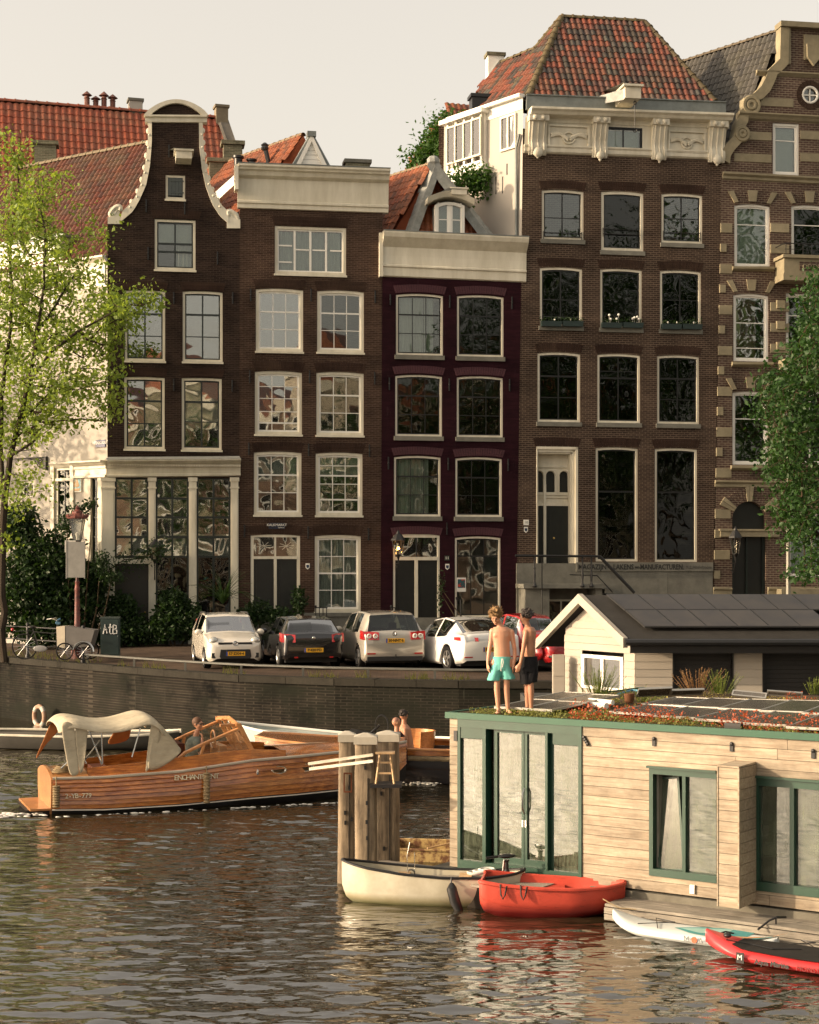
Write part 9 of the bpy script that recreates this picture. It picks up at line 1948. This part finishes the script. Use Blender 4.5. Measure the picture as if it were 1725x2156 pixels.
def hair(parent,c,R,mat,s=1.0,curls=0,r0=.093,seed=1,cover=-.2,face=-.45):
 rs=random.Random(seed);b=B();n=0;b.ball((0,.022*s,.034*s),r0*s*.99,16,sc=(.9,1.0,1.0))
 while n<curls:
  v=Vector((rs.gauss(0,1),rs.gauss(0,1),rs.gauss(0,1))).normalized()
  if v.z<cover or(v.y<face and v.z<.45):continue
  n+=1;p=Vector((v.x*.9,v.y*1.02,v.z))*(r0+.006)*s+Vector((0,.018,.03));r=rs.uniform(.012,.021)*s
  b.ball(p,r,6,sc=(1,1,.8))
  q=p+v*rs.uniform(.0,.03)*s+Vector((rs.gauss(0,.012),rs.gauss(0,.012),rs.gauss(0,.01)));capsule(b,p,r*.8,q,r*.35,n=6)
 b.xf(Matrix.Translation(c)@R);return finish(b,'hair',mat,parent,[('REMESH',dict(mode='VOXEL',voxel_size=.007))])
HAIRB=paint('curly_blond_brown_hair',(.34,.20,.075),.7,var=.6,scale=22,dirt=(.13,.065,.02),bmp=.8);HAIRD=paint('dark_brown_hair',(.022,.013,.008),.6,var=.5,scale=20,bmp=.6)
ZR=ZT+.07
def R3(rx,ry,rz):return Matrix.Rotation(rz,4,'Z')@Matrix.Rotation(ry,4,'Y')@Matrix.Rotation(rx,4,'X')
PY=24.42;ppx=lambda x,y:((x-CX)/FL*PY,CH-(y-HY)/FL*PY)
fx,fz=ppx(1060,1510)
T=thing('person','boy with curly hair and turquoise shorts standing on the houseboat roof looking down','person',(fx,PY,ZR));
def L2(x,y):q=ppx(x,y);return q[0]-fx,q[1]-ZR
def V(x,y,d=0):a,z=L2(x,y);return Vector((a,d,z))
b=B()
for s,(kx,ky),(ax,ay),(hx,hy),dd in((-1,(1047,1438),(1050,1496),(1043,1395),-.02),(1,(1067,1438),(1070,1496),(1070,1395),.03)):
 chain(b,[(V(hx,hy,.02),.075),(V(kx,ky-18,.015),.056),(V(kx,ky,0),.045),(V(kx,ky+14,.018),.046),(V((kx+ax)/2,(ky+ay)/2+8,.02),.038),(V(ax,ay,.02),.028),(V(ax,ay+8,.02),.03)])
 f0=V(ax,ay+6,.02);fd=Vector((-.18 if s<0 else .22,-1,0)).normalized();f0.z=.028;chain(b,[(f0+Vector((0,.03,0)),.028),(f0,.030),(f0+fd*.09+Vector((0,0,-.008)),.026),(f0+fd*.15+Vector((0,0,-.012)),.020)],sc=(1,1))
 for k in range(5):q=f0+fd*.145+Vector((fd.y,-fd.x,0))*(-.028+.014*k)*-1;q.z=.011;capsule(b,q,.0095,q+fd*(.03-.004*abs(k-(1 if s>0 else 3))),.008,n=6)
ell(b,[(0,.01,V(1060,1404).z,.135,.09),(V(1058,1385).x,.01,V(1058,1385).z,.130,.085),(V(1057,1368).x,.0,V(1057,1368).z,.118,.078),(V(1056,1352).x,-.0,V(1056,1352).z,.122,.078),(V(1056,1338).x,0,V(1056,1338).z,.142,.085),(V(1055,1328).x,.0,V(1055,1328).z,.148,.082),(V(1055,1320).x,.01,V(1055,1320).z,.105,.06)])
capsule(b,V(1040,1329,0),.05,V(1070,1329,0),.05);
for k in(-1,1):b.ball(V(1055+k*9,1338,-.055),.045,10,sc=(1.2,.5,.8))
chain(b,[(V(1056,1324,.01),.055),(V(1052,1314,-.005),.045),(V(1049,1308,-.02),.043)])
sL,sR=V(1037,1329,.0),V(1077,1331,.0)
chain(b,[(sL,.046),(V(1034,1352,.015),.036),(V(1031,1366,.02),.031),(V(1029,1382,-.0),.030),(V(1027,1396,-.02),.022)]);chain(b,[(sR,.046),(V(1081,1352,.015),.036),(V(1084,1368,.02),.031),(V(1084,1385,.0),.030),(V(1082,1399,-.01),.022)])
hand(b,V(1027,1397,-.02),(.05,-.02,-1),(.2,-1,0),(1,.1,0));hand(b,V(1082,1400,-.01),(-.05,-.02,-1),(-.2,-1,0),(-1,.1,0))
Rh=R3(.55,0,-.28);hc=V(1044,1298,-.035);head(b,hc,Rh,.97)
body_mesh(b,'body',SK1,T);eyes(T,hc,Rh,.97);hair(T,hc+Vector((0,.0,0)),Rh,HAIRB,.97,130,r0=.103,seed=3,cover=-.35,face=-.3)
def shorts(T,mat,waist,legs,wm=(.155,.10),vox=.009):
 b=B();ell(b,waist)
 for pts in legs:chain(b,pts,n=16)
 return body_mesh(b,'shorts',mat,T,vox,5)
TQ=paint('turquoise_cloth',(.16,.50,.44),.8,var=.22,scale=6,stretch=(2,2,.6),bmp=.5)
def swim(T,mat,top,crotch,lh,rh,wt=.135,wl=.098,dy=.01,hem=None):
 b=B();n=20;zt_=top[1]
 def ring(cx,cy,z,rx,ry,fold=0,ph=0):return[Vector((cx+(rx*(1+fold*math.sin(6*q+ph)))*math.cos(q),cy+(ry*(1+fold*math.sin(6*q+ph)))*math.sin(q),z))for q in[2*math.pi*j/n for j in range(n)]]
 b.loft([ring(top[0],dy,zt_,wt,.092),ring(top[0],dy,zt_-.03,wt*1.02,.096,.01),ring((lh[0]+rh[0])/2*.3+top[0]*.7,dy,zt_-.09,wt*1.07,.105,.015),ring((lh[0]+rh[0])/2*.6+top[0]*.4,dy,crotch,wt*1.12,.108,.02)])
 for k,h in enumerate((lh,rh)):
  cx0=(lh[0]+rh[0])/2+(-1 if k==0 else 1)*.062;b.loft([ring(cx0,dy,crotch+.07,.075,.098,.0),ring(cx0*.6+h[0]*.4,dy,crotch-.03,wl*.93,.098,.03,k),ring(h[0],dy,h[1]+.03,wl,.098,.05,k*2),ring(h[0],dy,h[1],wl*1.02,.10,.06,k*2)])
 return finish(b,'shorts',mat,T,[('REMESH',dict(mode='VOXEL',voxel_size=.009)),('SMOOTH',dict(iterations=3,factor=.5))])
s_=swim(T,TQ,L2(1057,1382),V(1057,1410).z,(V(1040,1433).x,V(1040,1433).z),(V(1071,1430).x,V(1071,1430).z))
b=B();b.tube([V(1056,1386,-.10),V(1055,1395,-.118),V(1054,1412,-.122)],.006,5);b.tube([V(1058,1386,-.10),V(1059,1394,-.116),V(1057,1404,-.12)],.006,5);b.build('drawstring',WHITE,s_)
fx2=fx;fx,fz=ppx(1110,1512);PY0=PY
T=thing('person','boy with dark hair and black shorts turned away toward the parked cars','person',(fx,PY,ZR))
b=B()
for s,(hx,hy),(kx,ky),(ax,ay),dd,tx in((-1,(1110,1404),(1110,1440),(1112,1498),.05,1100),(1,(1117,1404),(1117,1440),(1119,1500),-.04,1107)):
 chain(b,[(V(hx,hy,dd),.055),(V(kx,ky-16,dd),.052),(V(kx,ky,dd),.046),(V(kx+1,ky+16,dd),.047),(V((kx+ax)/2,(ky+ay)/2+8,dd),.037),(V(ax,ay,dd),.028),(V(ax,ay+6,dd),.030)])
 f0=V(ax,ay+6,dd);f0.z=.028;fd=Vector((-1,-.35,0)).normalized();chain(b,[(f0-fd*.03,.028),(f0,.03),(f0+fd*.09,.025),(f0+fd*.15+Vector((0,0,-.012)),.019)])
 for k in range(5):q=f0+fd*.145+Vector((fd.y,-fd.x,0))*(-.026+.013*k);q.z=.011;capsule(b,q,.009,q+fd*.027,.0075,n=6)
ell(b,[(V(1114,1404).x,.0,V(1114,1404).z,.07,.065),(V(1115,1388).x,.0,V(1115,1388).z,.075,.072),(V(1115,1368).x,.0,V(1115,1368).z,.088,.105),(V(1115,1350).x,0,V(1115,1350).z,.092,.115),(V(1115,1338).x,0,V(1115,1338).z,.10,.135),(V(1115,1328).x,.0,V(1115,1328).z,.10,.135),(V(1114,1320).x,0,V(1114,1320).z,.07,.09)])
chain(b,[(V(1113,1326,0),.055),(V(1110,1314,0),.044),(V(1107,1306,0),.044)])
chain(b,[(V(1107,1331,-.10),.045),(V(1103,1352,-.13),.036),(V(1101,1366,-.13),.031),(V(1098,1382,-.12),.03),(V(1095,1396,-.12),.022)]);chain(b,[(V(1120,1331,.10),.045),(V(1124,1354,.12),.036),(V(1120,1372,.15),.031),(V(1110,1388,.16),.028),(V(1102,1397,.15),.022)])
hand(b,V(1094,1397,-.12),(-.35,-.05,-1),(-1,0,.2),(0,1,0));hand(b,V(1101,1398,.15),(-.5,-.2,-1),(-1,.1,0),(0,-1,0))
Rh=R3(.05,0,math.radians(-128));hc=V(1107,1298,0);head(b,hc,Rh,.95);body_mesh(b,'body',SK2,T);eyes(T,hc,Rh,.95);hair(T,hc,Rh,HAIRD,.95,40,r0=.096,seed=5,cover=-.5,face=-.15)
swim(T,paint('black_shorts',(.012,.012,.014),.8,var=.3,scale=6,bmp=.5),L2(1114,1382),V(1114,1414).z,(V(1110,1440).x,V(1110,1440).z),(V(1117,1436).x,V(1117,1436).z),wt=.125,wl=.10,dy=.0)
PY=33.4;ppx=lambda x,y:((x-CX)/FL*PY,CH-(y-HY)/FL*PY);fx,z_=ppx(412,1600);ZR=.5
T=thing('person','man in sunglasses and grey t-shirt seated at the launch wheel, hand at chin','person',(fx,PY,ZR))
b=B();chain(b,[(V(412,1552,0),.06),(V(415,1540,0),.055)]);ell(b,[(V(410,1612).x,0,V(410,1612).z,.17,.13),(V(409,1590).x,0,V(409,1590).z,.16,.12),(V(410,1568).x,0,V(410,1568).z,.17,.13)])
chain(b,[(V(418,1562,-.16),.055),(V(424,1582,-.18),.045),(V(428,1588,-.18),.042),(V(428,1566,-.16),.034),(V(427,1553,-.10),.026)]);hand(b,V(427,1554,-.1),(0,.1,1),(-.3,1,0),(-1,0,0),1.0,1.4);chain(b,[(V(404,1562,.18),.055),(V(408,1588,.2),.042),(V(425,1594,.2),.03)]);hand(b,V(425,1594,.2),(1,0,0),(0,0,1),(0,-1,0),1.0,1.4)
Rh=R3(.05,0,math.radians(66));hc=V(417,1524,0);head(b,hc,Rh,1.08);body_mesh(b,'body',SK2,T,.011);hair(T,hc,Rh,paint('auburn_hair',(.10,.045,.02),.7,bmp=.5),1.08,0,r0=.099,seed=6,cover=0,face=-.1)
b=B();ell(b,[(V(408,1612).x,0,V(408,1612).z,.19,.15),(V(408,1590).x,0,V(408,1590).z,.18,.145),(V(410,1565).x,0,V(410,1565).z,.185,.17),(V(411,1556).x,0,V(411,1556).z,.15,.15),(V(412,1550).x,0,V(412,1550).z,.075,.075)]);capsule(b,V(417,1561,-.17),.07,V(421,1576,-.19),.062);capsule(b,V(406,1561,.18),.07,V(408,1576,.2),.062);body_mesh(b,'shirt',paint('grey_green_shirt',(.16,.18,.15),.85,var=.2,scale=4,bmp=.4),T,.012)
b=B();b.box(-.075,.075,-.098,-.085,-.005,.028);b.box(-.078,-.074,-.09,.02,.012,.02);b.box(.074,.078,-.09,.02,.012,.02);b.xf(Matrix.Translation(hc)@R3(.05,0,math.radians(66))@Matrix.Scale(1.08,4));b.build('sunglasses',BLACKP,T)
b=B();chain(b,[(V(410,1612,-.08),.09),(V(434,1612,-.1),.075),(V(436,1630,-.1),.05)]);chain(b,[(V(410,1612,.08),.09),(V(434,1612,.1),.075),(V(436,1630,.1),.05)]);body_mesh(b,'trousers',paint('white_trousers',(.5,.48,.42),.8),T,.014)
def sitter(label,xh,yh,Y,ssh,shirt,hairm,rz,z0=.35,bald=False):
 global PY,ppx,fx,ZR
 PY=Y;ppx=lambda x,y:((x-CX)/FL*PY,CH-(y-HY)/FL*PY);fx,zh=ppx(xh,yh);ZR=z0;T=thing('person',label,'person',(fx,PY,ZR));z=zh-ZR
 b=B();chain(b,[(Vector((.0,0,z-.2)),.06),(Vector((-.0,0,z-.08)),.055)]);ell(b,[(.05,0,z-.85,.18,.17),(.05,0,z-.6,.16,.16),(.03,0,z-.38,.14,.19),(.02,0,z-.28,.13,.20),(.0,0,z-.2,.08,.1)])
 chain(b,[(Vector((.02,-.2,z-.3)),.055),(Vector((.04,-.24,z-.5)),.045),(Vector((-.06,-.22,z-.66)),.035),(Vector((-.22,-.16,z-.66)),.026)]);hand(b,(-.22,-.16,z-.66),(-1,.2,0),(0,0,1),(0,1,0));chain(b,[(Vector((.02,.2,z-.3)),.055),(Vector((.04,.24,z-.5)),.045),(Vector((-.06,.22,z-.66)),.035),(Vector((-.22,.16,z-.66)),.026)])
 chain(b,[(Vector((.05,-.08,z-.85)),.085),(Vector((-.35,-.1,z-.85)),.065),(Vector((-.38,-.1,z-1.15)),.045)]);chain(b,[(Vector((.05,.08,z-.85)),.085),(Vector((-.35,.1,z-.85)),.065),(Vector((-.38,.1,z-1.15)),.045)])
 Rh=R3(.25,0,rz);hc=Vector((-.01,0,z));head(b,hc,Rh,1.06);body_mesh(b,'body',SK2,T,.012)
 if not bald:hair(T,hc,Rh,hairm,1.06,30,r0=.094,seed=7,cover=-.4,face=-.1)
 else:hair(T,hc+Vector((0,0,-.004)),Rh,hairm,1.06,0,r0=.084,seed=7)
 if shirt:b=B();ell(b,[(.05,0,z-.88,.20,.19),(.05,0,z-.6,.18,.18),(.03,0,z-.38,.16,.21),(.02,0,z-.27,.14,.21),(.0,0,z-.19,.09,.1)]);capsule(b,(.02,-.2,z-.31),.07,(.04,-.235,z-.46),.06);capsule(b,(.02,.2,z-.31),.07,(.04,.235,z-.46),.06);body_mesh(b,'shirt',shirt,T,.013)
sitter('bald man in a dark maroon t-shirt sitting with his back turned in the tender',836,1522,36.4,None,paint('maroon_shirt',(.035,.014,.016),.85,bmp=.3),paint('shaved_hair',(.30,.15,.10),.6,bmp=0),math.radians(120),bald=True)
sitter('bare-shouldered person with short dark hair seated beside the man in maroon',851,1507,36.9,None,None,HAIRD,math.radians(130))
# the near side of the canal, behind and beside the camera
b=B();b.add([(-200,-80,1.9),(200,-80,1.9),(200,-260,1.9),(-200,-260,1.9)],[(0,1,2,3)]);b.add([(-200,-80,1.9),(200,-80,1.9),(200,-80,-1),(-200,-80,-1)],[(0,1,2,3)]);b.build('near_bank',STREET,kind='structure')
b=B();b.flat([(-2,-62),(75,-4),(110,-50),(20,-90)],-1,1.95);b.build('near_quay',STREET,kind='structure')
b=B();b.flat([(24,-10),(36,50),(90,60),(90,-10)],-1,1.95);b.build('added_right_bank',STREET,kind='structure')  # unseen bank added to carry trees that darken the window reflections
FB=[brick('far_brick_a',(.30,.13,.08),(.36,.17,.10),(.3,.25,.2)),brick('far_brick_b',(.36,.26,.17),(.42,.31,.2),(.35,.3,.25)),brick('far_brick_c',(.22,.10,.07),(.28,.13,.09),(.25,.2,.16)),paint('far_render',(.60,.52,.40),.8)]
ca=math.atan2(58,77)
for i,(lb,w_,h_,m)in enumerate((('orange brick house on the near bank, first of its row',9,19,0),('ochre brick house on the near bank beside the orange one',8,21,1),('dark red brick house on the near bank with white windows',9,18,2),('cream rendered house on the near bank',8,22,3),('plain red brick house on the near bank after the cream one',9,19,0),('brown brick house on the near bank by the trees',9,20,2),('last ochre house on the near bank row',9,18,1))):
 x0=sum((9,8,9,8,9,9,9)[:i]);t=thing('near_bank_house',lb,'house',(2+x0*math.cos(ca),-58+x0*math.sin(ca),1.95),ca,'houses on the near bank');b=B();b.box(0.02,w_-.02,-10,0,0,h_);b.build('wall',FB[m],t)
 b=B();b.slab([(0,h_),(w_/2,h_+4),(w_,h_)],-10,.1);b.build('roof',TILE_RD,t);b=B();b.box(0,w_,0.0,.4,h_-.8,h_);b.build('cornice',CREAM,t)
 for r in range(5):
  for c in range(3):b=B();x=.9+c*(w_-1.8)/3+.1;z=1.0+r*3.5;b.ring([(x,z),(x,z+2.5),(x+1.8,z+2.5),(x+1.8,z)],[(x+.2,z+.2),(x+.2,z+2.3),(x+1.6,z+2.3),(x+1.6,z+.2)],0,.06);q=b.build('window',WHITE,t);b=B();b.box(x+.2,x+1.6,.005,.02,z+.2,z+2.3);b.build('pane',GL3,q)
rt2=np.random.default_rng(21)
lim=[([Vector((0,0,0)),Vector((.1,0,2)),Vector((0,.1,4.2)),Vector((.2,0,6.5)),Vector((.1,.1,9))],None),([Vector((0,.1,4.2)),Vector((1.4,.6,6)),Vector((2.2,1,8))],1),([Vector((0,.1,4.2)),Vector((-1.5,-.4,6)),Vector((-2.4,-.6,8))],1),([Vector((.2,0,6.5)),Vector((.5,-1.6,8)),Vector((.6,-2.2,9.5))],1)]
tp_=[]
for _ in range(420):
 v=rt2.normal(size=3);v/=np.linalg.norm(v);v*=rt2.random()**.4;tp_.append(Vector((v[0]*4.1,v[1]*4.1,8.0+v[2]*4.3)))
P,par,R,n0=grow(lim,tp_,r_tip=.009,seed=9)
T=thing('canal_tree','tall leafy tree on the far quay out to the left, nearest the frame','tree',(-22,60.6,QT),0,'trees along the quays');wood(P,par,np.minimum(R,.25),0,n0,0,7).build('trunk',BARK,T,smooth=True);wood(P,par,np.minimum(R,.25),n0,len(P),.012,4).build('branches',BARK2,T,kind='stuff')
L=[P[i]+rt2.normal(size=(rt2.poisson(7),3))*.34 for i in range(n0,len(P))if R[i]<.035];link('leaves',leaf_mesh('leaves',np.concatenate(L),(0,0,.6),.22,LEAF_G,droop=.4),T,kind='stuff')
T.scale=(1.3,1.3,1.1)
for x,y,z,lb in((-33,70,QT,'second tall leafy tree on the far quay farther left'),(-43,76,QT,'third tall leafy tree on the far quay at the far left'),(30,-22,1.95,'leafy tree on the near bank before the ochre house'),(38,-17,1.95,'leafy tree on the near bank, second from the ochre house'),(47,-12,1.95,'leafy tree on the near bank toward the right'),(57,-6,1.95,'leafy tree on the near bank at its right end'),(66,0,1.95,'rightmost leafy tree on the near bank'),(12,-42,1.95,'unseen leafy tree added in front of the dark red near bank house'),(26,-30,1.95,'unseen leafy tree added in front of the cream near bank house'),(27,6,1.95,'unseen leafy tree added on the right bank, nearest the camera'),(30,13,1.95,'second unseen leafy tree added on the right bank'),(33,20,1.95,'third unseen leafy tree added on the right bank'),(36,28,1.95,'fourth unseen leafy tree added on the right bank'),(38,36,1.95,'farthest unseen leafy tree added on the right bank')):  # trees before dark red and cream houses added to darken window reflections
 c=copy_tree(T,(x,y,z),random.uniform(0,6),lb)
 if y<10:c.scale=(1.5,1.5,1.55)
 if y>60:c.scale=(1.4,1.4,1.1)
 if 'right bank' in lb:c.scale=(1.7,1.7,2.2)  # unseen added trees, stretched tall to darken window reflections and cut skylight
